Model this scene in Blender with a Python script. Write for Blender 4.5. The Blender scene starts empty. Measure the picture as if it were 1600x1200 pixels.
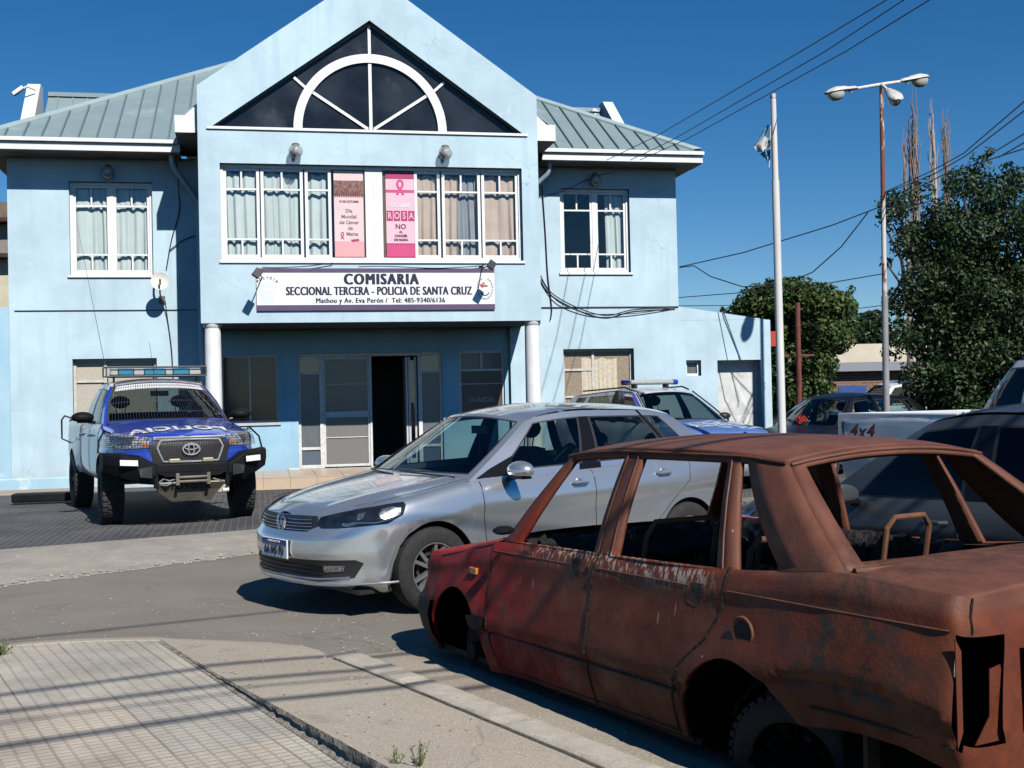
import bpy, bmesh, math, random
import numpy as np
from mathutils import Vector, Matrix, noise as mnoise
random.seed(7)
R = math.radians
scene = bpy.context.scene
COL = scene.collection

# ---------------------------------------------------------------- camera
FPX, PITCH, ROLL, EYE = 1872.0, 0.0140, 0.0222, 1.489
cam_d = bpy.data.cameras.new("camera")
cam = bpy.data.objects.new("camera", cam_d)
COL.objects.link(cam)
cam_d.sensor_width = 36.0
cam_d.lens = 36.0 * FPX / 1600.0
cam_d.clip_start = 0.05
cam_d.clip_end = 3000
cam.matrix_world = (Matrix.Translation((0, 0, EYE)) @ Matrix.Rotation(math.pi / 2 + PITCH, 4, 'X')
                    @ Matrix.Rotation(-ROLL, 4, 'Z'))
scene.camera = cam

# ---------------------------------------------------------------- light
FA = 0.2071                                   # the facade is turned by this angle
UX = Vector((math.cos(FA), math.sin(FA), 0))  # along the facade
NA = Vector((-math.sin(FA), math.cos(FA), 0))  # into the facade
WING = 22.36                                  # distance to the wing walls
SUN = (UX * 0.29 - NA * 1.0 + Vector((0, 0, 0.95))).normalized()
world = bpy.data.worlds.new("World")
scene.world = world
world.use_nodes = True
wn = world.node_tree
sky = wn.nodes.new('ShaderNodeTexSky')
sky.sky_type = 'NISHITA'
sky.sun_disc = False
sky.sun_elevation = math.asin(SUN.z)
sky.sun_rotation = math.atan2(SUN.x, SUN.y)
sky.altitude = 1500
sky.air_density = 1.0
sky.dust_density = 0.0
sky.ozone_density = 4.5
bg = wn.nodes['Background']
hs = wn.nodes.new('ShaderNodeHueSaturation')
hs.inputs['Saturation'].default_value = 1.3
wn.links.new(sky.outputs[0], hs.inputs['Color'])
wn.links.new(hs.outputs[0], bg.inputs['Color'])
bg.inputs['Strength'].default_value = 0.074
sun_d = bpy.data.lights.new("sun", 'SUN')
sun_d.energy = 5.0
sun_d.angle = R(0.5)
sun_d.color = (1.0, 0.965, 0.91)
sun_o = bpy.data.objects.new("sun", sun_d)
COL.objects.link(sun_o)
sun_o.rotation_euler = SUN.to_track_quat('Z', 'Y').to_euler()
sun_o.location = (10, -15, 20)
vs = scene.view_settings
vs.view_transform = 'Standard'
vs.look = 'None'
vs.gamma = 1.0
vs.exposure = 0.2
scene.cycles.max_bounces = 8
scene.cycles.diffuse_bounces = 0
scene.cycles.transparent_max_bounces = 16

# ---------------------------------------------------------------- pixel -> place helpers
def ray(px, py):
    X, Y = px - 800.0, py - 600.0
    cr, sr = math.cos(ROLL), math.sin(ROLL)
    x = X * cr - Y * sr
    y = X * sr + Y * cr
    d = (x / FPX, 1.0, -y / FPX)
    cp, sp = math.cos(PITCH), math.sin(PITCH)
    return Vector((d[0], d[1] * cp - d[2] * sp, d[1] * sp + d[2] * cp))

def fac(px, py, n=0.0):
    """facade coordinates (u, z) of a picture point lying n metres in front of the wing walls"""
    r = ray(px, py)
    p = r * ((WING - n) / r.dot(NA))
    return p.dot(UX), p.z + EYE

def gnd(px, py, z=0.0):
    r = ray(px, py)
    return Vector((0, 0, EYE)) + r * ((z - EYE) / r.z)

def at(px, py, Y):
    r = ray(px, py)
    return Vector((0, 0, EYE)) + r * (Y / r.y)

def FW(u, n, z):
    return UX * u + NA * (WING - n) + Vector((0, 0, z))

# ---------------------------------------------------------------- materials
def principled(name):
    m = bpy.data.materials.new(name)
    m.use_nodes = True
    return m, m.node_tree, m.node_tree.nodes['Principled BSDF']

def M(name, c, c2=None, scale=6.0, rough=0.6, metal=0.0, bump=0.0, bscale=None, coat=0.0, spec=0.5,
      streak=1.0, c3=None, s3=2.0, t3=0.6, w3=0.1, detail=6.0, lo=0.35, hi=0.65, rvar=0.0, flakes=False, dist=0.01):
    """procedural principled: c mottled with c2 by noise, patches of c3 where a second noise exceeds t3"""
    m, t, b = principled(name)
    L = t.links.new
    b.inputs['Base Color'].default_value = (*c, 1)
    b.inputs['Roughness'].default_value = rough
    b.inputs['Metallic'].default_value = metal
    b.inputs['Coat Weight'].default_value = coat
    b.inputs['Coat Roughness'].default_value = 0.06
    b.inputs['Specular IOR Level'].default_value = spec
    tc = t.nodes.new('ShaderNodeTexCoord')
    mp = t.nodes.new('ShaderNodeMapping')
    mp.inputs['Scale'].default_value = (1, 1, 1.0 / streak)
    L(tc.outputs['Object'], mp.inputs[0])
    last = None
    nz = None
    if c2 is not None:
        nz = t.nodes.new('ShaderNodeTexNoise')
        nz.inputs['Scale'].default_value = scale
        nz.inputs['Detail'].default_value = detail
        L(mp.outputs[0], nz.inputs['Vector'])
        rp = t.nodes.new('ShaderNodeMapRange')
        rp.inputs['From Min'].default_value = lo
        rp.inputs['From Max'].default_value = hi
        L(nz.outputs['Fac'], rp.inputs['Value'])
        mx = t.nodes.new('ShaderNodeMix'); mx.data_type = 'RGBA'
        mx.inputs['A'].default_value = (*c, 1)
        mx.inputs['B'].default_value = (*c2, 1)
        L(rp.outputs[0], mx.inputs['Factor'])
        last = mx.outputs['Result']
    if c3 is not None:
        n3 = t.nodes.new('ShaderNodeTexNoise')
        n3.inputs['Scale'].default_value = s3
        n3.inputs['Detail'].default_value = 8
        n3.inputs['Roughness'].default_value = 0.62
        L(mp.outputs[0], n3.inputs['Vector'])
        r3 = t.nodes.new('ShaderNodeMapRange')
        r3.inputs['From Min'].default_value = t3
        r3.inputs['From Max'].default_value = t3 + w3
        L(n3.outputs['Fac'], r3.inputs['Value'])
        m3 = t.nodes.new('ShaderNodeMix'); m3.data_type = 'RGBA'
        if last: L(last, m3.inputs['A'])
        else: m3.inputs['A'].default_value = (*c, 1)
        m3.inputs['B'].default_value = (*c3, 1)
        L(r3.outputs[0], m3.inputs['Factor'])
        last = m3.outputs['Result']
    if last: L(last, b.inputs['Base Color'])
    if rvar and nz:
        rr = t.nodes.new('ShaderNodeMapRange')
        rr.inputs['To Min'].default_value = rough - rvar
        rr.inputs['To Max'].default_value = rough + rvar
        L(nz.outputs['Fac'], rr.inputs['Value'])
        L(rr.outputs[0], b.inputs['Roughness'])
    if bump:
        nb = t.nodes.new('ShaderNodeTexNoise')
        nb.inputs['Scale'].default_value = bscale or scale * 4
        nb.inputs['Detail'].default_value = 8
        L(tc.outputs['Object'], nb.inputs['Vector'])
        bp = t.nodes.new('ShaderNodeBump')
        bp.inputs['Strength'].default_value = bump
        bp.inputs['Distance'].default_value = dist
        L(nb.outputs['Fac'], bp.inputs['Height'])
        L(bp.outputs[0], b.inputs['Normal'])
    return m

def glass_mat(name, tint=(0.75, 0.85, 0.82), alpha=0.7, rough=0.02, refl=0.045):
    """thin pane: partly see-through, mirror-like on top"""
    m, t, b = principled(name)
    L = t.links.new
    out = t.nodes['Material Output']
    tr = t.nodes.new('ShaderNodeBsdfTransparent')
    tr.inputs[0].default_value = (*[v * alpha for v in tint], 1)
    gl = t.nodes.new('ShaderNodeBsdfGlossy')
    gl.inputs['Roughness'].default_value = rough
    lw_ = t.nodes.new('ShaderNodeLayerWeight'); lw_.inputs[0].default_value = .5
    pw = t.nodes.new('ShaderNodeMath'); pw.operation = 'POWER'; pw.inputs[1].default_value = 3.5
    L(lw_.outputs['Facing'], pw.inputs[0])
    fr = t.nodes.new('ShaderNodeMath'); fr.operation = 'MULTIPLY_ADD'; fr.inputs[1].default_value = .9; fr.inputs[2].default_value = refl
    L(pw.outputs[0], fr.inputs[0])
    mx = t.nodes.new('ShaderNodeMixShader')
    L(fr.outputs[0], mx.inputs[0]); L(tr.outputs[0], mx.inputs[1]); L(gl.outputs[0], mx.inputs[2])
    L(mx.outputs[0], out.inputs['Surface'])
    return m

# ---------------------------------------------------------------- mesh builder
class MB:
    def __init__(s):
        s.v, s.f, s.mi, s.cur = [], [], [], 0
    def add(s, vs, fs):
        o = len(s.v)
        s.v += [tuple(p) for p in vs]
        s.f += [tuple(i + o for i in f) for f in fs]
        s.mi += [s.cur] * len(fs)
        return s
    def box(s, x0, x1, y0, y1, z0, z1, mat=None):
        vs = [(x, y, z) for z in (z0, z1) for y in (y0, y1) for x in (x0, x1)]
        if mat is not None: vs = [mat @ Vector(p) for p in vs]
        return s.add(vs, [(0, 2, 3, 1), (4, 5, 7, 6), (0, 1, 5, 4), (2, 6, 7, 3), (0, 4, 6, 2), (1, 3, 7, 5)])
    def cbox(s, c, dx, dy, dz, rot=None):
        m = Matrix.Translation(c) @ (rot.to_4x4() if rot is not None else Matrix.Identity(4))
        return s.box(-dx / 2, dx / 2, -dy / 2, dy / 2, -dz / 2, dz / 2, m)
    def poly(s, pts):
        return s.add(pts, [tuple(range(len(pts)))])
    def prism(s, pts, d):
        """polygon pts extruded by vector d"""
        n = len(pts); d = Vector(d)
        a = [Vector(p) for p in pts]
        fs = [tuple(range(n))[::-1], tuple(range(n, 2 * n))]
        fs += [(i, (i + 1) % n, n + (i + 1) % n, n + i) for i in range(n)]
        return s.add(a + [p + d for p in a], fs)
    def tube(s, path, r, n=8, caps=True):
        path = [Vector(p) for p in path]
        rs = r if isinstance(r, (list, tuple)) else [r] * len(path)
        o = len(s.v); up = None
        for i, p in enumerate(path):
            a = path[max(i - 1, 0)]; b = path[min(i + 1, len(path) - 1)]
            d = (b - a)
            if d.length < 1e-9: d = Vector((0, 0, 1))
            d.normalize()
            if up is None:
                up = Vector((0, 0, 1)) if abs(d.z) < .9 else Vector((1, 0, 0))
            x = d.cross(up)
            if x.length < 1e-6: x = d.orthogonal()
            x.normalize(); up = x.cross(d).normalized()
            for k in range(n):
                t = 2 * math.pi * k / n
                s.v.append(tuple(p + (x * math.cos(t) + up * math.sin(t)) * rs[i]))
        for i in range(len(path) - 1):
            for k in range(n):
                a = o + i * n + k; b = o + i * n + (k + 1) % n
                s.f.append((a, b, b + n, a + n)); s.mi.append(s.cur)
        if caps:
            s.f.append(tuple(o + k for k in range(n))[::-1]); s.mi.append(s.cur)
            e = o + (len(path) - 1) * n
            s.f.append(tuple(e + k for k in range(n))); s.mi.append(s.cur)
        return s
    def lathe(s, prof, c, axis=(0, 0, 1), n=20):
        """prof: (radius, distance along the axis)"""
        ax = Vector(axis).normalized(); x = ax.orthogonal().normalized(); y = ax.cross(x); c = Vector(c)
        o = len(s.v)
        for r, h in prof:
            for k in range(n):
                t = 2 * math.pi * k / n
                s.v.append(tuple(c + ax * h + (x * math.cos(t) + y * math.sin(t)) * r))
        for i in range(len(prof) - 1):
            for k in range(n):
                a = o + i * n + k; b = o + i * n + (k + 1) % n
                s.f.append((a, b, b + n, a + n)); s.mi.append(s.cur)
        return s
    def grid(s, P, flip=False):
        h, w = len(P), len(P[0])
        o = len(s.v)
        for row in P: s.v += [tuple(p) for p in row]
        for i in range(h - 1):
            for j in range(w - 1):
                a = o + i * w + j
                q = (a, a + 1, a + w + 1, a + w)
                s.f.append(q[::-1] if flip else q); s.mi.append(s.cur)
        return s
    def sphere(s, c, r, n=12, sc=(1, 1, 1)):
        P = []
        for i in range(n // 2 + 1):
            th = math.pi * i / (n // 2)
            P.append([Vector((c[0] + r * sc[0] * math.sin(th) * math.cos(2 * math.pi * j / n),
                              c[1] + r * sc[1] * math.sin(th) * math.sin(2 * math.pi * j / n),
                              c[2] + r * sc[2] * math.cos(th))) for j in range(n + 1)])
        return s.grid(P)
    def build(s, name, mats, parent=None, smooth=False, bevel=0.0, solid=0.0, weld=True, loc=None, autos=35, subsurf=0, bseg=2):
        me = bpy.data.meshes.new(name)
        me.from_pydata(s.v, [], s.f)
        if not isinstance(mats, (list, tuple)): mats = [mats]
        for m in mats: me.materials.append(m)
        if len(mats) > 1: me.polygons.foreach_set('material_index', s.mi)
        if weld or smooth:
            bm = bmesh.new(); bm.from_mesh(me)
            bmesh.ops.remove_doubles(bm, verts=bm.verts, dist=1e-5)
            bmesh.ops.recalc_face_normals(bm, faces=bm.faces) if weld else None
            if smooth:
                for e in bm.edges:
                    if len(e.link_faces) == 2 and e.calc_face_angle(0) > R(autos): e.smooth = False
                for f in bm.faces: f.smooth = True
            bm.to_mesh(me); bm.free()
        me.update()
        o = bpy.data.objects.new(name, me)
        COL.objects.link(o)
        if parent: o.parent = parent
        if loc is not None: o.location = loc
        if solid:
            sm = o.modifiers.new('solid', 'SOLIDIFY'); sm.thickness = solid; sm.offset = -1
        if bevel:
            bv = o.modifiers.new('bevel', 'BEVEL'); bv.width = bevel; bv.segments = bseg
            bv.limit_method = 'ANGLE'; bv.angle_limit = R(30); bv.harden_normals = False
            if bseg > 1:
                for p in me.polygons: p.use_smooth = False
        if subsurf:
            ss = o.modifiers.new('ss', 'SUBSURF'); ss.levels = ss.render_levels = subsurf
        return o

def empty(name, loc=(0, 0, 0), rz=0.0):
    o = bpy.data.objects.new(name, None)
    o.location = loc; o.rotation_euler = (0, 0, rz)
    o.empty_display_size = 0.3
    COL.objects.link(o)
    return o

def tag(o, label=None, cat=None, group=None, kind=None):
    if label: o['label'] = label
    if cat: o['category'] = cat
    if group: o['group'] = group
    if kind: o['kind'] = kind
    return o

def copy_tree(o, parent=None):
    c = o.copy(); COL.objects.link(c); c.parent = parent
    for ch in list(o.children):
        copy_tree(ch, c)
    return c

def text_mesh(body, size, mat, name='lettering', parent=None, M4=None, offset=0.0, extrude=0.0015, sx=1.0, align='CENTER', spacing=1.0, shear=0.0):
    cu = bpy.data.curves.new(name, 'FONT')
    cu.body = body; cu.size = size; cu.offset = offset; cu.extrude = extrude
    cu.align_x = align; cu.align_y = 'CENTER'; cu.space_character = spacing; cu.shear = shear
    cu.resolution_u = 3
    to = bpy.data.objects.new('tmp', cu)
    COL.objects.link(to)
    bpy.context.view_layer.update()
    dg = bpy.context.evaluated_depsgraph_get()
    me = bpy.data.meshes.new_from_object(to.evaluated_get(dg))
    bpy.data.objects.remove(to); bpy.data.curves.remove(cu)
    me.transform(Matrix.Diagonal((sx, 1, 1, 1)))
    if M4 is not None: me.transform(M4)
    me.materials.clear(); me.materials.append(mat)
    o = bpy.data.objects.new(name, me)
    COL.objects.link(o)
    if parent: o.parent = parent
    return o

def join_meshes(objs, name):
    """merge several mesh objects (same space) into the first one"""
    bm = bmesh.new()
    mats = []
    for o in objs:
        base = len(bm.faces)
        idx = []
        for m in o.data.materials:
            if m not in mats: mats.append(m)
            idx.append(mats.index(m))
        bm.from_mesh(o.data)
        bm.faces.ensure_lookup_table()
        for f in bm.faces[base:]: f.material_index = idx[f.material_index] if idx else 0
    me = bpy.data.meshes.new(name); bm.to_mesh(me); bm.free()
    for m in mats: me.materials.append(m)
    r = bpy.data.objects.new(name, me); COL.objects.link(r); r.parent = objs[0].parent
    for o in objs: bpy.data.objects.remove(o)
    return r

def bold_text(body, size, mat, name, parent, M4, d=.01, steps=3, **k):
    """heavier lettering: shifted copies laid over one another"""
    os_ = []
    for i in range(steps):
        f = (i / (steps - 1) - .5) * 2 * d if steps > 1 else 0
        os_.append(text_mesh(body, size, mat, name, parent, M4 @ Matrix.Translation((f, 0, i * .0003)), **k))
    return join_meshes(os_, name)

def wall_mat(name, c, amt=1.0):
    """painted render: broad patches, rain streaks, scuffs low down, hairline cracks"""
    m, t, b = principled(name); L = t.links.new
    tc = t.nodes.new('ShaderNodeTexCoord')
    def noise(sc, det=7, ro=.6, ms=(1, 1, 1)):
        mp = t.nodes.new('ShaderNodeMapping'); mp.inputs['Scale'].default_value = ms; L(tc.outputs['Object'], mp.inputs[0])
        n = t.nodes.new('ShaderNodeTexNoise'); n.inputs['Scale'].default_value = sc; n.inputs['Detail'].default_value = det; n.inputs['Roughness'].default_value = ro
        L(mp.outputs[0], n.inputs['Vector']); return n.outputs['Fac']
    def mr(v, a, b_, c_=0., d_=1.):
        n = t.nodes.new('ShaderNodeMapRange'); n.inputs['From Min'].default_value = a; n.inputs['From Max'].default_value = b_
        n.inputs['To Min'].default_value = c_; n.inputs['To Max'].default_value = d_; L(v, n.inputs['Value']); return n.outputs[0]
    def mix(f, a, b_, bt='MIX'):
        n = t.nodes.new('ShaderNodeMix'); n.data_type = 'RGBA'; n.blend_type = bt
        if isinstance(f, float): n.inputs['Factor'].default_value = f
        else: L(f, n.inputs['Factor'])
        for s_, v in (('A', a), ('B', b_)):
            if isinstance(v, tuple): n.inputs[s_].default_value = (*v, 1)
            else: L(v, n.inputs[s_])
        return n.outputs['Result']
    dk = tuple(v * (1 - .10 * amt) for v in c); lt = tuple(min(v * 1.07 + .012, 1) for v in c)
    col = mix(mr(noise(.9), .36, .62), dk, lt)
    col = mix(mr(noise(1.0, 5, .5, (5.5, 5.5, .42)), .52, .74, 0., .38 * amt), col, tuple(v * k for v, k in zip(c, (.74, .78, .80))))
    col = mix(mr(noise(3.2, 10, .72), .60, .72, 0., .30 * amt), col, tuple(v * k for v, k in zip(c, (.80, .80, .78))))
    col = mix(mr(noise(2.1, 10, .75), .62, .68, 0., .35 * amt), col, tuple(min(v * 1.2 + .05, .9) for v in c))
    vo = t.nodes.new('ShaderNodeTexVoronoi'); vo.feature = 'DISTANCE_TO_EDGE'; vo.inputs['Scale'].default_value = .55
    nz = t.nodes.new('ShaderNodeTexNoise'); nz.inputs['Scale'].default_value = 3; nz.inputs['Detail'].default_value = 8; L(tc.outputs['Object'], nz.inputs['Vector'])
    L(mix(.45, tc.outputs['Object'], nz.outputs['Color'], 'ADD'), vo.inputs['Vector'])
    n1 = t.nodes.new('ShaderNodeMath'); n1.operation = 'MULTIPLY'
    L(mr(vo.outputs['Distance'], .004, .0, 0., .5 * amt), n1.inputs[0]); L(mr(noise(.6), .5, .56), n1.inputs[1])
    col = mix(n1.outputs[0], col, tuple(v * .55 for v in c))
    sp = t.nodes.new('ShaderNodeSeparateXYZ'); L(tc.outputs['Object'], sp.inputs[0])
    n2 = t.nodes.new('ShaderNodeMath'); n2.operation = 'MULTIPLY'
    L(mr(sp.outputs[2], .75, .1, 0., .6), n2.inputs[0]); L(mr(noise(4, 8, .7), .42, .62), n2.inputs[1])
    col = mix(n2.outputs[0], col, (.42, .42, .38))
    L(col, b.inputs['Base Color'])
    b.inputs['Roughness'].default_value = .88; b.inputs['Specular IOR Level'].default_value = .2
    bp = t.nodes.new('ShaderNodeBump'); bp.inputs['Strength'].default_value = .35; bp.inputs['Distance'].default_value = .008
    L(noise(45, 8), bp.inputs['Height'])
    b2 = t.nodes.new('ShaderNodeBump'); b2.inputs['Strength'].default_value = .25; b2.inputs['Distance'].default_value = .03
    L(noise(2.5, 3), b2.inputs['Height']); L(bp.outputs[0], b2.inputs['Normal']); L(b2.outputs[0], b.inputs['Normal'])
    return m
# ================================================================ ground
def asphalt(name, c, c2, spec_s=180, crack=True, stain=None):
    m, t, b = principled(name)
    L = t.links.new
    tc = t.nodes.new('ShaderNodeTexCoord')
    big = t.nodes.new('ShaderNodeTexNoise'); big.inputs['Scale'].default_value = 0.7; big.inputs['Detail'].default_value = 8
    big.inputs['Roughness'].default_value = 0.65
    L(tc.outputs['Object'], big.inputs['Vector'])
    sm = t.nodes.new('ShaderNodeTexNoise'); sm.inputs['Scale'].default_value = spec_s; sm.inputs['Detail'].default_value = 3
    L(tc.outputs['Object'], sm.inputs['Vector'])
    r1 = t.nodes.new('ShaderNodeMapRange'); r1.inputs['From Min'].default_value = .35; r1.inputs['From Max'].default_value = .68
    L(big.outputs['Fac'], r1.inputs['Value'])
    mx = t.nodes.new('ShaderNodeMix'); mx.data_type = 'RGBA'
    mx.inputs['A'].default_value = (*c, 1); mx.inputs['B'].default_value = (*c2, 1)
    L(r1.outputs[0], mx.inputs['Factor'])
    r2 = t.nodes.new('ShaderNodeMapRange'); r2.inputs['From Min'].default_value = .3; r2.inputs['From Max'].default_value = .75
    r2.inputs['To Min'].default_value = .72; r2.inputs['To Max'].default_value = 1.3
    L(sm.outputs['Fac'], r2.inputs['Value'])
    mu = t.nodes.new('ShaderNodeMix'); mu.data_type = 'RGBA'; mu.blend_type = 'MULTIPLY'
    mu.inputs['Factor'].default_value = 1
    L(mx.outputs['Result'], mu.inputs['A']); L(r2.outputs[0], mu.inputs['B'])
    last = mu.outputs['Result']
    if crack:
        vo = t.nodes.new('ShaderNodeTexVoronoi'); vo.feature = 'DISTANCE_TO_EDGE'; vo.inputs['Scale'].default_value = .45
        nzv = t.nodes.new('ShaderNodeTexNoise'); nzv.inputs['Scale'].default_value = 2.2; nzv.inputs['Detail'].default_value = 6
        L(tc.outputs['Object'], nzv.inputs['Vector'])
        ad = t.nodes.new('ShaderNodeMix'); ad.data_type = 'RGBA'; ad.blend_type = 'ADD'; ad.inputs['Factor'].default_value = .5
        L(tc.outputs['Object'], ad.inputs['A']); L(nzv.outputs['Color'], ad.inputs['B'])
        L(ad.outputs['Result'], vo.inputs['Vector'])
        r4 = t.nodes.new('ShaderNodeMapRange'); r4.inputs['From Min'].default_value = 0.0; r4.inputs['From Max'].default_value = .005
        r4.inputs['To Min'].default_value = .78; r4.inputs['To Max'].default_value = 1.0
        L(vo.outputs['Distance'], r4.inputs['Value'])
        m4 = t.nodes.new('ShaderNodeMix'); m4.data_type = 'RGBA'; m4.blend_type = 'MULTIPLY'; m4.inputs['Factor'].default_value = 1
        L(last, m4.inputs['A']); L(r4.outputs[0], m4.inputs['B']); last = m4.outputs['Result']
    st_ = t.nodes.new('ShaderNodeTexNoise'); st_.inputs['Scale'].default_value = 1.9; st_.inputs['Detail'].default_value = 10; st_.inputs['Roughness'].default_value = .7
    L(tc.outputs['Object'], st_.inputs['Vector'])
    r5 = t.nodes.new('ShaderNodeMapRange'); r5.inputs['From Min'].default_value = .58; r5.inputs['From Max'].default_value = .72
    r5.inputs['To Min'].default_value = 1.0; r5.inputs['To Max'].default_value = .70
    L(st_.outputs['Fac'], r5.inputs['Value'])
    m5 = t.nodes.new('ShaderNodeMix'); m5.data_type = 'RGBA'; m5.blend_type = 'MULTIPLY'; m5.inputs['Factor'].default_value = 1
    L(last, m5.inputs['A']); L(r5.outputs[0], m5.inputs['B']); last = m5.outputs['Result']
    vs_ = t.nodes.new('ShaderNodeTexVoronoi'); vs_.inputs['Scale'].default_value = 38; L(tc.outputs['Object'], vs_.inputs['Vector'])
    r6 = t.nodes.new('ShaderNodeMapRange'); r6.inputs['From Min'].default_value = .16; r6.inputs['From Max'].default_value = .08
    L(vs_.outputs['Distance'], r6.inputs['Value'])
    m6 = t.nodes.new('ShaderNodeMix'); m6.data_type = 'RGBA'; m6.inputs['B'].default_value = (c2[0] * 1.5, c2[1] * 1.5, c2[2] * 1.5, 1)
    L(r6.outputs[0], m6.inputs['Factor']); L(last, m6.inputs['A']); last = m6.outputs['Result']
    L(last, b.inputs['Base Color'])
    b.inputs['Roughness'].default_value = .9
    b.inputs['Specular IOR Level'].default_value = .25
    bp = t.nodes.new('ShaderNodeBump'); bp.inputs['Strength'].default_value = .45; bp.inputs['Distance'].default_value = .006
    L(sm.outputs['Fac'], bp.inputs['Height']); L(bp.outputs[0], b.inputs['Normal'])
    return m

m_road = asphalt('asphalt', (.185, .165, .138), (.235, .21, .178))
m_earth = asphalt('dry earth', (.27, .24, .19), (.33, .29, .23), 60, False)
m_conc = asphalt('old concrete', (.36, .31, .245), (.43, .375, .30), 120, True)
m_kerbc = M('kerb concrete', (.46, .41, .34), (.38, .335, .27), 9, rough=.9, bump=.5, bscale=60, c3=(.46, .41, .34), s3=12, t3=.55)
m_strip = M('broken concrete', (.27, .24, .205), (.34, .305, .26), 3, rough=.95, bump=.8, bscale=30, dist=.02, c3=(.42, .375, .32), s3=12, t3=.60)

def ribbed():
    m, t, b = principled('ribbed dark paving'); L = t.links.new
    tc = t.nodes.new('ShaderNodeTexCoord')
    mp = t.nodes.new('ShaderNodeMapping'); mp.inputs['Rotation'].default_value = (0, 0, R(-12))
    L(tc.outputs['Object'], mp.inputs[0])
    br = t.nodes.new('ShaderNodeTexBrick'); br.offset = 0.5
    for k, v in (('Scale', 1.0), ('Mortar Size', .007), ('Brick Width', .42), ('Row Height', .085), ('Mortar Smooth', .3)): br.inputs[k].default_value = v
    br.inputs['Color1'].default_value = (.075, .072, .072, 1); br.inputs['Color2'].default_value = (.058, .056, .058, 1)
    br.inputs['Mortar'].default_value = (.135, .13, .125, 1)
    mr = t.nodes.new('ShaderNodeMapping'); mr.inputs['Rotation'].default_value = (0, 0, R(90 - 12 + 0))
    L(tc.outputs['Object'], mr.inputs[0]); L(mr.outputs[0], br.inputs['Vector'])
    nz = t.nodes.new('ShaderNodeTexNoise'); nz.inputs['Scale'].default_value = 1.1; nz.inputs['Detail'].default_value = 7
    L(tc.outputs['Object'], nz.inputs['Vector'])
    rp = t.nodes.new('ShaderNodeMapRange'); rp.inputs['From Min'].default_value = .3; rp.inputs['From Max'].default_value = .7
    rp.inputs['To Min'].default_value = .75; rp.inputs['To Max'].default_value = 1.35
    L(nz.outputs['Fac'], rp.inputs['Value'])
    mu = t.nodes.new('ShaderNodeMix'); mu.data_type = 'RGBA'; mu.blend_type = 'MULTIPLY'; mu.inputs['Factor'].default_value = 1
    L(br.outputs['Color'], mu.inputs['A']); L(rp.outputs[0], mu.inputs['B']); L(mu.outputs['Result'], b.inputs['Base Color'])
    b.inputs['Roughness'].default_value = .8
    bp = t.nodes.new('ShaderNodeBump'); bp.inputs['Strength'].default_value = .6; bp.inputs['Distance'].default_value = .01; bp.invert = True
    L(br.outputs['Fac'], bp.inputs['Height']); L(bp.outputs[0], b.inputs['Normal'])
    return m

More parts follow.
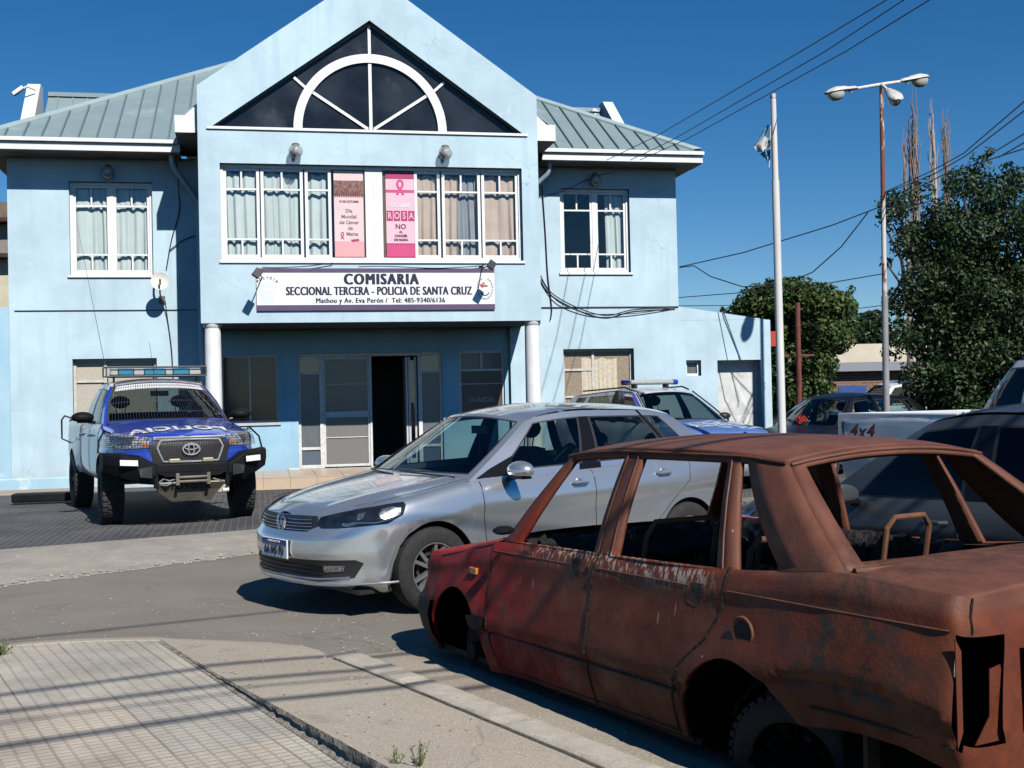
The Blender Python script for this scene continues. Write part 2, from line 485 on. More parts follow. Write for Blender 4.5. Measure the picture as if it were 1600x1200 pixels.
def bar_tiles():
    """vainilla tiles: square tiles of raised bars, greyish and pinkish squares"""
    m, t, b = principled('bar tiles'); L = t.links.new
    tc = t.nodes.new('ShaderNodeTexCoord')
    mp = t.nodes.new('ShaderNodeMapping'); mp.inputs['Rotation'].default_value = (0, 0, R(-30))
    nw = t.nodes.new('ShaderNodeTexNoise'); nw.inputs['Scale'].default_value = 3; nw.inputs['Detail'].default_value = 4
    L(tc.outputs['Object'], nw.inputs['Vector'])
    wv = t.nodes.new('ShaderNodeMix'); wv.data_type = 'RGBA'; wv.blend_type = 'ADD'; wv.inputs['Factor'].default_value = .008
    L(tc.outputs['Object'], wv.inputs['A']); L(nw.outputs['Color'], wv.inputs['B'])
    L(wv.outputs['Result'], mp.inputs[0])
    def brick(w, h, mort, off, sm=.2):
        br = t.nodes.new('ShaderNodeTexBrick'); br.offset = off; br.offset_frequency = 2
        for k, v in (('Scale', 1.0), ('Mortar Size', mort), ('Brick Width', w), ('Row Height', h), ('Mortar Smooth', sm)): br.inputs[k].default_value = v
        L(mp.outputs[0], br.inputs['Vector']); return br
    bars = brick(.0675, .0506, .0065, .0, .8)
    tile = brick(.405, .4048, .004, .0)
    tile.inputs['Color1'].default_value = (.46, .41, .335, 1); tile.inputs['Color2'].default_value = (.38, .35, .295, 1)
    tile.inputs['Mortar'].default_value = (.27, .245, .2, 1)
    sq = brick(.81, 1.215, .001, .5)
    sq.inputs['Color1'].default_value = (.52, .43, .33, 1); sq.inputs['Color2'].default_value = (.37, .36, .315, 1)
    m1 = t.nodes.new('ShaderNodeMix'); m1.data_type = 'RGBA'; m1.inputs['Factor'].default_value = .55
    L(tile.outputs['Color'], m1.inputs['A']); L(sq.outputs['Color'], m1.inputs['B'])
    nz = t.nodes.new('ShaderNodeTexNoise'); nz.inputs['Scale'].default_value = 2.0; nz.inputs['Detail'].default_value = 9; nz.inputs['Roughness'].default_value = .7
    L(tc.outputs['Object'], nz.inputs['Vector'])
    rp = t.nodes.new('ShaderNodeMapRange'); rp.inputs['From Min'].default_value = .3; rp.inputs['From Max'].default_value = .7
    rp.inputs['To Min'].default_value = .7; rp.inputs['To Max'].default_value = 1.25
    L(nz.outputs['Fac'], rp.inputs['Value'])
    m2 = t.nodes.new('ShaderNodeMix'); m2.data_type = 'RGBA'; m2.blend_type = 'MULTIPLY'; m2.inputs['Factor'].default_value = 1
    L(m1.outputs['Result'], m2.inputs['A']); L(rp.outputs[0], m2.inputs['B'])
    # grooves hold darker dirt, broken by wear
    m3 = t.nodes.new('ShaderNodeMix'); m3.data_type = 'RGBA'; m3.inputs['B'].default_value = (.13, .12, .10, 1)
    gw = t.nodes.new('ShaderNodeMath'); gw.operation = 'MULTIPLY'; gw.inputs[1].default_value = .16
    L(bars.outputs['Fac'], gw.inputs[0]); L(gw.outputs[0], m3.inputs['Factor'])
    L(m2.outputs['Result'], m3.inputs['A']); L(m3.outputs['Result'], b.inputs['Base Color'])
    b.inputs['Roughness'].default_value = .85
    b.inputs['Specular IOR Level'].default_value = .3
    bp = t.nodes.new('ShaderNodeBump'); bp.inputs['Strength'].default_value = .8; bp.inputs['Distance'].default_value = .007; bp.invert = True
    L(bars.outputs['Fac'], bp.inputs['Height'])
    b2 = t.nodes.new('ShaderNodeBump'); b2.inputs['Strength'].default_value = .5; b2.inputs['Distance'].default_value = .004
    n2 = t.nodes.new('ShaderNodeTexNoise'); n2.inputs['Scale'].default_value = 150
    L(tc.outputs['Object'], n2.inputs['Vector']); L(n2.outputs['Fac'], b2.inputs['Height']); L(bp.outputs[0], b2.inputs['Normal'])
    L(b2.outputs[0], b.inputs['Normal'])
    return m
m_rib = ribbed(); m_bar = bar_tiles()

def structure(o): o['kind'] = 'structure'; return o
def slab(name, pts, z0, z1, mat):
    """pts: xy outline; z1 a number or a list of heights"""
    zs = z1 if isinstance(z1, (list, tuple)) else [z1] * len(pts)
    n = len(pts); mb = MB()
    top = [(p[0], p[1], z) for p, z in zip(pts, zs)]
    bot = [(p[0], p[1], z0) for p in pts]
    mb.add(top + bot, [tuple(range(n))] + [(i, i + n, (i + 1) % n + n, (i + 1) % n) for i in range(n)])
    return structure(mb.build(name, mat))

structure(MB().add([(-1500, -200, -.03), (1500, -200, -.03), (1500, 2500, -.03), (-1500, 2500, -.03)], [(0, 1, 2, 3)]).build('ground', m_earth))
structure(MB().add([(-90, -30, 0), (90, -30, 0), (90, 62, 0), (-90, 62, 0)], [(0, 1, 2, 3)]).build('road', m_road))

# dark ribbed forecourt between the broken kerb strip and the station
def g2(px, py, z=0.0): p = gnd(px, py, z); return (p.x, p.y)
def f2(u, n): p = FW(u, n, 0); return (p.x, p.y)
A0, A1 = Vector(g2(0, 860, .09)), Vector(g2(400, 828, .09))
dA = (A1 - A0).normalized()
B0, B1 = Vector(g2(0, 918, .0)), Vector(g2(400, 866, .0))
C0, C1 = A0 - dA * 9, A1 + dA * 3
slab('forecourt', [tuple(C0), tuple(C1), f2(18, 2), f2(18, -6), f2(-12, -6)], -.02, .09, m_rib)
dB = (B1 - B0).normalized(); E0, E1 = B0 - dB * 9, B1 + dB * 3.4
# kerb strip slopes from the forecourt to the road, as a rough subdivided sheet
mb = MB(); P = []
NN = 200
for i in range(NN + 1):
    t = i / NN; a = C0.lerp(C1, t); b = E0.lerp(E1, t); row = []
    for j in range(15):
        s = j / 14; p = a.lerp(b, s)
        z = .094 * (1 - max(0, (s - .35) / .65)) + .004
        rg = 0 if s < .45 else .020 * min(1, (s - .45) * 3)
        z += rg * mnoise.noise((p.x * 9, p.y * 9, 0)) * (0.0 if j in (0,) else 1)
        ex = dA * 0 + (b - a).normalized() * (.07 * mnoise.noise((p.x * 3, p.y * 3, 5)) if j == 14 else 0)
        row.append((p.x + ex.x, p.y + ex.y, max(z, .004) if j < 14 else .003))
    P.append(row)
structure(mb.grid(P).build('kerb_strip', m_strip, smooth=True))
# pale cement path along the foot of the left wing
slab('path', [f2(-9, .0), f2(-9, 1.5), f2(-2.7, .75), f2(-2.7, 0)], .0, .125, m_conc)

def lerp_pts(xs, ys, x):
    return float(np.interp(x, xs, ys))
# near pavement: bar tiles left, ramp right, kerb stones by the wreck
k = lambda px, py, z: g2(px, py, z)
zt = .10
edge = [k(-60, 1012, zt), k(0, 1009, zt), k(60, 1004, zt), k(130, 1000, zt), k(200, 998, zt), k(248, 998, zt)]
seam_far = Vector(edge[-1]); seam_dir = Vector((math.cos(R(-60)), math.sin(R(-60))))
S = [tuple(seam_far + seam_dir * d) for d in (0, 1.2, 2.6, 4.0, 9.0)]
slab('pavement', edge + S + [(-9, -3), (-9, 7.2)], -.02, .10, m_bar)
# ramp: flush with the tiles at the seam's far end, .09 lower further on
ramp_r = [Vector(k(507, 1021, .06)) + seam_dir * d for d in (0, 1.2, 2.6, 4.0, 9.0)]
fe = [k(250, 997, .10), k(330, 996, .08), k(420, 1000, .05), k(480, 1009, .035)]
zl = [.102, .116, .158, .20, .22]; zr = [.060, .095, .125, .14, .15]
mb = MB(); P = []
for i in range(5):
    a = Vector((*S[i], zl[i])); b = Vector((ramp_r[i].x, ramp_r[i].y, zr[i]))
    P.append([a.lerp(b, j / 6) for j in range(7)])
mb.grid(P)
def resample(pts, n):
    out = []
    for i in range(n):
        f = i / (n - 1) * (len(pts) - 1); j = min(int(f), len(pts) - 2); out.append(pts[j].lerp(pts[j + 1], f - j))
    return out
f0 = resample([Vector((*fe[0], .100)), Vector((*fe[1], .066)), Vector((*fe[2], .036)), Vector((*fe[3], .030)), Vector((P[0][6].x, P[0][6].y, P[0][6].z))], 7)
f0[6] = P[0][6].copy()
f1 = [p + Vector((.02, .16, 0)) for p in f0]
for p in f1: p.z = -.004
mid = [a_.lerp(b_, .5) for a_, b_ in zip(P[0], f0)]
mb.grid([P[0], mid, f0, f1], True)
structure(mb.build('ramp', m_conc, smooth=True))
# rounded kerb lip in front of the tiles
mb = MB(); pts = [Vector((*p, 0)) for p in edge] + [Vector((*fe[1], 0))]
n_ = len(pts)
P = []
for i, p in enumerate(pts):
    d = (pts[min(i + 1, n_ - 1)] - pts[max(i - 1, 0)]).normalized(); nn = Vector((-d.y, d.x, 0))
    h = .104 if i < len(edge) else .045
    P.append([p + nn * -.06 + Vector((0, 0, h - .004)), p + nn * -.055 + Vector((0, 0, h)), p + nn * .03 + Vector((0, 0, h)), p + nn * .09 + Vector((0, 0, max(h - .03, .004))), p + nn * .14 + Vector((0, 0, -.01))])
structure(mb.grid(P).build('kerb_lip', m_conc, smooth=True))
# kerb stones along the wreck, chipped
mb = MB(); P = []
side = Vector((-seam_dir.y, seam_dir.x))
k0 = Vector(k(512, 1021, .07))
for i in range(161):
    d = i * .05; c = k0 + seam_dir * d; row = []
    for j in range(9):
        s = j / 8; q = c + side * (-.02 + .22 * s)
        w = .02 * mnoise.noise((q.x * 5, q.y * 5, 3)) if j in (0, 1) else 0
        q = q + side * w
        h = lerp_pts([0, 1.2, 2.6, 4.0, 9.0], zr, d) + .012 + .004 * mnoise.noise((q.x * 11, q.y * 11, 1)) + .004 * mnoise.noise((q.x * 31, q.y * 31, 1))
        if i % 20 == 0: h -= .014
        if j == 0: h -= .03
        if j == 8: h = -.01
        if j == 7: h -= .012
        row.append((q.x, q.y, h))
    P.append(row)
structure(mb.grid(P).build('kerb', m_kerbc, smooth=True, autos=50))

# broken face where the ramp slab stands above the tiles
mb = MB(); P = []
for i in range(150):
    d = .12 + i * .04; q = seam_far + seam_dir * d; h1 = lerp_pts([0, 1.2, 2.6, 4.0, 9.0], zl, d)
    j1, j2 = .010 * mnoise.noise((d * 7, 0, 1)), .016 * mnoise.noise((d * 15, 4, 1))
    row = [(q.x + side.x * .03, q.y + side.y * .03, h1 + .0035), (q.x + side.x * (-.004 + j1), q.y + side.y * (-.004 + j1), h1 + .002 + .004 * mnoise.noise((d * 30, 2, 2))),
           (q.x + side.x * (-.012 + j2), q.y + side.y * (-.012 + j2), .3 * .1 + .7 * h1), (q.x + side.x * (-.006 + j1 + j2), q.y + side.y * (-.006 + j1 + j2), .7 * .1 + .3 * h1), (q.x - side.x * .03, q.y - side.y * .03, .1035)]
    P.append(row)
structure(mb.grid([[r[k] for r in P] for k in range(1, 5)]).build('slab_face', M('broken slab face', (.34, .30, .245), (.16, .14, .115), 30, rough=.95, bump=1, bscale=70), smooth=True))
# rough gutter beside the kerb, and loose stones
mb = MB(); P = []
for i in range(80):
    d = -.1 + i * .09; q = k0 + seam_dir * d; row = []
    for j in range(6):
        w = .215 + (.42 + .10 * mnoise.noise((d * 1.3, 0, 7))) * j / 5
        row.append((q.x + side.x * w, q.y + side.y * w, .004 + .010 * (1 - j / 5) * (1 if j < 5 else 0) + (.004 * mnoise.noise((q.x * 14, q.y * 14, j)) if 0 < j < 5 else 0)))
    P.append(row)
structure(mb.grid(P).build('gutter', asphalt('sandy gutter', (.29, .25, .20), (.37, .32, .255), 90, False), smooth=True))
mb = MB(); rnd = random.Random(77)
def stone(x, y, z, r):
    vs = []
    for i in range(6):
        a = i * math.pi / 3 + rnd.uniform(-.3, .3); vs.append((x + r * math.cos(a) * rnd.uniform(.7, 1.2), y + r * math.sin(a) * rnd.uniform(.7, 1.2), z))
    vs.append((x + rnd.uniform(-.3, .3) * r, y, z + r * rnd.uniform(.4, .9)))
    mb.add(vs, [(i, (i + 1) % 6, 6) for i in range(6)])
for _ in range(900):
    t = rnd.random(); a = C0.lerp(C1, t); b = E0.lerp(E1, t); s_ = 1 - abs(rnd.gauss(0, .16)) + .04
    p = a.lerp(b, s_); stone(p.x, p.y, .004 if s_ > .98 else .02, rnd.uniform(.006, .026))
for _ in range(500):
    d = rnd.uniform(-.6, 7); w = .24 + abs(rnd.gauss(0, .35)); q = k0 + seam_dir * d; stone(q.x + side.x * w, q.y + side.y * w, .006, rnd.uniform(.003, .011))
for _ in range(260):
    p = gnd(rnd.uniform(-50, 700), rnd.uniform(935, 1000)); stone(p.x, p.y, .002, rnd.uniform(.003, .010))
for _ in range(90):
    d = rnd.uniform(.3, 3.4); q = seam_far + seam_dir * d; w = rnd.uniform(.03, .9) ** 1.6; stone(q.x + side.x * w, q.y + side.y * w, lerp_pts([0, 1.2, 2.6, 4, 9], zl, d) + .003, rnd.uniform(.003, .009))
o = mb.build('gravel', M('pebbles', (.40, .35, .28), (.24, .21, .17), 60, rough=.9), weld=False); o['kind'] = 'stuff'

mb = MB()
mb.tube([(k0.x + seam_dir.x * d - side.x * .022 + .006 * mnoise.noise((d * 6, 1, 1)), k0.y + seam_dir.y * d - side.y * .022, lerp_pts([0, 1.2, 2.6, 4.0, 9.0], zr, d) + .001) for d in np.arange(.15, 7.5, .05)], .011, 6)
structure(mb.build('kerb_joint', M('dirt in the joint', (.07, .06, .045), (.14, .12, .09), 30, rough=1)))
# ================================================================ police station
m_wall = wall_mat('light blue wall paint', (.475, .615, .685), 1.05)
m_wall_low = M('weathered blue wall paint', (.42, .60, .68), (.33, .52, .64), 1.6, rough=.85, bump=.4, bscale=60, spec=.2, streak=1.6,
           c3=(.62, .72, .74), s3=2.3, t3=.6, w3=.1)
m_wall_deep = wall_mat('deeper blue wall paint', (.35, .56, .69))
m_white = M('white paint', (.80, .80, .78), (.72, .72, .70), 5, rough=.55)
m_frame = M('white window paint', (.82, .82, .81), (.75, .75, .73), 9, rough=.45)
m_fascia = M('white fascia paint', (.80, .80, .79), (.70, .70, .68), 2.5, rough=.5, streak=.4)
m_soffit = M('soffit boards', (.48, .46, .42), (.42, .40, .36), 8, rough=.7)
m_roof = M('grey green roof sheet', (.255, .335, .345), (.23, .305, .32), 2.2, rough=.42, metal=.15, bump=.1, bscale=12, c3=(.33, .40, .40), s3=1.2, t3=.6)
m_roofcap = M('roof flashing', (.36, .45, .45), (.31, .40, .41), 3, rough=.45, metal=.1)
m_glass = glass_mat('window glass', (.97, .985, .98), .98)
m_glass_dk = glass_mat('dark window glass', (.3, .34, .38), .8, .04, .09)
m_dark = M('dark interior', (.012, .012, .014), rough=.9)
m_alu = M('aluminium frame', (.58, .58, .58), (.50, .50, .51), 12, rough=.45, metal=.1)
m_pwhite = M('scuffed white door paint', (.76, .75, .72), (.60, .59, .56), 12, rough=.6, c3=(.30, .27, .22), s3=14, t3=.64)
m_lace = M('patterned privacy glass', (.085, .065, .055), (.13, .10, .085), 90, rough=.35, bump=.4, bscale=160)
m_lace_g = M('frosted door glass', (.17, .165, .15), (.235, .225, .205), 70, rough=.3, bump=.3, bscale=120)
m_grey_g = M('grey frosted glass', (.12, .135, .145), (.15, .165, .175), 5, rough=.25)
m_curt_g = M('pale curtain cloth', (.74, .80, .78), (.68, .75, .73), 4, rough=.9, spec=.1)
m_curt_p = M('peach curtain cloth', (.74, .56, .46), (.66, .49, .40), 4, rough=.9, spec=.1)
m_curt_n = M('grey curtain cloth', (.42, .43, .46), (.36, .37, .40), 4, rough=.9, spec=.1)
m_curt_b = M('patterned beige curtain', (.50, .43, .33), (.36, .29, .21), 28, rough=.9, spec=.1)
m_tile = M('porch tile', (.58, .45, .33), (.52, .40, .29), 3, rough=.35, bump=.05, c3=(.45, .34, .25), s3=4, t3=.6)
m_cable = M('black cable', (.02, .02, .025), rough=.6)
m_black = M('black plastic', (.018, .018, .02), rough=.5)
m_pipe = M('blue painted pipe', (.46, .60, .66), (.40, .54, .61), 6, rough=.5)

st = empty('police_station', FW(0, 0, 0), FA)
tag(st, 'two storey light blue police station with white framed gable window and columned porch', 'building')

def wallface(mb, u0, u1, z0, z1, ops, y, depth=.2):
    us = sorted({u0, u1, *[o[0] for o in ops], *[o[1] for o in ops]})
    zs = sorted({z0, z1, *[o[2] for o in ops], *[o[3] for o in ops]})
    us = [u for u in us if u0 <= u <= u1]; zs = [z for z in zs if z0 <= z <= z1]
    for a, b in zip(us, us[1:]):
        for c, d in zip(zs, zs[1:]):
            cu, cz = (a + b) / 2, (c + d) / 2
            if any(o[0] < cu < o[1] and o[2] < cz < o[3] for o in ops): continue
            mb.add([(a, y, c), (b, y, c), (b, y, d), (a, y, d)], [(0, 1, 2, 3)])
    for a, b, c, d in ops:
        D = y + depth
        mb.add([(a, y, c), (b, y, c), (b, y, d), (a, y, d), (a, D, c), (b, D, c), (b, D, d), (a, D, d)],
               [(0, 4, 5, 1), (1, 5, 6, 2), (2, 6, 7, 3), (3, 7, 4, 0)])
WL = (-3.26, -1.84, 3.89, 5.56); WR = (5.72, 7.12, 3.94, 5.57)
GL = (-3.25, -1.81, .95, 2.40); GR = (5.72, 7.14, 1.2, 2.46)
W0, W1 = -4.29, 8.08
TOPZ = 6.0
mb = MB()
wallface(mb, W0, -.95, -.05, TOPZ, [WL, GL], 0)
wallface(mb, 4.68, W1, -.05, TOPZ, [WR, GR], 0)
mb.add([(-.95, 0, 2.9), (4.68, 0, 2.9), (4.68, 0, TOPZ), (-.95, 0, TOPZ)], [(0, 1, 2, 3)])
mb.add([(W0, 0, -.05), (W0, 0, TOPZ), (W0, 7, TOPZ), (W0, 7, -.05)], [(0, 1, 2, 3)])
mb.add([(W1, 0, -.05), (W1, 0, TOPZ), (W1, 7, TOPZ), (W1, 7, -.05)], [(0, 1, 2, 3)])
mb.add([(W0, 7, -.05), (W1, 7, -.05), (W1, 7, TOPZ), (W0, 7, TOPZ)], [(0, 1, 2, 3)])
# inner floor slab and upper ceiling keep the rooms dark
mb.build('wall', m_wall, st, weld=False)
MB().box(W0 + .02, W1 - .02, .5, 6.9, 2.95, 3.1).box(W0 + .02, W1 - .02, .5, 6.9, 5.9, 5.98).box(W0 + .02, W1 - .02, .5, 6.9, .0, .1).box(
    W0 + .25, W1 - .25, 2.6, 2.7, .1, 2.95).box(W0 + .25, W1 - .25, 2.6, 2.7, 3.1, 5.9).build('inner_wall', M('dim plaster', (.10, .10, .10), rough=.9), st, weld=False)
# block over the porch, with its gable
BW = (-.60, 4.60, 3.96, 5.60)
SH = 6.90; APX = 8.98; CX = 1.965
mb = MB(); Y = -1.7
wallface(mb, -.95, 4.9, 2.9, 6.215, [BW], Y, .22)
tri = [(-.72, 6.215), (CX, 8.12), (4.64, 6.215)]
# gable around the triangular window
mb.add([(-.95, Y, 6.215), (-.72, Y, 6.215), (CX, Y, 8.12), (CX, Y, APX), (-.95, Y, SH)], [(0, 1, 2, 3, 4)])
mb.add([(4.9, Y, 6.215), (4.9, Y, SH), (CX, Y, APX), (CX, Y, 8.12), (4.64, Y, 6.215)], [(0, 1, 2, 3, 4)])
for a, b in zip(tri, tri[1:] + tri[:1]):
    mb.add([(a[0], Y, a[1]), (b[0], Y, b[1]), (b[0], Y + .22, b[1]), (a[0], Y + .22, a[1])], [(0, 1, 2, 3)])
# parapet thickness, sides, soffit
mb.add([(-.95, Y, SH), (CX, Y, APX), (4.9, Y, SH), (-.95, Y + .25, SH), (CX, Y + .25, APX), (4.9, Y + .25, SH)], [(0, 1, 4, 3), (1, 2, 5, 4)])
mb.add([(-.95, Y + .25, 6.0), (-.95, Y + .25, SH), (CX, Y + .25, APX), (4.9, Y + .25, SH), (4.9, Y + .25, 6.0), (4.66, Y + .25, 6.2), (CX, Y + .25, 8.14), (-.74, Y + .25, 6.2)],
       [(0, 7, 6, 2, 1), (6, 5, 4, 3, 2)])
for u in (-.95, 4.9):
    mb.add([(u, Y, 2.9), (u, .3, 2.9), (u, .3, 6.3), (u, Y + .25, 6.3), (u, Y + .25, SH), (u, Y, SH)], [(0, 1, 2, 3, 4, 5)])
mb.add([(-.95, Y, 2.9), (4.9, Y, 2.9), (4.9, .0, 2.9), (-.95, .0, 2.9)], [(0, 1, 2, 3)])
mb.build('gable_wall', m_wall, st, weld=False)
# gable roof running back from the parapet
mb = MB()
for s, ue in ((1, -1.33), (-1, 5.28)):
    zt_ = APX - .25 - .71 * abs(ue - CX)
    mb.add([(ue, Y + .25, zt_), (CX, Y + .25, APX - .25), (CX, 4.5, APX - .25), (ue, 4.5, zt_)], [(0, 1, 2, 3)])
mb.build('gable_roof', m_roof, st, weld=False, solid=.04)
for s in (1, -1):
    pr = [(-1.33, 6.14), (-1.33, 6.43), (-1.17, 6.43), (-.955, 6.62), (-.955, 6.14)]
    if s < 0: pr = [(2 * 1.975 - p[0], p[1]) for p in pr]
    mb = MB().prism([(p[0], -1.52, p[1]) for p in pr], (0, 2.0, 0))
    mb.build('eave_box', m_fascia, st)
    so = [(pr[0][0] * .97 + pr[4][0] * .03, pr[0][1]), (pr[4][0] * .99 + pr[0][0] * .01, pr[4][1])]
    MB().box(min(so[0][0], so[1][0]) , max(so[0][0], so[1][0]), -1.46, .4, 6.125, 6.138).build('eave_soffit', m_soffit, st)
# porch wall and porch
DW = .10
mb = MB()
PL = (-.69, .32, 1.19, 2.43); PG = (3.70, 4.58, 1.15, 2.46); PD = (.68, 3.38, .31, 2.45)
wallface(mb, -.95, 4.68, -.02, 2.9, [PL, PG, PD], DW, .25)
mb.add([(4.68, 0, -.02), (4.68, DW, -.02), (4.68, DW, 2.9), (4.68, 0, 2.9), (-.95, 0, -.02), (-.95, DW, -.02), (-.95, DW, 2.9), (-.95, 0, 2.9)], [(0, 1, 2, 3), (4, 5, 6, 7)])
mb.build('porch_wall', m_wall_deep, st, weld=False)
mb = MB(); random.seed(3)
mb.box(-1.3, 5.3, -2.02, DW, .0, .296)
# tiles: one layer on top and a row on the riser
PU = np.arange(-1.3, 5.3, .44)
for i, a in enumerate(PU):
    for j in range(5):
        y0 = -2.035 + j * .43; dz = random.uniform(-.0015, .0015)
        mb.box(a + .004, min(a + .436, 5.3), y0 + .004, min(y0 + .426, DW - .01), .29, .31 + dz)
    mb.box(a + .004, min(a + .436, 5.3), -2.034, -2.015, .10, .286)
mb.build('porch_floor', m_tile, st, weld=False)
for uc in (-.77, 4.765):
    mb = MB().lathe([(.0, .31), (.155, .31), (.15, .33), (.142, .36), (.140, 1.5), (.135, 2.6), (.132, 2.82), (.16, 2.86), (.165, 2.9)], (uc, -1.53, 0), n=28)
    mb.build('column', m_white, st, smooth=True)

# wing roofs
SL = .61; EY, EZ = -.62, 6.205
def hip(s, left=True): return (-4.65 + s if left else 8.42 - s, EY + s, EZ + s * SL)
mb = MB()
for left, ue in ((True, -.9), (False, 4.85)):
    sH = 4.3
    a, b = hip(0, left), hip(sH, left)
    w = 1 if left else -1
    mb.add([a, (CX, EY, EZ), (CX, EY + sH, EZ + sH * SL), b], [(0, 1, 2, 3)])
    mb.add([a, b, (b[0], 9 - b[1], b[2]), (a[0], 9 - a[1], a[2])], [(0, 1, 2, 3)])
mb.build('roof', m_roof, st, weld=False)
mb = MB(); cap = MB()
for left in (True, False):
    k = 0; u = -4.5 if left else 8.25
    while (left and u < -.95) or (not left and u > 4.85):
        smax = abs(u - (-4.65 if left else 8.42)) - .16
        if smax > .05:
            mb.prism([(u - .018, EY, EZ + .002), (u + .018, EY, EZ + .002), (u + .012, EY, EZ + .042), (u - .012, EY, EZ + .042)], (0, smax, smax * SL))
        u += .30 if left else -.30
    a, b = Vector(hip(0, left)), Vector(hip(4.3, left)); d = (b - a)
    w = .17 if left else -.17
    o1 = Vector((w, 0, 0)); 
    cap.add([a + Vector((0, 0, .06)), a + o1 + Vector((0, 0, .045)), b + o1 + Vector((0, 0, .045)), b + Vector((0, 0, .06)),
             a + Vector((0, .17, .045)), b + Vector((0, .17, .045)), a + o1, b + o1], [(0, 1, 2, 3), (0, 3, 5, 4), (1, 6, 7, 2)])
mb.build('roof_seam', M('roof seam shade paint', (.13, .19, .21), rough=.5), st, weld=False)
cap.build('roof_flashing', m_roofcap, st, weld=False)
# fascia, gutter lip and soffit
for (a, b) in ((-4.65, -1.30), (5.24, 8.42)):
    MB().box(a, b, -.62, -.585, 5.985, 6.125).box(a - .015 if a < 0 else a, b + .015 if b > 8 else b, -.675, -.585, 6.127, 6.195).build('fascia', m_fascia, st, bevel=.006)
    MB().box(a + .01, b - .01, -.583, .0, 5.97, 5.984).build('soffit', m_soffit, st)
for s, ue in ((-1, -4.65), (1, 8.42)):
    x0, x1 = (ue, ue + .035) if s < 0 else (ue - .035, ue)
    MB().box(x0, x1, -.583, 7.0, 5.985, 6.195).build('side_fascia', m_fascia, st)
    x0, x1 = (ue + .037, W0 - .002) if s < 0 else (W1 + .002, ue - .037)
    MB().box(x0, x1, .004, 7.0, 5.97, 5.984).build('side_soffit', m_soffit, st)
# roof behind, between two white raked parapets
zr1 = fac(155, 151, -4.6)[1]
mb = MB().add([(-4.3, 2.9, zr1 - 1.6), (7.9, 2.9, zr1 - 1.6), (7.9, 4.6, zr1), (-4.3, 4.6, zr1)], [(0, 1, 2, 3)])
u = -4.1
while u < 7.9:
    mb.prism([(u - .015, 2.9, zr1 - 1.6), (u + .015, 2.9, zr1 - 1.6), (u + .015, 2.9, zr1 - 1.56), (u - .015, 2.9, zr1 - 1.56)], (0, 1.6, 1.5)); u += .3
mb.box(-4.3, 7.9, 4.5, 4.7, zr1 - .04, zr1 + .05)
mb.build('rear_roof', m_roof, st, weld=False)
for (pt, pb) in (((43, 131, 62, 131), (24, 193, 47, 189)), ((943, 159, 958, 158), (963, 190, 982, 196))):
    n1, n0 = -4.4, -3.3
    a = fac(pt[0], pt[1], n1); b = fac(pt[2], pt[3], n1); c = fac(pb[0], pb[1] + 12, n0); d = fac(pb[2], pb[3] + 12, n0)
    u0, u1 = a[0], a[0] + .26
    if pt[0] > 500: u0, u1 = a[0] - .02, a[0] + .22
    P0 = [(u0, -n0, c[1]), (u0, -n1, a[1]), (u0, -n1 + .3, a[1]), (u0, -n1 + .3, 5.9), (u0, -n0, 5.9)]
    MB().prism(P0, (u1 - u0, 0, 0)).build('parapet', M('parapet paint', (.66, .72, .74), (.58, .64, .66), 4, rough=.8), st)
# low annex at the right with a falling top, and the low wall at the left
mb = MB()
AD = (8.86, 9.78, .1, 2.2); AW = (8.21, 8.52, 1.90, 2.21)
pts_top = 3.28
wallface(mb, W1, 10.0, -.05, 2.75, [AD, AW], .003, .3)
mb.add([(W1, .003, 2.75), (10.0, .003, 2.75), (10.0, .003, 2.99), (W1, .003, 3.27)], [(0, 1, 2, 3)])
mb.add([(10.0, .003, -.05), (10.0, 6, -.05), (10.0, 6, 2.9), (10.0, .003, 2.99)], [(0, 1, 2, 3)])
mb.add([(W1, .003, 3.27), (10.0, .003, 2.99), (10.0, .25, 2.99), (W1, .25, 3.27)], [(0, 1, 2, 3)])
mb.add([(W1, .25, 2.6), (10.0, .25, 2.6), (10.0, 6, 2.6), (W1, 6, 2.6)], [(0, 1, 2, 3)])
mb.add([(W1, .25, 2.6), (10.0, .25, 2.6), (10.0, .25, 2.99), (W1, .25, 3.27)], [(0, 1, 2, 3)])
mb.add([(W1, 6, -.05), (10.0, 6, -.05), (10.0, 6, 2.9), (W1, 6, 2.9)], [(0, 1, 2, 3)])
mb.build('annex_wall', m_wall, st, weld=False)
MB().box(-9.5, W0 - .002, -.004, .25, -.05, 3.33).build('side_wall', m_wall_low, st)
MB().box(-9.5, -3.0, -.06, -.006, .06, .32).build('plinth', m_wall_low, st, bevel=.02)

# annex door: recessed metal leaf with pressed diamond
m_door_w = M('white metal door', (.66, .66, .63), (.56, .56, .53), 6, rough=.5, c3=(.4, .37, .3), s3=5, t3=.63)
ad = MB().box(AD[0], AD[1], .26, .29, .1, 2.2).build('annex_door', m_door_w, st)
mb = MB()
cx, cz, hw, hh = (AD[0] + AD[1]) / 2, 1.1, .38, .80
for sx in (-1, 1):
    for sz in (-1, 1):
        mb.add([(cx, .257, cz), (cx + sx * hw, .257, cz), (cx, .257, cz + sz * hh), (cx + sx * hw * .35, .235, cz + sz * hh * .35)], [(0, 1, 3), (1, 2, 3), (2, 0, 3)])
mb.build('pressed_panel', m_door_w, ad, weld=False)
MB().box(AD[0], AD[0] + .045, .2, .258, .1, 2.2).box(AD[1] - .045, AD[1], .2, .258, .1, 2.2).box(AD[0] + .045, AD[1] - .045, .2, .258, 2.15, 2.2).build('door_frame', m_alu, ad)
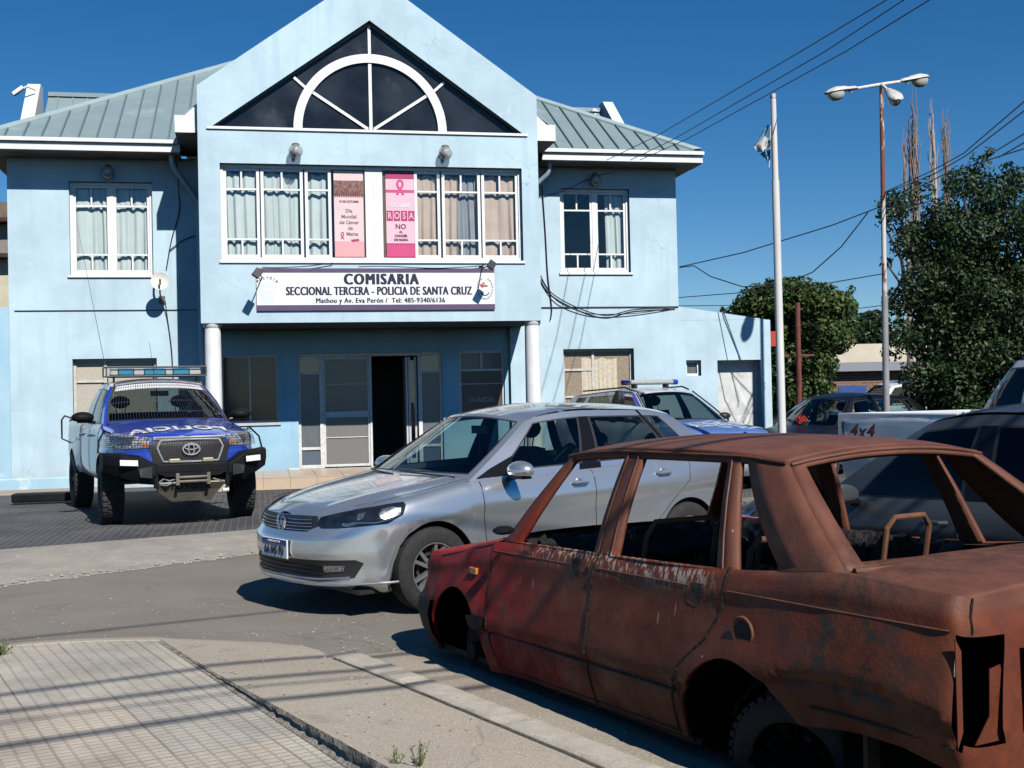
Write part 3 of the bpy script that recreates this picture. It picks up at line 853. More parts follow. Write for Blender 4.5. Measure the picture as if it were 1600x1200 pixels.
w = MB().box(AW[0], AW[0] + .05, .1, .16, AW[2], AW[3]).box(AW[1] - .05, AW[1], .1, .16, AW[2], AW[3]).box(AW[0] + .05, AW[1] - .05, .1, .16, AW[2], AW[2] + .05).box(AW[0] + .05, AW[1] - .05, .1, .16, AW[3] - .05, AW[3]).build('small_window', m_frame, st)
MB().box(AW[0] + .05, AW[1] - .05, .14, .145, AW[2] + .05, AW[3] - .05).build('pane', m_grey_g, w)

# ---- windows
def curtain(u0, u1, z0, z1, y, mat, parent, amp=.017, waves=9, seed=0, gap=None):
    P = []; n = int((u1 - u0) * 60) + 4; rnd = random.Random(seed); ph = rnd.uniform(0, 6); pw_ = rnd.uniform(.65, 1.5)
    for j in range(9):
        v = j / 8; row = []
        for i in range(n + 1):
            t0_ = i / n; u = u0 + (u1 - u0) * t0_; t = t0_ ** pw_ + .035 * math.sin(t0_ * 7 + ph)
            wv = math.sin(t * waves * 2 * math.pi + ph) + .5 * math.sin(t * waves * 3.7 * math.pi + ph * 2) + .35 * math.sin(t * 31 + v * 2)
            top = z1 - .045 * abs(math.sin(t * (u1 - u0) * 9 + ph)) if j == 8 else z0 + (z1 - z0) * v
            row.append((u + .01 * math.sin(v * 3 + ph), y + amp * wv * (1.1 - .35 * v), top))
        P.append(row)
    return MB().grid(P).build('curtain', mat, parent, smooth=True)

def sash(mb, u0, u1, z0, z1, y, fr=.045, d=.05, tz=None, bz=None, mid=True, mt=.03):
    mb.box(u0, u0 + fr, y, y + d, z0, z1).box(u1 - fr, u1, y, y + d, z0, z1)
    mb.box(u0 + fr, u1 - fr, y, y + d, z0, z0 + fr).box(u0 + fr, u1 - fr, y, y + d, z1 - fr, z1)
    h = z1 - z0
    t_ = z1 - h * .235; b_ = z0 + h * .205
    mb.box(u0 + fr, u1 - fr, y + .006, y + d - .006, t_ - mt / 2, t_ + mt / 2)
    mb.box(u0 + fr, u1 - fr, y + .006, y + d - .006, b_ - mt / 2, b_ + mt / 2)
    if mid:
        c = (u0 + u1) / 2
        mb.box(c - mt / 2, c + mt / 2, y + .008, y + d - .008, t_ + mt / 2, z1 - fr)
        mb.box(c - mt / 2, c + mt / 2, y + .008, y + d - .008, z0 + fr, b_ - mt / 2)

def white_window(o, curt):
    u0, u1, z0, z1 = o; y = .10
    mb = MB(); f = .055
    mb.box(u0, u0 + f, y - .02, y + .08, z0, z1).box(u1 - f, u1, y - .02, y + .08, z0, z1)
    mb.box(u0 + f, u1 - f, y - .02, y + .08, z1 - f, z1).box(u0 + f, u1 - f, y - .02, y + .08, z0, z0 + f)
    c = (u0 + u1) / 2
    mb.box(c - .035, c + .035, y - .01, y + .07, z0 + f, z1 - f)
    sash(mb, u0 + f, c - .035, z0 + f, z1 - f, y)
    sash(mb, c + .035, u1 - f, z0 + f, z1 - f, y)
    w = mb.build('window', m_frame, st, weld=False)
    MB().box(u0 - .04, u1 + .04, -.035, y - .021, z0 - .045, z0 - .003).build('sill', m_frame, w, bevel=.005)
    MB().box(u0 + f, u1 - f, y + .02, y + .024, z0 + f, z1 - f).build('pane', m_glass, w)
    for a, b, m_, s_ in curt:
        curtain(u0 + f + (u1 - u0 - 2 * f) * a, u0 + f + (u1 - u0 - 2 * f) * b, z0 + .02, z1 - .06, y + .085, m_, w, seed=s_, waves=5 * (b - a) + 1)
    return w
white_window(WL, [(0, .50, m_curt_g, 1), (.51, 1, m_curt_g, 2)])
white_window(WR, [(.70, .99, m_curt_g, 3)])

# long window over the porch
y = Y + .12; u0, u1, z0, z1 = BW
U_ = lambda px: fac(px, 335, 1.58)[0]
mb = MB(); f = .06
mb.box(u0, u0 + .05, y - .02, y + .08, z0, z1).box(u1 - .05, u1, y - .02, y + .08, z0, z1)
mb.box(u0 + .05, u1 - .05, y - .02, y + .08, z1 - f, z1).box(u0 + .05, u1 - .05, y - .02, y + .08, z0, z0 + f)
sL = [(u0 + .05, U_(406), True), (U_(408), U_(474), True), (U_(477), U_(518), False)]
sR = [(U_(648), U_(688), False), (U_(691), U_(751), True), (U_(753), u1 - .05, True)]
for a, b, m_ in sL + sR: sash(mb, a, b, z0 + f, z1 - f, y, fr=.05, mid=m_)
cpa, cpb = U_(571), U_(598)
mb.box(cpa, cpb, y - .02, y + .05, z0 + f, z1 - f)
mb.box(cpa + (cpb - cpa) * .5 - .003, cpa + (cpb - cpa) * .5 + .003, y - .026, y - .02, z0 + f + .1, z1 - f - .1)
lw = mb.build('long_window', m_frame, st, weld=False)
MB().box(u0 - .03, u1 + .03, Y - .03, y - .021, z0 - .05, z0 - .003).build('sill', m_frame, lw, bevel=.005)
MB().box(u0 + .05, cpa, y + .02, y + .024, z0 + f, z1 - f).build('pane', m_glass, lw)
MB().box(cpb, u1 - .05, y + .02, y + .024, z0 + f, z1 - f).build('pane', m_glass, lw)
cz0, cz1 = z0 + .03, z1 - .10
curtain(sL[0][0], U_(455), cz0, cz1, y + .085, m_curt_g, lw, seed=4, waves=8)
curtain(U_(452), U_(519), cz0, cz1, y + .12, m_curt_g, lw, seed=5, waves=4)
curtain(U_(647), U_(716), cz0, cz1, y + .085, m_curt_p, lw, seed=6, waves=5)
curtain(U_(714), U_(746), cz0, cz1, y + .12, m_curt_n, lw, seed=7, waves=3)
curtain(U_(744), u1 - .03, cz0, cz1, y + .09, m_curt_p, lw, seed=8, waves=3, amp=.02)
m_wood = M('brown wooden strip', (.20, .12, .05), (.15, .085, .035), 9, rough=.6)
MB().box(U_(566), cpa - .004, y + .03, y + .06, z0 + f, z1 - f).build('wood_strip', m_wood, lw)
MB().box(cpb + .004, U_(604), y + .03, y + .06, z0 + f, z1 - f).build('wood_strip', m_wood, lw)
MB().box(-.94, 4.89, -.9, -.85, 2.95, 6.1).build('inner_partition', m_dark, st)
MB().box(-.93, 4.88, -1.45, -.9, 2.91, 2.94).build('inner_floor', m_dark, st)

# triangular gable window with its white half-round
y = Y + .14
tw = MB()
bar = lambda a, b, w_, y0, y1: None
def strip(mb, a, b, w_, y0, y1):
    a, b = Vector((a[0], 0, a[1])), Vector((b[0], 0, b[1])); d = (b - a).normalized(); n_ = Vector((-d.z, 0, d.x)) * w_ / 2
    mb.prism([a + n_ + Vector((0, y0, 0)), a - n_ + Vector((0, y0, 0)), b - n_ + Vector((0, y0, 0)), b + n_ + Vector((0, y0, 0))], (0, y1 - y0, 0))
ZB = 6.235; RO = 1.325; RI = 1.175
NA_ = 48; V = []
for i in range(NA_ + 1):
    t = math.pi * i / NA_; c_, s_ = math.cos(t), math.sin(t)
    V.append([(CX + RO * c_, y - .05, ZB + RO * s_), (CX + RI * c_, y - .05, ZB + RI * s_), (CX + RI * c_, y + .03, ZB + RI * s_), (CX + RO * c_, y + .03, ZB + RO * s_), (CX + RO * c_, y - .05, ZB + RO * s_)])
tw.grid(V)
strip(tw, (CX, ZB), (CX, ZB + RI), .055, y - .03, y + .02)
strip(tw, (CX, ZB + RO), (CX, 8.09), .05, y - .03, y + .02)
for s in (-1, 1):
    a0, a1 = (CX + s * .05, ZB + .02), (CX + s * RI * .84, ZB + RI * .54)
    strip(tw, a0, a1, .05, y - .03, y + .02)
    strip(tw, (CX + s * RO * .84, ZB + RO * .54), (CX + s * 1.30, ZB + .88), .045, y - .03, y + .02)
gw = tw.build('gable_window', m_frame, st, weld=False)
MB().prism([(-.66, y, 6.24), (CX, y, 8.10), (4.58, y, 6.24)], (0, .006, 0)).build('pane', M('dusty dark gable glass', (.012, .015, .021), (.030, .036, .045), 1.6, rough=.10, spec=.35, c3=(.07, .08, .085), s3=1.1, t3=.60, w3=.2), gw)
fr_ = MB()
m_gf = M('grey window trim', (.16, .165, .17), rough=.6)
strip(fr_, (-.70, 6.245), (CX, 8.09), .05, y - .035, y - .001); strip(fr_, (4.62, 6.245), (CX, 8.09), .05, y - .036, y - .001)
fr_.build('trim', m_gf, gw)
MB().box(-.80, 4.72, Y - .03, y - .037, 6.17, 6.214).build('sill', m_frame, gw)
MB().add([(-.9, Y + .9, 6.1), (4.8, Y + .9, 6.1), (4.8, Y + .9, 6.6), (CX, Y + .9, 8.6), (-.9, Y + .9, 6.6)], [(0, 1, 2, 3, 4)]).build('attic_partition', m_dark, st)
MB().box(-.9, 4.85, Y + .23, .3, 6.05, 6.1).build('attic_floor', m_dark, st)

# ground floor windows of the wings
m_lace2 = M('textured window film', (.20, .15, .10), (.36, .29, .22), 55, rough=.5, bump=.3, bscale=90, detail=3)
for o, cut in ((GL, 0), (GR, 1)):
    u0, u1, z0, z1 = o; y = .12
    mb = MB(); f = .05
    mb.box(u0, u0 + f, y, y + .06, z0, z1).box(u1 - f, u1, y, y + .06, z0, z1).box(u0 + f, u1 - f, y, y + .06, z0, z0 + f).box(u0 + f, u1 - f, y, y + .06, z1 - f, z1)
    zt_ = z1 - .42; uc = u0 + (u1 - u0) * (.42 if cut else .36)
    mb.box(u0 + f, uc, y, y + .05, zt_, zt_ + .045).box(uc, uc + .05, y, y + .055, z0 + f, z1 - f)
    mb.box(u0 + f, uc, y, y + .05, z0 + .32, z0 + .36)
    w = mb.build('ground_window', M('cream window paint', (.62, .58, .50), (.5, .46, .4), 14, rough=.6), st, weld=False)
    MB().box(u0 + f, u1 - f, y + .03, y + .036, z0 + f, z1 - f).build('pane', m_lace2 if cut else M('worn cream film', (.52, .48, .41), (.40, .35, .28), 40, rough=.6), w)
    if cut:
        curtain(u0 + .40, u0 + 1.12, z0 + .04, z1 - .16, y + .018, M('cream curtain cloth', (.62, .55, .42), (.5, .43, .32), 20, rough=.9), w, amp=.006, waves=7, seed=11)
    else:
        for k in range(2):
            strip(mb2 := MB(), (uc + .1, z1 - .55), (uc + .3 + .2 * k, z0 + .3), .03, y + .02, y + .029); mb2.build('glazing_tape', m_pwhite, w)
# porch windows and door screen
def framed(o, y, f, name, mat, d=.06):
    u0, u1, z0, z1 = o
    return MB().box(u0, u0 + f, y, y + d, z0, z1).box(u1 - f, u1, y, y + d, z0, z1).box(u0 + f, u1 - f, y, y + d, z0, z0 + f).box(u0 + f, u1 - f, y, y + d, z1 - f, z1)
mb = framed(PL, DW + .05, .035, 'w', m_alu); c = (PL[0] + PL[1]) / 2; mb.box(c - .014, c + .014, DW + .05, DW + .1, PL[2] + .035, PL[3] - .035)
w = mb.build('porch_window', m_alu, st, weld=False)
MB().box(PL[0] + .035, PL[1] - .035, DW + .08, DW + .085, PL[2] + .035, PL[3] - .035).build('pane', M('brown tinted glass', (.035, .028, .022), (.055, .042, .03), 3, rough=.12), w)
MB().box(PL[0] - .04, PL[1] + .04, DW - .03, DW + .048, PL[2] - .05, PL[2] - .004).build('sill', m_alu, w)
mb = framed(PG, DW + .05, .045, 'w', m_alu); zt_ = PG[3] - .35
mb.box(PG[0] + .045, PG[1] - .045, DW + .05, DW + .09, zt_ - .04, zt_).box((PG[0] + PG[1]) / 2 - .02, (PG[0] + PG[1]) / 2 + .02, DW + .05, DW + .09, zt_, PG[3] - .045)
mb.box(PG[0] + .045, PG[1] - .045, DW + .06, DW + .09, 1.82, 1.835)
w = mb.build('guard_window', m_alu, st, weld=False)
MB().box(PG[0] + .045, PG[1] - .045, DW + .08, DW + .085, PG[2] + .045, zt_ - .04).build('pane', m_lace, w)
MB().box(PG[0] + .045, PG[1] - .045, DW + .08, DW + .085, zt_, PG[3] - .045).build('upper_pane', m_grey_g, w)
RX = Matrix.Rotation(math.pi / 2, 4, 'X')
text_mesh('GUARDIA', .13, M('pale lettering', (.42, .42, .42), rough=.6), 'lettering', w, Matrix.Translation(((PG[0] + PG[1]) / 2, DW + .077, 1.52)) @ RX, offset=.002, sx=.85)
ds = empty('entrance_screen'); ds.parent = st
y = DW + .06
uu = lambda px: fac(px, 620, -DW)[0]
a0, a1, a2, a3, a4, a5 = .68, uu(503), uu(579), uu(640), uu(657), 3.38
mb = MB()
mb.box(a0, a5, y, y + .07, 2.385, 2.45)
for a, b in ((a0, a0 + .05), (a1 - .04, a1 + .03), (a2 - .01, a2 + .03), (a4 - .03, a4 + .04), (a5 - .05, a5)): mb.box(a, b, y, y + .07, .315, 2.385)
for a, b in ((a0 + .05, a1 - .04), (a4 + .04, a5 - .05)):
    mb.box(a, b, y + .005, y + .065, 2.06, 2.11).box(a, b, y + .005, y + .065, .315, .38)
    mb.box(a, b, y + .005, y + .065, .66, .71)
scr = mb.build('frame', m_pwhite, ds, weld=False)
for a, b in ((a0 + .05, a1 - .04), (a4 + .04, a5 - .05)):
    MB().box(a, b, y + .03, y + .036, 2.11, 2.385).build('pane', m_glass_dk, ds)
    MB().box(a, b, y + .03, y + .036, .71, 2.06).build('pane', m_grey_g, ds)
    MB().box(a, b, y + .03, y + .036, .38, .66).build('pane', M('blue grey panel', (.10, .13, .16), rough=.4), ds)
dl = MB(); f = .035
A, B = a1 + .032, a2 - .012
dl.box(A, A + f, y + .02, y + .06, .335, 2.38).box(B - f, B, y + .02, y + .06, .335, 2.38).box(A + f, B - f, y + .02, y + .06, .335, .38).box(A + f, B - f, y + .02, y + .06, 2.33, 2.38)
dl.box(A + f, B - f, y + .015, y + .06, 1.25, 1.36).box(A + f, B - f, y + .022, y + .05, .87, .885).box(A + f, B - f, y + .022, y + .05, 1.86, 1.875)
d_ = dl.build('door', m_pwhite, ds, weld=False)
MB().box(A + f, B - f, y + .04, y + .045, .38, 1.25).build('lower_pane', m_lace_g, d_)
MB().box(A + f, B - f, y + .04, y + .045, 1.36, 2.33).build('upper_pane', M('smoky lace glass', (.13, .125, .12), (.17, .165, .155), 50, rough=.2), d_)
MB().box(B - .03, B - .015, y - .01, y + .018, 1.15, 1.35).build('handle', m_alu, d_)
d2 = MB().box(a3 - .05, a3 - .015, y + .08, y + .5, .335, 2.36).box(a3 + .0, a4 - .05, y + .09, y + .13, .335, .45).box(a3 + .0, a3 + .04, y + .09, y + .13, .45, 2.36).box(a4 - .09, a4 - .05, y + .09, y + .13, .45, 2.36).build('open_door', m_alu, ds)
MB().box(a3 + .04, a4 - .09, y + .1, y + .105, .45, 2.3).build('pane', m_glass_dk, d2)
MB().box(a3 + .05, a3 + .09, y + .05, y + .09, 1.1, 1.5).build('handle', m_black, d2)
MB().box(a0 - .2, a0, -.02, DW - .01, .311, .34).build('door_mat_tray', m_pwhite, st)

# downpipes
el = lambda px, py, n: (fac(px, py, n)[0], -n, fac(px, py, n)[1])
p0 = fac(271, 247, .45); 
MB().tube([(-1.46, -.42, 6.0), (-1.46, -.42, 5.86), (-1.44, -.38, 5.78), (-1.10, -.14, 5.30), (-1.02, -.10, 5.18), (-1.02, -.10, 5.0), (-1.02, -.10, .2)], .05, 12).build('downpipe', m_pipe, st, smooth=True)
MB().tube([(5.42, -.42, 6.0), (5.42, -.42, 5.86), (5.40, -.38, 5.78), (5.12, -.14, 5.5), (5.03, -.1, 5.4), (5.03, -.1, 3.3)], .05, 12).build('downpipe', m_pipe, st, smooth=True)
# conduit line across the wings
MB().box(-4.2, -1.08, -.014, -.002, 3.25, 3.268).build('conduit', m_black, st)
MB().box(5.1, 8.07, -.016, -.002, 3.25, 3.275).build('conduit', m_black, st)
MB().box(8.081, 9.99, -.0, .002, 3.0, 3.001).build('coping_line', m_wall, st)
# vent pipe on the roof
vp = fac(929, 180, -3.9)
MB().lathe([(.0, 0), (.045, 0), (.045, .32), (.085, .32), (.085, .35), (.02, .40), (0, .40)], (vp[0], 3.9, vp[1] - .25), n=14).build('vent_pipe', m_white, st, smooth=True)
# ================================================================ things hung on the station
def L2W(u, y, z): return FW(u, -y, z)
FM = Matrix.Translation(FW(0, 0, 0)) @ Matrix.Rotation(FA, 4, 'Z')
def onwall(name, u, y, z):
    return empty(name, FW(u, -y, z), FA)
m_globe, t_, b_ = principled('clear grey lamp glass')
b_.inputs['Base Color'].default_value = (.42, .42, .40, 1); b_.inputs['Roughness'].default_value = .08
b_.inputs['Transmission Weight'].default_value = .0; b_.inputs['Alpha'].default_value = .5; b_.inputs['Coat Weight'].default_value = 1
m_lampbase = M('grey lamp metal', (.10, .10, .10), (.16, .15, .14), 20, rough=.5, metal=.4)
for (px, py, n, lab) in ((168, 268, .13, 'round glass wall lamp under the left eave, above the left upstairs window'),
                         (930, 280, .13, 'round glass wall lamp under the right eave, above the dark upstairs window'),
                         (462, 235, 1.83, 'round glass lamp above the long window, over the pale green curtains'),
                         (696, 238, 1.83, 'round glass lamp above the long window, over the beige and pink curtains')):
    u, z = fac(px, py, n)
    r = onwall('wall_lamp', u, -n, z)
    tag(r, lab, 'wall lamp', 'round glass lamps on the station front')
    MB().lathe([(0, .125), (.05, .122), (.07, .10), (.07, .085), (.0, .085)], (0, .01, -.0), (0, 0, 1), 16).box(-.03, .03, .0, .13, .085, .12).build('lamp_base', m_lampbase, r, smooth=True)
    MB().sphere((0, 0, -.015), .122, 20).build('globe', m_globe, r, smooth=True)
    MB().sphere((0, 0, .01), .035, 10, (1, 1, 1.6)).build('bulb', m_white, r, smooth=True)

# name banner
m_purple = M('banner purple', (.085, .055, .12), (.10, .065, .135), 4, rough=.6)
m_ban = M('banner white', (.80, .80, .80), (.77, .77, .77), 3, rough=.55)
m_navy = M('banner ink', (.008, .010, .035), rough=.5)
U0, U1, Z0, Z1 = -.03, 4.06, 3.10, 3.82
bc = ((U0 + U1) / 2, (Z0 + Z1) / 2)
bn = onwall('banner', bc[0], -1.725, bc[1])
tag(bn, 'long white station name banner with purple edges under the long window', 'banner')
hw, hh = (U1 - U0) / 2, (Z1 - Z0) / 2
P = [[(-hw + 2 * hw * i / 40, .012 - .010 * abs(math.sin(i * .45)) , -hh + 2 * hh * j / 6) for i in range(41)] for j in range(7)]
MB().box(-hw, hw, -.008, .012, -hh, hh).build('sheet', m_ban, bn)
MB().box(-hw, hw, -.0105, -.0085, hh - .075, hh).build('purple_edge', m_purple, bn)
MB().box(-hw, hw, -.0105, -.0085, -hh, -hh + .095).build('purple_edge', m_purple, bn)
T = lambda x, z, y=-.0105: Matrix.Translation((x, y, z)) @ RX
t1 = bold_text('COMISARIA', .265, m_navy, 'lettering', bn, T(.06, .165), d=.017, steps=5, sx=.78, spacing=1.24)
t2 = bold_text('SECCIONAL TERCERA - POLICIA DE SANTA CRUZ', .205, m_navy, 'lettering', bn, T(.04, -.035), d=.009, steps=4, sx=.645, spacing=1.09)
t3 = bold_text('Mathou y Av. Eva Perón /  Tel: 485-9340/6136', .122, m_navy, 'lettering', bn, T(.05, -.195), d=.005, steps=3, sx=.88, spacing=1.09)
# pale police shield at the left end, ringed emblem at the right end
m_pale = M('faded blue print', (.62, .72, .80), (.70, .76, .80), 20, rough=.6)
m_green = M('wreath print', (.10, .17, .14), rough=.6)
m_redp = M('red print', (.45, .06, .05), rough=.6)
sx0 = -hw + .18
MB().prism([(sx0 - .14, -.0095, .06), (sx0 - .10, -.0095, -.19), (sx0, -.0095, -.25), (sx0 + .10, -.0095, -.19), (sx0 + .14, -.0095, .06), (sx0, -.0095, .11)], (0, -.0015, 0)).build('shield', m_pale, bn)
MB().box(sx0 - .12, sx0 + .12, -.0128, -.0115, -.03, .02).build('shield_stripe', m_ban, bn)
ptx = []
for i, ch in enumerate('POLICIA'):
    a = R(48 - i * 16)
    ptx.append(text_mesh(ch, .062, m_navy, 'lettering', bn, Matrix.Translation((sx0 - .21 * math.sin(a), -.0105, .0 + .20 * math.cos(a))) @ RX @ Matrix.Rotation(a * .6, 4, 'Z'), offset=.002))
join_meshes(ptx, 'lettering')
ex = hw - .175; mb = MB()
for i in range(26):
    a = 2 * math.pi * (i + .5) / 26
    if abs(math.sin(a) - 1) < .03: continue
    c_ = Vector((ex + .135 * math.cos(a), -.0115, .01 + .185 * math.sin(a)))
    tdir = a + (1.0 if math.cos(a) > 0 else -1.0) * .6 + math.pi / 2
    d = Vector((math.cos(tdir), 0, math.sin(tdir))) * .026; q = Vector((-d.z, 0, d.x)) * .35
    mb.add([c_ - d, c_ + q, c_ + d, c_ - q], [(0, 1, 2, 3)])
mb.build('wreath', m_green, bn, weld=False)
mb = MB()
for (x, z, s) in ((-.06, .07, .035), (-.02, .10, .03), (-.04, .045, .04), (.03, .05, .03), (.0, .06, .03)):
    mb.add([(ex + x - s, -.0116, z), (ex + x, -.0116, z - s * .6), (ex + x + s, -.0116, z), (ex + x, -.0116, z + s * .7)], [(0, 1, 2, 3)])
mb.build('emblem', m_redp, bn, weld=False)
mb = MB(); pr = []
for i in range(11):
    a = R(200 + 14 * i); pr.append((ex + .08 * math.cos(a), -.0116, -.03 + .08 * math.sin(a)))
mb.tube(pr, .008, 5); mb.build('emblem_arc', m_navy, bn)

# floodlights on short arms
for (px, py, uw, lab) in ((402, 427, None, 'black floodlight on an arm at the left top corner of the banner'), (768, 414, None, 'black floodlight on an arm at the right top corner of the banner')):
    u, z = fac(px, py, 2.25)
    r = onwall('floodlight', u, -2.25, z)
    tag(r, lab, 'floodlight', 'floodlights over the banner')
    s = -1 if px < 500 else 1
    MB().cbox((0, 0, 0), .13, .05, .17, Matrix.Rotation(R(35), 3, 'Y') @ Matrix.Rotation(R(-30), 3, 'X')).build('lamp_housing', m_black, r, bevel=.01)
    MB().tube([(-s * .02, 0, 0), (-s * .05, .25, .0), (-s * .08, .54, -.01)], .011, 6).build('arm', m_black, r)
    MB().box(-s * .08 - .035, -s * .08 + .035, .525, .545, -.06, .05).build('bracket', m_black, r)
def wallcable(name, pts, r, lab, cat='cable', group=None, mat=None):
    """pts: (px, py, n)"""
    W = []
    for px, py, n in pts:
        u, z = fac(px, py, n); W.append(FW(u, n, z))
    # smooth the run
    S_ = []
    for i in range(len(W) - 1):
        a, b = W[max(i - 1, 0)], W[i]; c, d = W[i + 1], W[min(i + 2, len(W) - 1)]
        for q in range(6):
            t = q / 6
            S_.append(.5 * ((2 * b) + (c - a) * t + (2 * a - 5 * b + 4 * c - d) * t * t + (3 * b - a - 3 * c + d) * t ** 3))
    S_.append(W[-1])
    o = MB().tube(S_, r, 5).build(name, mat or m_cable)
    return tag(o, lab, cat, group)
wallcable('cable', [(410, 418, 1.74), (440, 418, 1.75), (480, 416, 1.75), (520, 411, 1.74)], .008, 'thin black cable along the left top edge of the banner')
wallcable('cable', [(560, 417, 1.74), (600, 416, 1.75), (680, 419, 1.75), (745, 416, 1.74), (757, 414, 1.74)], .008, 'thin black cable along the right top edge of the banner')
wallcable('cable', [(844, 430, .05), (862, 458, .04), (905, 482, .04), (948, 493, .05), (990, 484, .04), (1056, 481, .03)], .012, 'black cable sagging beneath the conduit on the right wing')
wallcable('cable', [(845, 436, .05), (870, 470, .05), (915, 489, .05), (955, 491, .06), (1000, 489, .04), (1056, 480, .04)], .009, 'thin black cable looped lowest below the right wing conduit')
wallcable('cable', [(847, 290, .03), (852, 360, .03), (856, 430, .03), (862, 480, .03), (860, 500, .03)], .010, 'black cable running down the right wing beside the gable block')
wallcable('cable', [(845, 308, .02), (880, 298, .02), (930, 275, .03), (960, 270, .03)], .006, 'thin cable slanting across the wall above the dark window')
wallcable('cable', [(277, 255, .35), (279, 300, .05), (280, 330, .03), (268, 375, .03), (260, 420, .03)], .011, 'black cable in the shade beside the left downpipe')
wallcable('cable', [(258, 470, .12), (262, 500, .03), (268, 545, .03), (271, 600, .03)], .010, 'black cable hanging from the satellite dish down the wall')
wallcable('cable', [(264, 392, .03), (285, 376, .03), (305, 368, .03)], .009, 'short cable stub branching right in the shade above the dish')

# satellite dish
u, z = fac(250, 440, .42)
dish = onwall('satellite_dish', u, -.42, z)
tag(dish, 'small white satellite dish on a bracket below the left upstairs window', 'satellite dish')
m_dish = M('dish white', (.74, .71, .64), (.66, .63, .56), 8, rough=.5)
ax = Vector((.08, -.98, .17)).normalized()
MB().lathe([(0, .0), (.05, .003), (.1, .014), (.15, .036), (.157, .04), (.155, .036), (.15, .03), (.1, .006), (.05, -.006), (0, -.008)], (0, 0, 0), ax, 28).build('reflector', m_dish, dish, smooth=True)
MB().cbox(ax * .12 + Vector((.0, 0, -.04)), .03, .03, .10).tube([ax * .01, ax * .1 + Vector((0, 0, -.02))], .006, 6).build('receiver', m_black, dish)
MB().tube([(0, .03, 0), (-.01, .07, -.03), (-.01, .08, -.2), (-.01, .36, -.3), (-.01, .41, -.3)], .014, 8).box(-.06, .05, .395, .415, -.36, -.22).build('bracket', m_lampbase, dish)
MB().tube([(0, .03, -.0), (-.05, .09, .12), (-.05, .1, .22)], .02, 8).build('mast_tip', m_dish, dish)

# security camera on the left parapet
u, z = fac(30, 142, -3.9)
sc_ = onwall('security_camera', u, 3.9, z); tag(sc_, 'small white floodlight camera at the top of the left roof parapet', 'camera')
MB().cbox((-.02, 0, 0), .26, .12, .08, Matrix.Rotation(R(-38), 3, 'Y')).build('housing', m_white, sc_, bevel=.015)
MB().tube([(.08, 0, .05), (.14, 0, .1), (.28, .2, .08)], .02, 6).build('arm', m_white, sc_)

# posters behind the long window
m_p1 = M('pale pink poster paper', (.70, .52, .52), (.76, .58, .58), 3, rough=.6)
m_p1b = M('pink poster foot', (.72, .36, .38), rough=.6)
m_p2 = M('pink poster paper', (.70, .45, .53), (.74, .49, .57), 3, rough=.6)
m_mag = M('magenta print', (.42, .03, .13), rough=.55)
m_magb = M('bright magenta print', (.60, .06, .20), rough=.55)
m_txt = M('maroon print', (.20, .02, .05), rough=.6)
m_gtxt = M('grey print', (.22, .16, .16), rough=.6)
m_pic = M('brown picture print', (.30, .16, .13), (.12, .04, .04), 18, rough=.6)
yP = -1.57
def ribbon(cx, cz, s, y, mat, name, parent):
    K = [(-.36, -1), (-.05, -.38), (.27, .25), (.25, .72), (0, .95), (-.25, .72), (-.27, .25), (.05, -.38), (.36, -1)]
    pts = []
    for i in range(len(K) - 1):
        a, b, c, d = K[max(i - 1, 0)], K[i], K[i + 1], K[min(i + 2, len(K) - 1)]
        for q in range(5):
            t = q / 5
            pts.append(tuple(.5 * ((2 * b[j]) + (c[j] - a[j]) * t + (2 * a[j] - 5 * b[j] + 4 * c[j] - d[j]) * t * t + (3 * b[j] - a[j] - 3 * c[j] + d[j]) * t ** 3) for j in (0, 1)))
    pts.append(K[-1]); pts = [(cx + p[0] * s * .62, cz + p[1] * s * .5) for p in pts]
    w_ = s * .075; mb = MB(); V = []; n = len(pts)
    for i, p in enumerate(pts):
        a, b = pts[max(i - 1, 0)], pts[min(i + 1, n - 1)]; d = Vector((b[0] - a[0], b[1] - a[1])).normalized()
        V.append([(p[0] - d.y * w_, y - .0006 * i / n, p[1] + d.x * w_), (p[0] + d.y * w_, y - .0006 * i / n, p[1] - d.x * w_)])
    mb.grid(V); return mb.build(name, mat, parent, weld=False)
def pbox(px0, px1, py0, py1):
    (a, t), (b, _), (_, q) = fac(px0, py0, 1.6), fac(px1, py0, 1.6), fac(px0, py1, 1.6)
    return a, b, q, t
a, b, q, t = pbox(521, 567, 266, 401); q = max(q, 4.03); t = min(t, 5.53)
w_, h_ = b - a, t - q
p1 = onwall('poster', (a + b) / 2, yP, (q + t) / 2); tag(p1, 'pale pink narrow poster with grey text and a brown picture strip behind the long window', 'poster', 'pink health posters')
MB().box(-w_ / 2, w_ / 2, -.002, .002, -h_ / 2, h_ / 2).build('paper', m_p1, p1)
MB().box(-w_ / 2, w_ / 2, -.004, -.0025, h_ / 2 - .44, h_ / 2 - .17).build('picture_strip', m_pic, p1)
MB().box(-w_ / 2, w_ / 2, -.004, -.0025, -h_ / 2, -h_ / 2 + .27).build('pink_foot', m_p1b, p1)
mb = MB()
for i in range(13):
    x = -w_ / 2 + .02 + i * (w_ - .04) / 12; mb.box(x - .009, x + .009, -.0055, -.0042, h_ / 2 - .46, h_ / 2 - .36 + random.uniform(-.02, .03))
mb.build('crowd_print', M('dark red print', (.13, .015, .02), rough=.6), p1)
TP = lambda x, z: Matrix.Translation((x, -.0045, z)) @ RX
for s_, sz, x, zz, sx_ in (('19 DE OCTUBRE', .052, 0, .19, .9), ('Dia', .085, 0, .03, 1), ('Mundial', .085, 0, -.07, 1), ('del Cáncer', .085, 0, -.17, .9), ('de', .085, .02, -.27, 1), ('Mama', .085, .05, -.37, 1)):
    text_mesh(s_, sz, m_txt if sz < .06 else m_gtxt, 'lettering', p1, TP(x, zz + .02), offset=.002, sx=sx_)
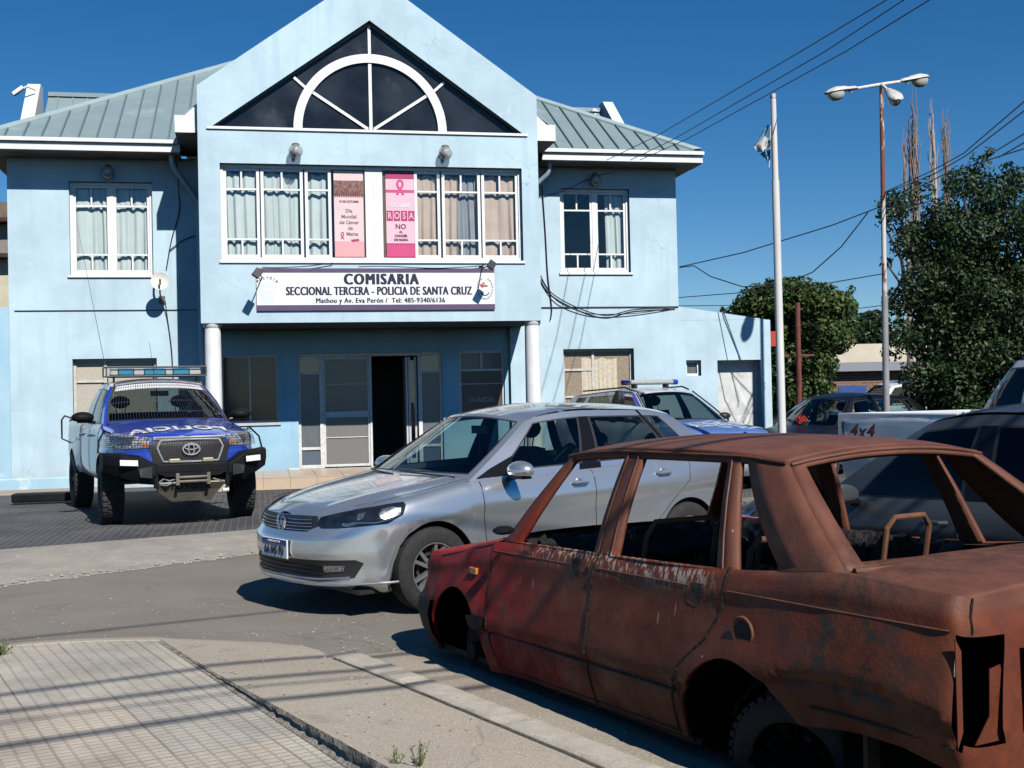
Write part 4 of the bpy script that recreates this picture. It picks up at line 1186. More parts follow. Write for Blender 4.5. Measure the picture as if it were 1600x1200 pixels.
ribbon(-.12, -.38, .12, -.0046, m_mag, 'ribbon', p1)
MB().prism([(.02, -.0045, -.45), (.16, -.0045, -.43), (.17, -.0045, -.47), (.05, -.0045, -.49)], (0, -.001, 0)).build('swatch', m_mag, p1)
a, b, q, t = pbox(602, 647, 264, 401); q = max(q, 4.03); t = min(t, 5.53)
w_, h_ = b - a, t - q
p2 = onwall('poster', (a + b) / 2, yP, (q + t) / 2); tag(p2, 'bright pink poster with magenta ribbon and ROSA lettering behind the long window', 'poster', 'pink health posters')
MB().box(-w_ / 2, w_ / 2, -.002, .002, -h_ / 2, h_ / 2).build('paper', m_p2, p2)
MB().box(-w_ / 2, w_ / 2, -.004, -.0025, h_ / 2 - .13, h_ / 2).build('magenta_head', m_mag, p2)
MB().box(-w_ / 2, w_ / 2, -.004, -.0025, h_ / 2 - .37, h_ / 2 - .32).build('magenta_band', m_magb, p2)
MB().box(-w_ / 2, w_ / 2, -.004, -.0025, -h_ / 2, -h_ / 2 + .22).build('magenta_foot', m_magb, p2)
MB().box(-w_ / 2, w_ / 2, -.0045, -.0042, -h_ / 2 + .22, -h_ / 2 + .235).build('rule', m_txt, p2)
ribbon(0, h_ / 2 - .28, .26, -.0052, m_magb, 'ribbon', p2)
text_mesh('OCTUBRE', .095, M('white print', (.78, .7, .74), rough=.6), 'lettering', p2, TP(0, .15), offset=.003, sx=.8)
mb = MB()
for i in range(4):
    x = -w_ / 2 + w_ * (i + .5) / 4; mb.box(x - .055, x + .055, -.0042, -.003, -.12, .06)
mb.build('letter_squares', m_mag, p2)
for i, ch in enumerate('ROSA'):
    x = -w_ / 2 + w_ * (i + .5) / 4
    text_mesh(ch, .16, m_p2, 'lettering', p2, TP(x, -.03), offset=.003, sx=.75)
for s_, sz, zz in (('NO', .12, -.22), ('AL', .05, -.31), ('CANCER', .055, -.38), ('DE MAMA', .055, -.45)):
    text_mesh(s_, sz, m_txt, 'lettering', p2, TP(0, zz), offset=.003)
# ================================================================ vehicles: shared builder
# car frame: x runs rearward from the front axle, -y is the car's left side, z up
def lerp_tab(tab, x):
    """smooth monotone-ish interpolation of [(x, v), ...]"""
    if x <= tab[0][0]: return tab[0][1]
    if x >= tab[-1][0]: return tab[-1][1]
    for i in range(len(tab) - 1):
        x0, v0 = tab[i]; x1, v1 = tab[i + 1]
        if x <= x1:
            h = x1 - x0; t = (x - x0) / h
            d = (v1 - v0) / h
            dm = (v0 - tab[i - 1][1]) / (x0 - tab[i - 1][0]) if i > 0 else d
            dp = (tab[i + 2][1] - v1) / (tab[i + 2][0] - x1) if i + 2 < len(tab) else d
            m0 = 0 if dm * d <= 0 else 2 * dm * d / (dm + d)
            m1 = 0 if dp * d <= 0 else 2 * dp * d / (dp + d)
            if i == 0: m0 = d
            if i + 2 >= len(tab): m1 = d
            return ((2 * t ** 3 - 3 * t ** 2 + 1) * v0 + (t ** 3 - 2 * t ** 2 + t) * h * m0
                    + (-2 * t ** 3 + 3 * t ** 2) * v1 + (t ** 3 - t ** 2) * h * m1)
    return tab[-1][1]

class Car:
    def __init__(s, **k):
        s.__dict__.update(dict(nf=2.6, nr=3.2, sec=[(0, .07), (.12, .02), (.4, .0), (.72, .006), (.9, .022), (1, .05)],
                               crownp=2.4, flare=.0, xa=-.1, xr=2.9, arch_f=.36, arch_r=.36, wr=.31, bow=.14, bowr=.08, bulge=.02, crown=.05, deck_f=None, axz=None, ridge=None))
        s.__dict__.update(k)
        if s.axz is None: s.axz = s.wr
    # t in [0,1]: nose arc (0 centre, 1 where the side starts); [1,2] side; [2,3] tail arc (3 centre)
    def zlo(s, x, t=1.5):
        z = lerp_tab(s.LO, x)
        if 0.9 < t < 2.1 or True:
            for xw, ra in ((0, s.arch_f), (s.wb, s.arch_r)):
                d = abs(x - xw)
                if d < ra and 0.55 < t < 2.6: z = max(z, s.axz + math.sqrt(ra * ra - d * d))
        return z
    def zsh(s, t, x):
        if t < 1: return lerp_tab(s.NSH, t)
        if t > 2: return lerp_tab(s.TSH, t - 2)
        return lerp_tab(s.SH, x)
    def inset(s, z, t, x):
        z0 = lerp_tab(s.LO, x); z1 = s.zsh(t, x)
        v = (z - z0) / max(z1 - z0, 1e-4)
        i = lerp_tab(s.sec, min(max(v, 0), 1))
        for xw, ra in ((0, s.arch_f), (s.wb, s.arch_r)):   # wheel arch lips
            if s.flare:
                d = math.hypot(x - xw, z - s.axz) - ra
                i -= s.flare * math.exp(-max(d, 0) ** 2 / .012)
        return i
    def P(s, t, z, side=-1):
        """point on the shell at parameter t and height z"""
        if t <= 1:
            ph = (1 - t) * math.pi / 2
            xf = lerp_tab(s.XF, z)
            x = s.xa - (s.xa - xf) * max(math.sin(ph), 0) ** (2 / s.nf)
            W = lerp_tab(s.W, x)
            y = (W - s.inset(z, t, x)) * max(math.cos(ph), 0) ** (2 / s.nf)
        elif t <= 2:
            x = s.xa + (s.xr - s.xa) * (t - 1)
            y = lerp_tab(s.W, x) - s.inset(z, t, x)
        else:
            ph = (t - 2) * math.pi / 2
            xf = lerp_tab(s.XR, z)
            x = s.xr + (xf - s.xr) * max(math.sin(ph), 0) ** (2 / s.nr)
            y = (lerp_tab(s.W, x) - s.inset(z, t, x)) * max(math.cos(ph), 0) ** (2 / s.nr)
        return Vector((x, side * y, z))
    def tx(s, x): return 1 + (x - s.xa) / (s.xr - s.xa)
    def ty(s, y, z=.5, tail=False):
        """t for lateral position y on the nose (or tail)"""
        n = s.nr if tail else s.nf
        x = s.xr if tail else s.xa
        r = min(abs(y) / (lerp_tab(s.W, x) - s.inset(z, 1, x)), 1)
        ph = math.acos(min(r ** (n / 2), 1))
        return 2 + ph / (math.pi / 2) if tail else 1 - ph / (math.pi / 2)
    def N(s, t, z, side=-1):
        e = .004
        a = s.P(min(t + e, 3), z, side) - s.P(max(t - e, 0), z, side); b = s.P(t, z + e, side) - s.P(t, z - e, side)
        n = a.cross(b) * (-side)
        if n.length < 1e-9: return Vector((-1, 0, 0)) if t < 1 else Vector((1, 0, 0))
        n.normalize()
        c = Vector((lerp_tab([(0, -1), (1, 0), (2, 0), (3, 1)], t), side * lerp_tab([(0, 0), (.3, .5), (1, 1), (2, 1), (3, 0)], t), 0))
        return -n if n.dot(c) < 0 else n
    def ts(s):
        T = [i / 22 for i in range(22)]
        T = [1 - (1 - q) ** 1.0 for q in T]
        x = s.xa; 
        while x < s.xr - 1e-6:
            T.append(s.tx(x))
            near = min(abs(abs(x) - s.arch_f), abs(abs(x - s.wb) - s.arch_r))
            x += .012 if near < .05 else .035
        T += [2 + i / 14 for i in range(15)]
        return T
    def deckz(s, x, y, ye, ze):
        c = lerp_tab(s.DC, x)
        r = min(abs(y) / max(ye, 1e-4), 1)
        z = ze + (c - ze) * (1 - r ** s.crownp)
        if s.ridge and x < .45: z += .013 * math.exp(-((abs(y) - lerp_tab(s.ridge, x)) / .045) ** 2) * min(1, max(0, (x + .72) * 5)) * (1 - r ** 8)
        return z
    def shell(s, mats, parent, matf=None, NV=14, name='body', skip=None, deck_skip=None, solid=0, well=True, wellmat=None):
        mb = MB(); T = s.ts(); liner = MB()
        vs_ = [(j / NV) for j in range(NV + 1)]
        vs_ = [v ** .9 if v < .5 else v for v in vs_]
        for side in (-1, 1):
            G = []; EX = []
            for t in T:
                p0 = s.P(t, .5, side)
                zl = s.zlo(p0.x, t); zt = s.zsh(t, p0.x)
                for _ in range(2): zl = s.zlo(s.P(t, zl, side).x, t)
                col = [s.P(t, zl + (zt - zl) * v, side) for v in vs_]
                G.append(col)
            for i in range(len(T) - 1):
                for j in range(NV):
                    q = [G[i][j], G[i + 1][j], G[i + 1][j + 1], G[i][j + 1]]
                    c = (q[0] + q[1] + q[2] + q[3]) / 4
                    tm = (T[i] + T[i + 1]) / 2
                    if skip and skip(tm, c): continue
                    mb.cur = matf(tm, c, 'side') if matf else 0
                    mb.add(q, [(0, 1, 2, 3)])
            # folded-in lower edge and dark wheel wells
            for i in range(len(T) - 1):
                a, b = G[i][0], G[i + 1][0]
                k = 1 - min(.05 / max(abs(a.y), .05), 1)
                if skip and skip((T[i] + T[i + 1]) / 2, (a + b) / 2): continue
                mb.cur = matf((T[i] + T[i + 1]) / 2, a, 'side') if matf else 0
                mb.add([a, b, Vector((b.x, b.y - side * .02, b.z)), Vector((a.x, a.y - side * .02, a.z))], [(0, 1, 2, 3)])
                liner.add([Vector((a.x, a.y - side * .015, a.z)), Vector((b.x, b.y - side * .015, b.z)), Vector((b.x, b.y - side * .42 if abs(b.y) > .42 else 0, b.z)), Vector((a.x, a.y - side * .42 if abs(a.y) > .42 else 0, a.z))], [(0, 1, 2, 3)])
            # decks (hood and boot)
            K = 22 if s.ridge else 10
            for i in range(len(T) - 1):
                a, b = G[i][-1], G[i + 1][-1]
                cx = (a.x + b.x) / 2
                for j in range(K):
                    r0, r1 = j / K, (j + 1) / K
                    q = []
                    for p, r in ((a, r0), (b, r0), (b, r1), (a, r1)):
                        y = p.y * (1 - r); q.append(Vector((p.x, y, s.deckz(p.x, y, abs(p.y), p.z))))
                    c = (q[0] + q[2]) / 2
                    if deck_skip and deck_skip((T[i] + T[i + 1]) / 2, c): continue
                    mb.cur = matf((T[i] + T[i + 1]) / 2, c, 'deck') if matf else 0
                    mb.add(q, [(0, 1, 2, 3)])
        o = mb.build(name, mats, parent, smooth=True, autos=42, solid=solid)
        if well:
            zf = min(v for _, v in s.LO)
            liner.box(-.55, s.wb + .5, -lerp_tab(s.W, 1) + .14, lerp_tab(s.W, 1) - .14, zf + .0, zf + .03)
            for xw in (0, s.wb):
                liner.box(xw - s.arch_f - .02, xw + s.arch_f + .02, -lerp_tab(s.W, 1) + .42, -lerp_tab(s.W, 1) + .44, zf, s.axz + s.arch_f + .03)
                liner.box(xw - s.arch_f - .02, xw + s.arch_f + .02, lerp_tab(s.W, 1) - .44, lerp_tab(s.W, 1) - .42, zf, s.axz + s.arch_f + .03)
            liner.build('underbody', wellmat or m_black, parent, weld=False)
        return o
    def patch(s, quad, name, mat, parent, off=.004, n=10, m=6, side=-1, smooth=True, rim=0.0):
        """quad: four (t, z) corners, bilinear, pushed out by off"""
        G = []
        for i in range(n + 1):
            a = i / n; row = []
            for j in range(m + 1):
                b = j / m
                t = (quad[0][0] * (1 - a) + quad[1][0] * a) * (1 - b) + (quad[3][0] * (1 - a) + quad[2][0] * a) * b
                z = (quad[0][1] * (1 - a) + quad[1][1] * a) * (1 - b) + (quad[3][1] * (1 - a) + quad[2][1] * a) * b
                row.append(s.P(t, z, side) + s.N(t, z, side) * off)
            G.append(row)
        return MB().grid(G).build(name, mat, parent, smooth=smooth)
    def polypatch(s, pts, mbk=None, off=.004, side=-1, sub=6):
        """pts: (t, z) polygon, star-shaped about its centre; rows of a fan"""
        mb = mbk or MB()
        ct = sum(p[0] for p in pts) / len(pts); cz = sum(p[1] for p in pts) / len(pts)
        E_ = []
        for i in range(len(pts)):
            a, b = pts[i], pts[(i + 1) % len(pts)]
            for k in range(sub): E_.append((a[0] + (b[0] - a[0]) * k / sub, a[1] + (b[1] - a[1]) * k / sub))
        E_.append(E_[0]); G = []
        for r in range(6):
            f = r / 5; row = []
            for e in E_:
                t, z = ct + (e[0] - ct) * f, cz + (e[1] - cz) * f
                row.append(s.P(t, z, side) + s.N(t, z, side) * off)
            G.append(row)
        return mb.grid(G)
    def line(s, pts, mb, r=.004, off=.001, side=-1, sub=10, n=5):
        W_ = []
        for a, b in zip(pts, pts[1:]):
            for k in range(sub):
                t, z = a[0] + (b[0] - a[0]) * k / sub, a[1] + (b[1] - a[1]) * k / sub
                W_.append(s.P(t, z, side) + s.N(t, z, side) * off)
        W_.append(s.P(*pts[-1], side) + s.N(*pts[-1], side) * off)
        return mb.tube(W_, r, n, False)
    # ---- greenhouse: G(q, v), q 0 = A pillar .. 1 = C pillar, v 0 = belt .. 1 = roof rail
    def belt(s, q):
        x = lerp_tab(s.BX, q)
        return Vector((x, lerp_tab(s.BY, q), lerp_tab(s.BZ, q)))
    def rail(s, q):
        return Vector((lerp_tab(s.RXT, q), lerp_tab(s.RYT, q), lerp_tab(s.RZ, q)))
    def G(s, q, v, side=-1):
        a, b = s.belt(q), s.rail(q)
        p = a.lerp(b, v); p.y += s.bulge * math.sin(math.pi * min(v, 1)) ; 
        return Vector((p.x, side * p.y, p.z))
    def front(s, v, r, rear=False):
        """windscreen (or rear window) surface: r in [-1, 1] across"""
        p = s.G(1 if rear else 0, v)
        bw = (s.bowr if rear else -s.bow) * (1 - r * r) * (1 - .35 * v)
        up = s.crown * (1 - abs(r) ** 2.2) * v
        return Vector((p.x + bw, abs(p.y) * r, p.z + up + (.012 * (1 - r * r) if not rear else 0) * (1 - v)))
    def roofp(s, q, r):
        p = s.rail(q)
        k = max(0, 1 - q * 5); kr = max(0, 1 - (1 - q) * 5)
        bw = (-s.bow * .65 * k + s.bowr * .65 * kr) * (1 - r * r)
        return Vector((p.x + bw, p.y * r, p.z + s.crown * (1 - abs(r) ** 2.2) + lerp_tab([(0, 0), (.45, .014), (1, 0)], q)))
    def cabin(s, mats, parent, wins, vwin=(.05, .9), rubber=.012, matf=None, glass=None, glazed=True, rub=True, qcut=None,
              wsv=(.04, .96), wsr=.93, rwv=(.08, .94), rwr=.9, solid=0.0, roofmatf=None, name='pillars', warp=None):
        def G_(q, v, side):
            if warp and q > warp[0]:
                a, b, bt = warp; be = b + (bt - b) * max(0, min(1, v))
                q = a + (q - a) / (b - a) * (be - a) if q < b else be + (q - b) / (1 - b) * (1 - be)
            return s.G(q, v, side)
        pb = MB(); gb = MB(); rb = MB()
        def brk(vals, step):
            vals = sorted(set(round(v, 5) for v in vals)); out = []
            for a, b in zip(vals, vals[1:]):
                n = max(1, int(math.ceil((b - a) / step)))
                out += [a + (b - a) * i / n for i in range(n)]
            return out + [vals[-1]]
        for side in (-1, 1):
            Q = [0, 1]; V = [0, 1, vwin[0], vwin[1], vwin[0] + rubber * 2, vwin[1] - rubber * 2]
            for a, b in wins: Q += [a, b, a + rubber, b - rubber]
            Q = brk(Q, .04); V = brk(V, .12)
            for i in range(len(Q) - 1):
                for j in range(len(V) - 1):
                    qm, vm = (Q[i] + Q[i + 1]) / 2, (V[j] + V[j + 1]) / 2
                    kind = 0
                    for a, b in wins:
                        if a < qm < b and vwin[0] < vm < vwin[1]:
                            kind = 1
                            if rub and (qm < a + rubber or qm > b - rubber or vm < vwin[0] + rubber * 2 or vm > vwin[1] - rubber * 2): kind = 2
                    q4 = [G_(Q[i], V[j], side), G_(Q[i + 1], V[j], side), G_(Q[i + 1], V[j + 1], side), G_(Q[i], V[j + 1], side)]
                    if kind == 0:
                        pb.cur = matf(qm, vm, side) if matf else 0; pb.add(q4, [(0, 1, 2, 3)])
                    elif kind == 1: gb.add(q4, [(0, 1, 2, 3)])
                    else: rb.add(q4, [(0, 1, 2, 3)])
        for rear in (False, True):
            vw = rwv if rear else wsv; rr = rwr if rear else wsr
            Q = brk([-1, 1, -rr, rr, -rr + .015, rr - .015], .1); V = brk([0, 1, vw[0], vw[1], vw[0] + .02, vw[1] - .02], .12)
            for i in range(len(Q) - 1):
                for j in range(len(V) - 1):
                    r_, v_ = (Q[i] + Q[i + 1]) / 2, (V[j] + V[j + 1]) / 2
                    q4 = [s.front(V[j], Q[i], rear), s.front(V[j], Q[i + 1], rear), s.front(V[j + 1], Q[i + 1], rear), s.front(V[j + 1], Q[i], rear)]
                    ins = abs(r_) < rr and vw[0] < v_ < vw[1]
                    edge = ins and rub and (abs(r_) > rr - .015 or v_ < vw[0] + .02 or v_ > vw[1] - .02)
                    if not ins: pb.cur = matf(-.01 if not rear else 1.01, v_, 1 if r_ > 0 else -1) if matf else 0; pb.add(q4, [(0, 1, 2, 3)])
                    elif edge: rb.add(q4, [(0, 1, 2, 3)])
                    else: gb.add(q4, [(0, 1, 2, 3)])
        Q = brk([0, .03, .97, 1], .05); Rr = brk([-1, -.97, -.9, .9, .97, 1], .1)
        rf = MB()
        for i in range(len(Q) - 1):
            for j in range(len(Rr) - 1):
                q4 = [s.roofp(Q[i], Rr[j]), s.roofp(Q[i + 1], Rr[j]), s.roofp(Q[i + 1], Rr[j + 1]), s.roofp(Q[i], Rr[j + 1])]
                rf.cur = roofmatf((Q[i] + Q[i + 1]) / 2, Rr[j]) if roofmatf else 0
                rf.add(q4, [(0, 1, 2, 3)])
        o = pb.build(name, mats, parent, smooth=True, autos=50, solid=solid)
        rfo = rf.build('roof', mats, parent, smooth=True, autos=50, solid=solid)
        if glazed:
            gb.build('glass', glass, parent, smooth=True)
        if rub and rb.v: rb.build('window_seal', m_black, parent)
        return o, rfo

# ---- wheels
m_tyre = M('tyre rubber', (.014, .014, .014), (.024, .023, .022), 30, rough=.85, bump=.3, bscale=80)
m_tyre_dusty = M('dusty tyre rubber', (.030, .029, .028), (.055, .052, .047), 12, rough=.9, bump=.4, bscale=60)
m_rim = M('silver alloy', (.55, .55, .56), rough=.28, metal=.85)
m_rim_dk = M('dark steel', (.03, .03, .032), (.06, .055, .05), 12, rough=.6, metal=.3)
def make_wheel(r, rr, w, mt=None, mr=None, spokes=5, tread=36, double=True, blocky=False):
    """wheel standing on its axle along y, outer face toward -y"""
    mb = MB(); n = 48
    prof = [(rr * .96, w * .42), (rr + .004, w * .48), (rr + (r - rr) * .5, w * .52), (r - .022, w * .46), (r - .004, w * .38), (r, w * .2), (r, -w * .2), (r - .004, -w * .38), (r - .022, -w * .46), (rr + (r - rr) * .5, -w * .52), (rr + .004, -w * .48), (rr * .96, -w * .42), (rr * .96, w * .42)]
    mb.lathe(prof, (0, 0, 0), (0, 1, 0), n)
    if blocky:
        for i in range(tread):
            a = 2 * math.pi * i / tread
            for k, yy in enumerate((-w * .33, -w * .11, w * .11, w * .33)):
                b = a + (.5 if k % 2 else 0) * 2 * math.pi / tread
                rot = Matrix.Rotation(b, 3, 'Y')
                mb.cbox(rot @ Vector((r + .001, 0, 0)) + Vector((0, yy, 0)), .016, w * .19, 2 * math.pi * r / tread * .62, rot @ Matrix.Rotation(R(12 if k < 2 else -12), 3, 'X'))
    else:
        for yy in (-w * .18, 0, w * .18):
            pass
    tyre = mb.build('wheel', mt or m_tyre, None, smooth=True, autos=30)
    rb = MB()
    f = -w * .40
    rb.lathe([(rr * .99, f + .0), (rr * .985, f - .012), (rr * .94, f - .008), (rr * .92, f + .02), (rr * .90, w * .2)], (0, 0, 0), (0, 1, 0), n)
    rb.lathe([(0, f + .005), (rr * .15, f + .005), (rr * .19, f + .02), (rr * .19, f + .05)], (0, 0, 0), (0, 1, 0), 24)
    for i in range(spokes):
        for dd in ((-.17, .17) if double else (0,)):
            a = 2 * math.pi * i / spokes
            a0, a1 = a + dd * .9, a + dd * 1.25
            wd = rr * (.075 if double else .14)
            p0 = Vector((math.cos(a0) * rr * .12, f + .012, math.sin(a0) * rr * .12)); p1 = Vector((math.cos(a1) * rr * .95, f + .002, math.sin(a1) * rr * .95))
            d = (p1 - p0).normalized(); q = Vector((-d.z, 0, d.x))
            rb.add([p0 + q * wd, p0 - q * wd, p1 - q * wd * .8, p1 + q * wd * .8, p0 + q * wd + Vector((0, .035, 0)), p0 - q * wd + Vector((0, .035, 0)), p1 - q * wd + Vector((0, .03, 0)), p1 + q * wd + Vector((0, .03, 0))],
                   [(0, 1, 2, 3), (0, 3, 7, 4), (1, 5, 6, 2), (0, 4, 5, 1)])
    rim = rb.build('rim', mr or m_rim, tyre, smooth=True, autos=30)
    db = MB().lathe([(0, w * .1), (rr * .9, w * .1)], (0, 0, 0), (0, 1, 0), 24).lathe([(rr * .5, -w * .1), (rr * .62, -w * .1), (rr * .62, w * .08)], (0, 0, 0), (0, 1, 0), 24).build('brake_disc', m_rim_dk, tyre, weld=False)
    return tyre
def put_wheels(car, W, hw, parent, proto, where=('fl', 'fr', 'rl', 'rr'), steer=0.0):
    first = True
    for nm in where:
        o = proto if first else copy_tree(proto)
        first = False
        x = 0 if nm[0] == 'f' else car.wb; sy = -1 if nm[1] == 'l' else 1
        o.parent = W; o.location = (x, sy * hw, car.axz)
        o.rotation_euler = (0, 0, (math.pi if sy > 0 else 0) + (steer if nm[0] == 'f' else 0))
m_seat = M('dark seat cloth', (.022, .023, .026), (.03, .031, .035), 20, rough=.9)
def seat_mb(mb, x, y, z, w=.25, lean=.22, h=.62, head=True):
    """cushion, backrest, headrest on two rods; the occupant faces -x"""
    mb.cbox((x, y, z), .50, w * 2, .14)
    Rm = Matrix.Rotation(lean, 3, 'Y')
    c = Vector((x + .27, y, z + .03)) 
    P = []
    for j in range(7):
        v = j / 6; wd = w * (1 - .18 * v ** 3); row = []
        for i in range(7):
            a = -1 + 2 * i / 6
            row.append(c + Rm @ Vector((-.05 * (1 - (a * a)) * (-1) * .6 - .05, a * wd, v * h)))
        P.append(row)
    B = [[p + Rm @ Vector((.12, 0, 0)) for p in row] for row in P]
    mb.grid(P); mb.grid(B, True)
    ed = [r[0] for r in P] + P[-1][1:] + [r[-1] for r in P[::-1]][1:]
    eb = [r[0] for r in B] + B[-1][1:] + [r[-1] for r in B[::-1]][1:]
    mb.grid([ed, eb])
    if head:
        t = c + Rm @ Vector((.03, 0, h))
        for dy in (-.06, .06): mb.tube([t + Vector((0, dy, -.02)), t + Rm @ Vector((0, dy, .13))], .006, 6)
        mb.sphere(t + Rm @ Vector((.0, 0, .17)), .105, 12, (.55, 1.25, .85))
def steering_mb(mb, x, y, z, r=.18, tilt=-.45):
    Rm = Matrix.Rotation(tilt, 3, 'Y'); pts = []
    for i in range(25):
        a = 2 * math.pi * i / 24; pts.append(Vector((x, y, z)) + Rm @ Vector((0, r * math.cos(a), r * math.sin(a))))
    mb.tube(pts, .014, 7, False)
    for a in (0, math.pi, -math.pi / 2): mb.tube([Vector((x, y, z)), Vector((x, y, z)) + Rm @ Vector((0, r * math.cos(a), r * math.sin(a)))], .014, 6)
    mb.tube([Vector((x, y, z)), Vector((x - .25, y, z - .12))], .03, 8)
# ================================================================ silver saloon
m_silver = M('silver car paint', (.58, .605, .625), (.62, .645, .66), 400, rough=.27, metal=.8, coat=1.0, detail=2)
m_chrome = M('chrome', (.75, .75, .76), rough=.12, metal=1.0)
m_trimblk = M('satin black trim', (.006, .006, .007), rough=.3, spec=.3)
m_cglass = glass_mat('car glass', (.62, .72, .70), .82)
m_lens = M('headlamp reflector', (.16, .17, .18), (.55, .56, .58), 38, rough=.22, metal=.9)
m_lampdk = M('smoked lamp housing', (.006, .008, .012), (.016, .019, .025), 12, rough=.12, coat=1)
m_clear = glass_mat('clear lamp cover', (.95, .97, 1), .96)
m_amber = M('amber lens', (.55, .17, .03), rough=.2, coat=1)
m_plate = M('plate white', (.72, .72, .72), rough=.4)
m_plateb = M('plate blue', (.01, .03, .22), rough=.4)
m_ink = M('plate ink', (.01, .01, .012), rough=.5)
pc = Car(wb=2.552, wr=.305, xa=-.12, xr=2.95, nf=2.7, nr=3.0, arch_f=.345, arch_r=.345, flare=.012,
         XF=[(.17, -.66), (.235, -.79), (.30, -.785), (.40, -.80), (.44, -.825), (.57, -.815), (.60, -.775), (.69, -.755), (.73, -.70), (.80, -.60)],
         XR=[(.2, 3.45), (.4, 3.56), (.6, 3.56), (.8, 3.53), (1.0, 3.46)],
         W=[(-.8, .80), (-.3, .838), (.3, .848), (1.5, .85), (2.5, .848), (3.0, .835), (3.5, .80)],
         LO=[(-.8, .19), (-.45, .20), (-.4, .17), (0, .17), (.5, .20), (2.1, .21), (2.8, .22), (3.1, .26), (3.5, .28)],
         NSH=[(0, .705), (.3, .712), (.55, .735), (.8, .785), (1, .825)],
         SH=[(-.12, .825), (.15, .872), (.45, .915), (1.0, .93), (2.0, .955), (2.7, .985), (3.0, 1.0)],
         TSH=[(0, 1.0), (.3, 1.005), (1, 1.01)],
         DC=[(-.76, .715), (-.6, .785), (-.4, .84), (-.1, .90), (.2, .95), (.42, .985), (2.9, 1.05), (3.1, 1.055), (3.3, 1.045), (3.5, 1.01)],
         sec=[(0, .085), (.07, .03), (.16, .016), (.22, .02), (.42, .012), (.62, .014), (.70, .002), (.74, .0), (.88, .018), (.95, .038), (1, .07)],
         BX=[(0, .36), (.2, .80), (.5, 1.53), (.85, 2.62), (1, 3.02)], BY=[(0, .755), (.2, .775), (.5, .782), (.85, .768), (1, .742)], BZ=[(0, .905), (.2, .922), (.5, .942), (.85, .978), (1, 1.0)],
         RXT=[(0, 1.04), (.2, 1.24), (.5, 1.60), (.85, 2.30), (1, 2.62)], RYT=[(0, .565), (.2, .585), (.5, .595), (.85, .58), (1, .55)], RZ=[(0, 1.335), (.2, 1.375), (.5, 1.40), (.85, 1.385), (1, 1.345)],
         bow=.20, bowr=.12, crown=.058, bulge=.022, ridge=[(-.7, .36), (-.3, .50), (.45, .62)])
polo = empty('silver_saloon', (-1.078, 9.183, 0), R(37.2))
tag(polo, 'clean silver saloon car parked on the road in front of the station steps', 'car')
def deckcut(t, c): return .40 < c.x < 3.0 and True
pc.shell([m_silver], polo, deck_skip=lambda t, c: .34 < c.x < 2.98)
pc.cabin([m_silver, m_trimblk], polo, [(.105, .465), (.525, .80), (.815, .90)], vwin=(.10, .895), glass=m_cglass, wsv=(.10, .96), rwv=(.12, .94),
         matf=lambda q, v, s: 1 if (.44 < q < .55 and v < .9) or (.8 < q < .815) else 0)
# seams
mb = MB()
tx = pc.tx
for side in (-1, 1):
    pc.line([(tx(.43), .90), (tx(.44), .6), (tx(.47), .3), (tx(.5), .24)], mb, .0035, .0, side)
    pc.line([(tx(1.52), .93), (tx(1.52), .3), (tx(1.54), .24)], mb, .0035, .0, side)
    pc.line([(tx(2.60), .97), (tx(2.56), .80), (tx(2.34), .62), (tx(2.20), .50), (tx(2.14), .28)], mb, .0035, .0, side)
    pc.line([(tx(.5), .25), (tx(2.15), .26)], mb, .004, .0, side)
    pc.line([(.0, .698), (.28, .706)], mb, .004, .0, side)
    pc.line([(.965, .62), (tx(-.33), .56), (tx(-.30), .50)], mb, .0025, .0, side, 4)
    # bonnet shut line along the fender
    pts = []
    for i in range(14):
        x = -.52 + i * .07; ye = abs(pc.P(tx(x) if x > pc.xa else pc.ty(.5), .8).y); 
        ye = lerp_tab([(-.6, .60), (-.4, .665), (-.1, .70), (.4, .715)], x); yo = lerp_tab([(-.6, .69), (-.12, .76), (.4, .775)], x)
        ze = pc.zsh(1.0, x) if x > pc.xa else lerp_tab([(-.6, .76), (-.12, .825)], x)
        pts.append((x, side * ye, pc.deckz(x, ye, yo, ze) + .002))
    mb.tube(pts, .0028, 5)
    # raised bonnet crease
mb.build('panel_gap', m_black, polo)
# grille with four chrome bars, lower intake, fog lamps
T1 = pc.ty(.50)
gr = MB()
for side in (-1, 1): pc.polypatch([(0, .700), (pc.ty(.33), .706), (pc.ty(.47), .70), (pc.ty(.47), .64), (pc.ty(.33), .60), (0, .592)], gr, .003, side)
gr = gr.build('grille', m_black, polo, smooth=True)
mb = MB()
for side in (-1, 1):
    for k, z in enumerate((.675, .652, .629, .606)):
        pc.line([(0, z - .001), (pc.ty(.33), z + .004), (pc.ty(.42 - .03 * (k > 2)), z + .008)], mb, .0055 if k < 3 else .004, .008, side)
mb.build('grille_bar', m_chrome, gr, smooth=True)
lo = MB()
for side in (-1, 1): pc.polypatch([(0, .405), (pc.ty(.55), .41), (pc.ty(.73), .415), (pc.ty(.76), .39), (pc.ty(.72), .29), (pc.ty(.5), .258), (0, .262)], lo, .004, side)
lo = lo.build('lower_intake', m_black, polo, smooth=True)
mb = MB()
for side in (-1, 1):
    for z in (.365, .335, .305): pc.line([(0, z), (pc.ty(.53), z)], mb, .004, .009, side)
mb.build('intake_bar', m_trimblk, lo, smooth=True)
mb = MB()
for side in (-1, 1): pc.line([(0, .275), (pc.ty(.5), .276), (pc.ty(.70), .292)], mb, .008, .010, side)
mb.build('chrome_strip', m_rim, lo, smooth=True)
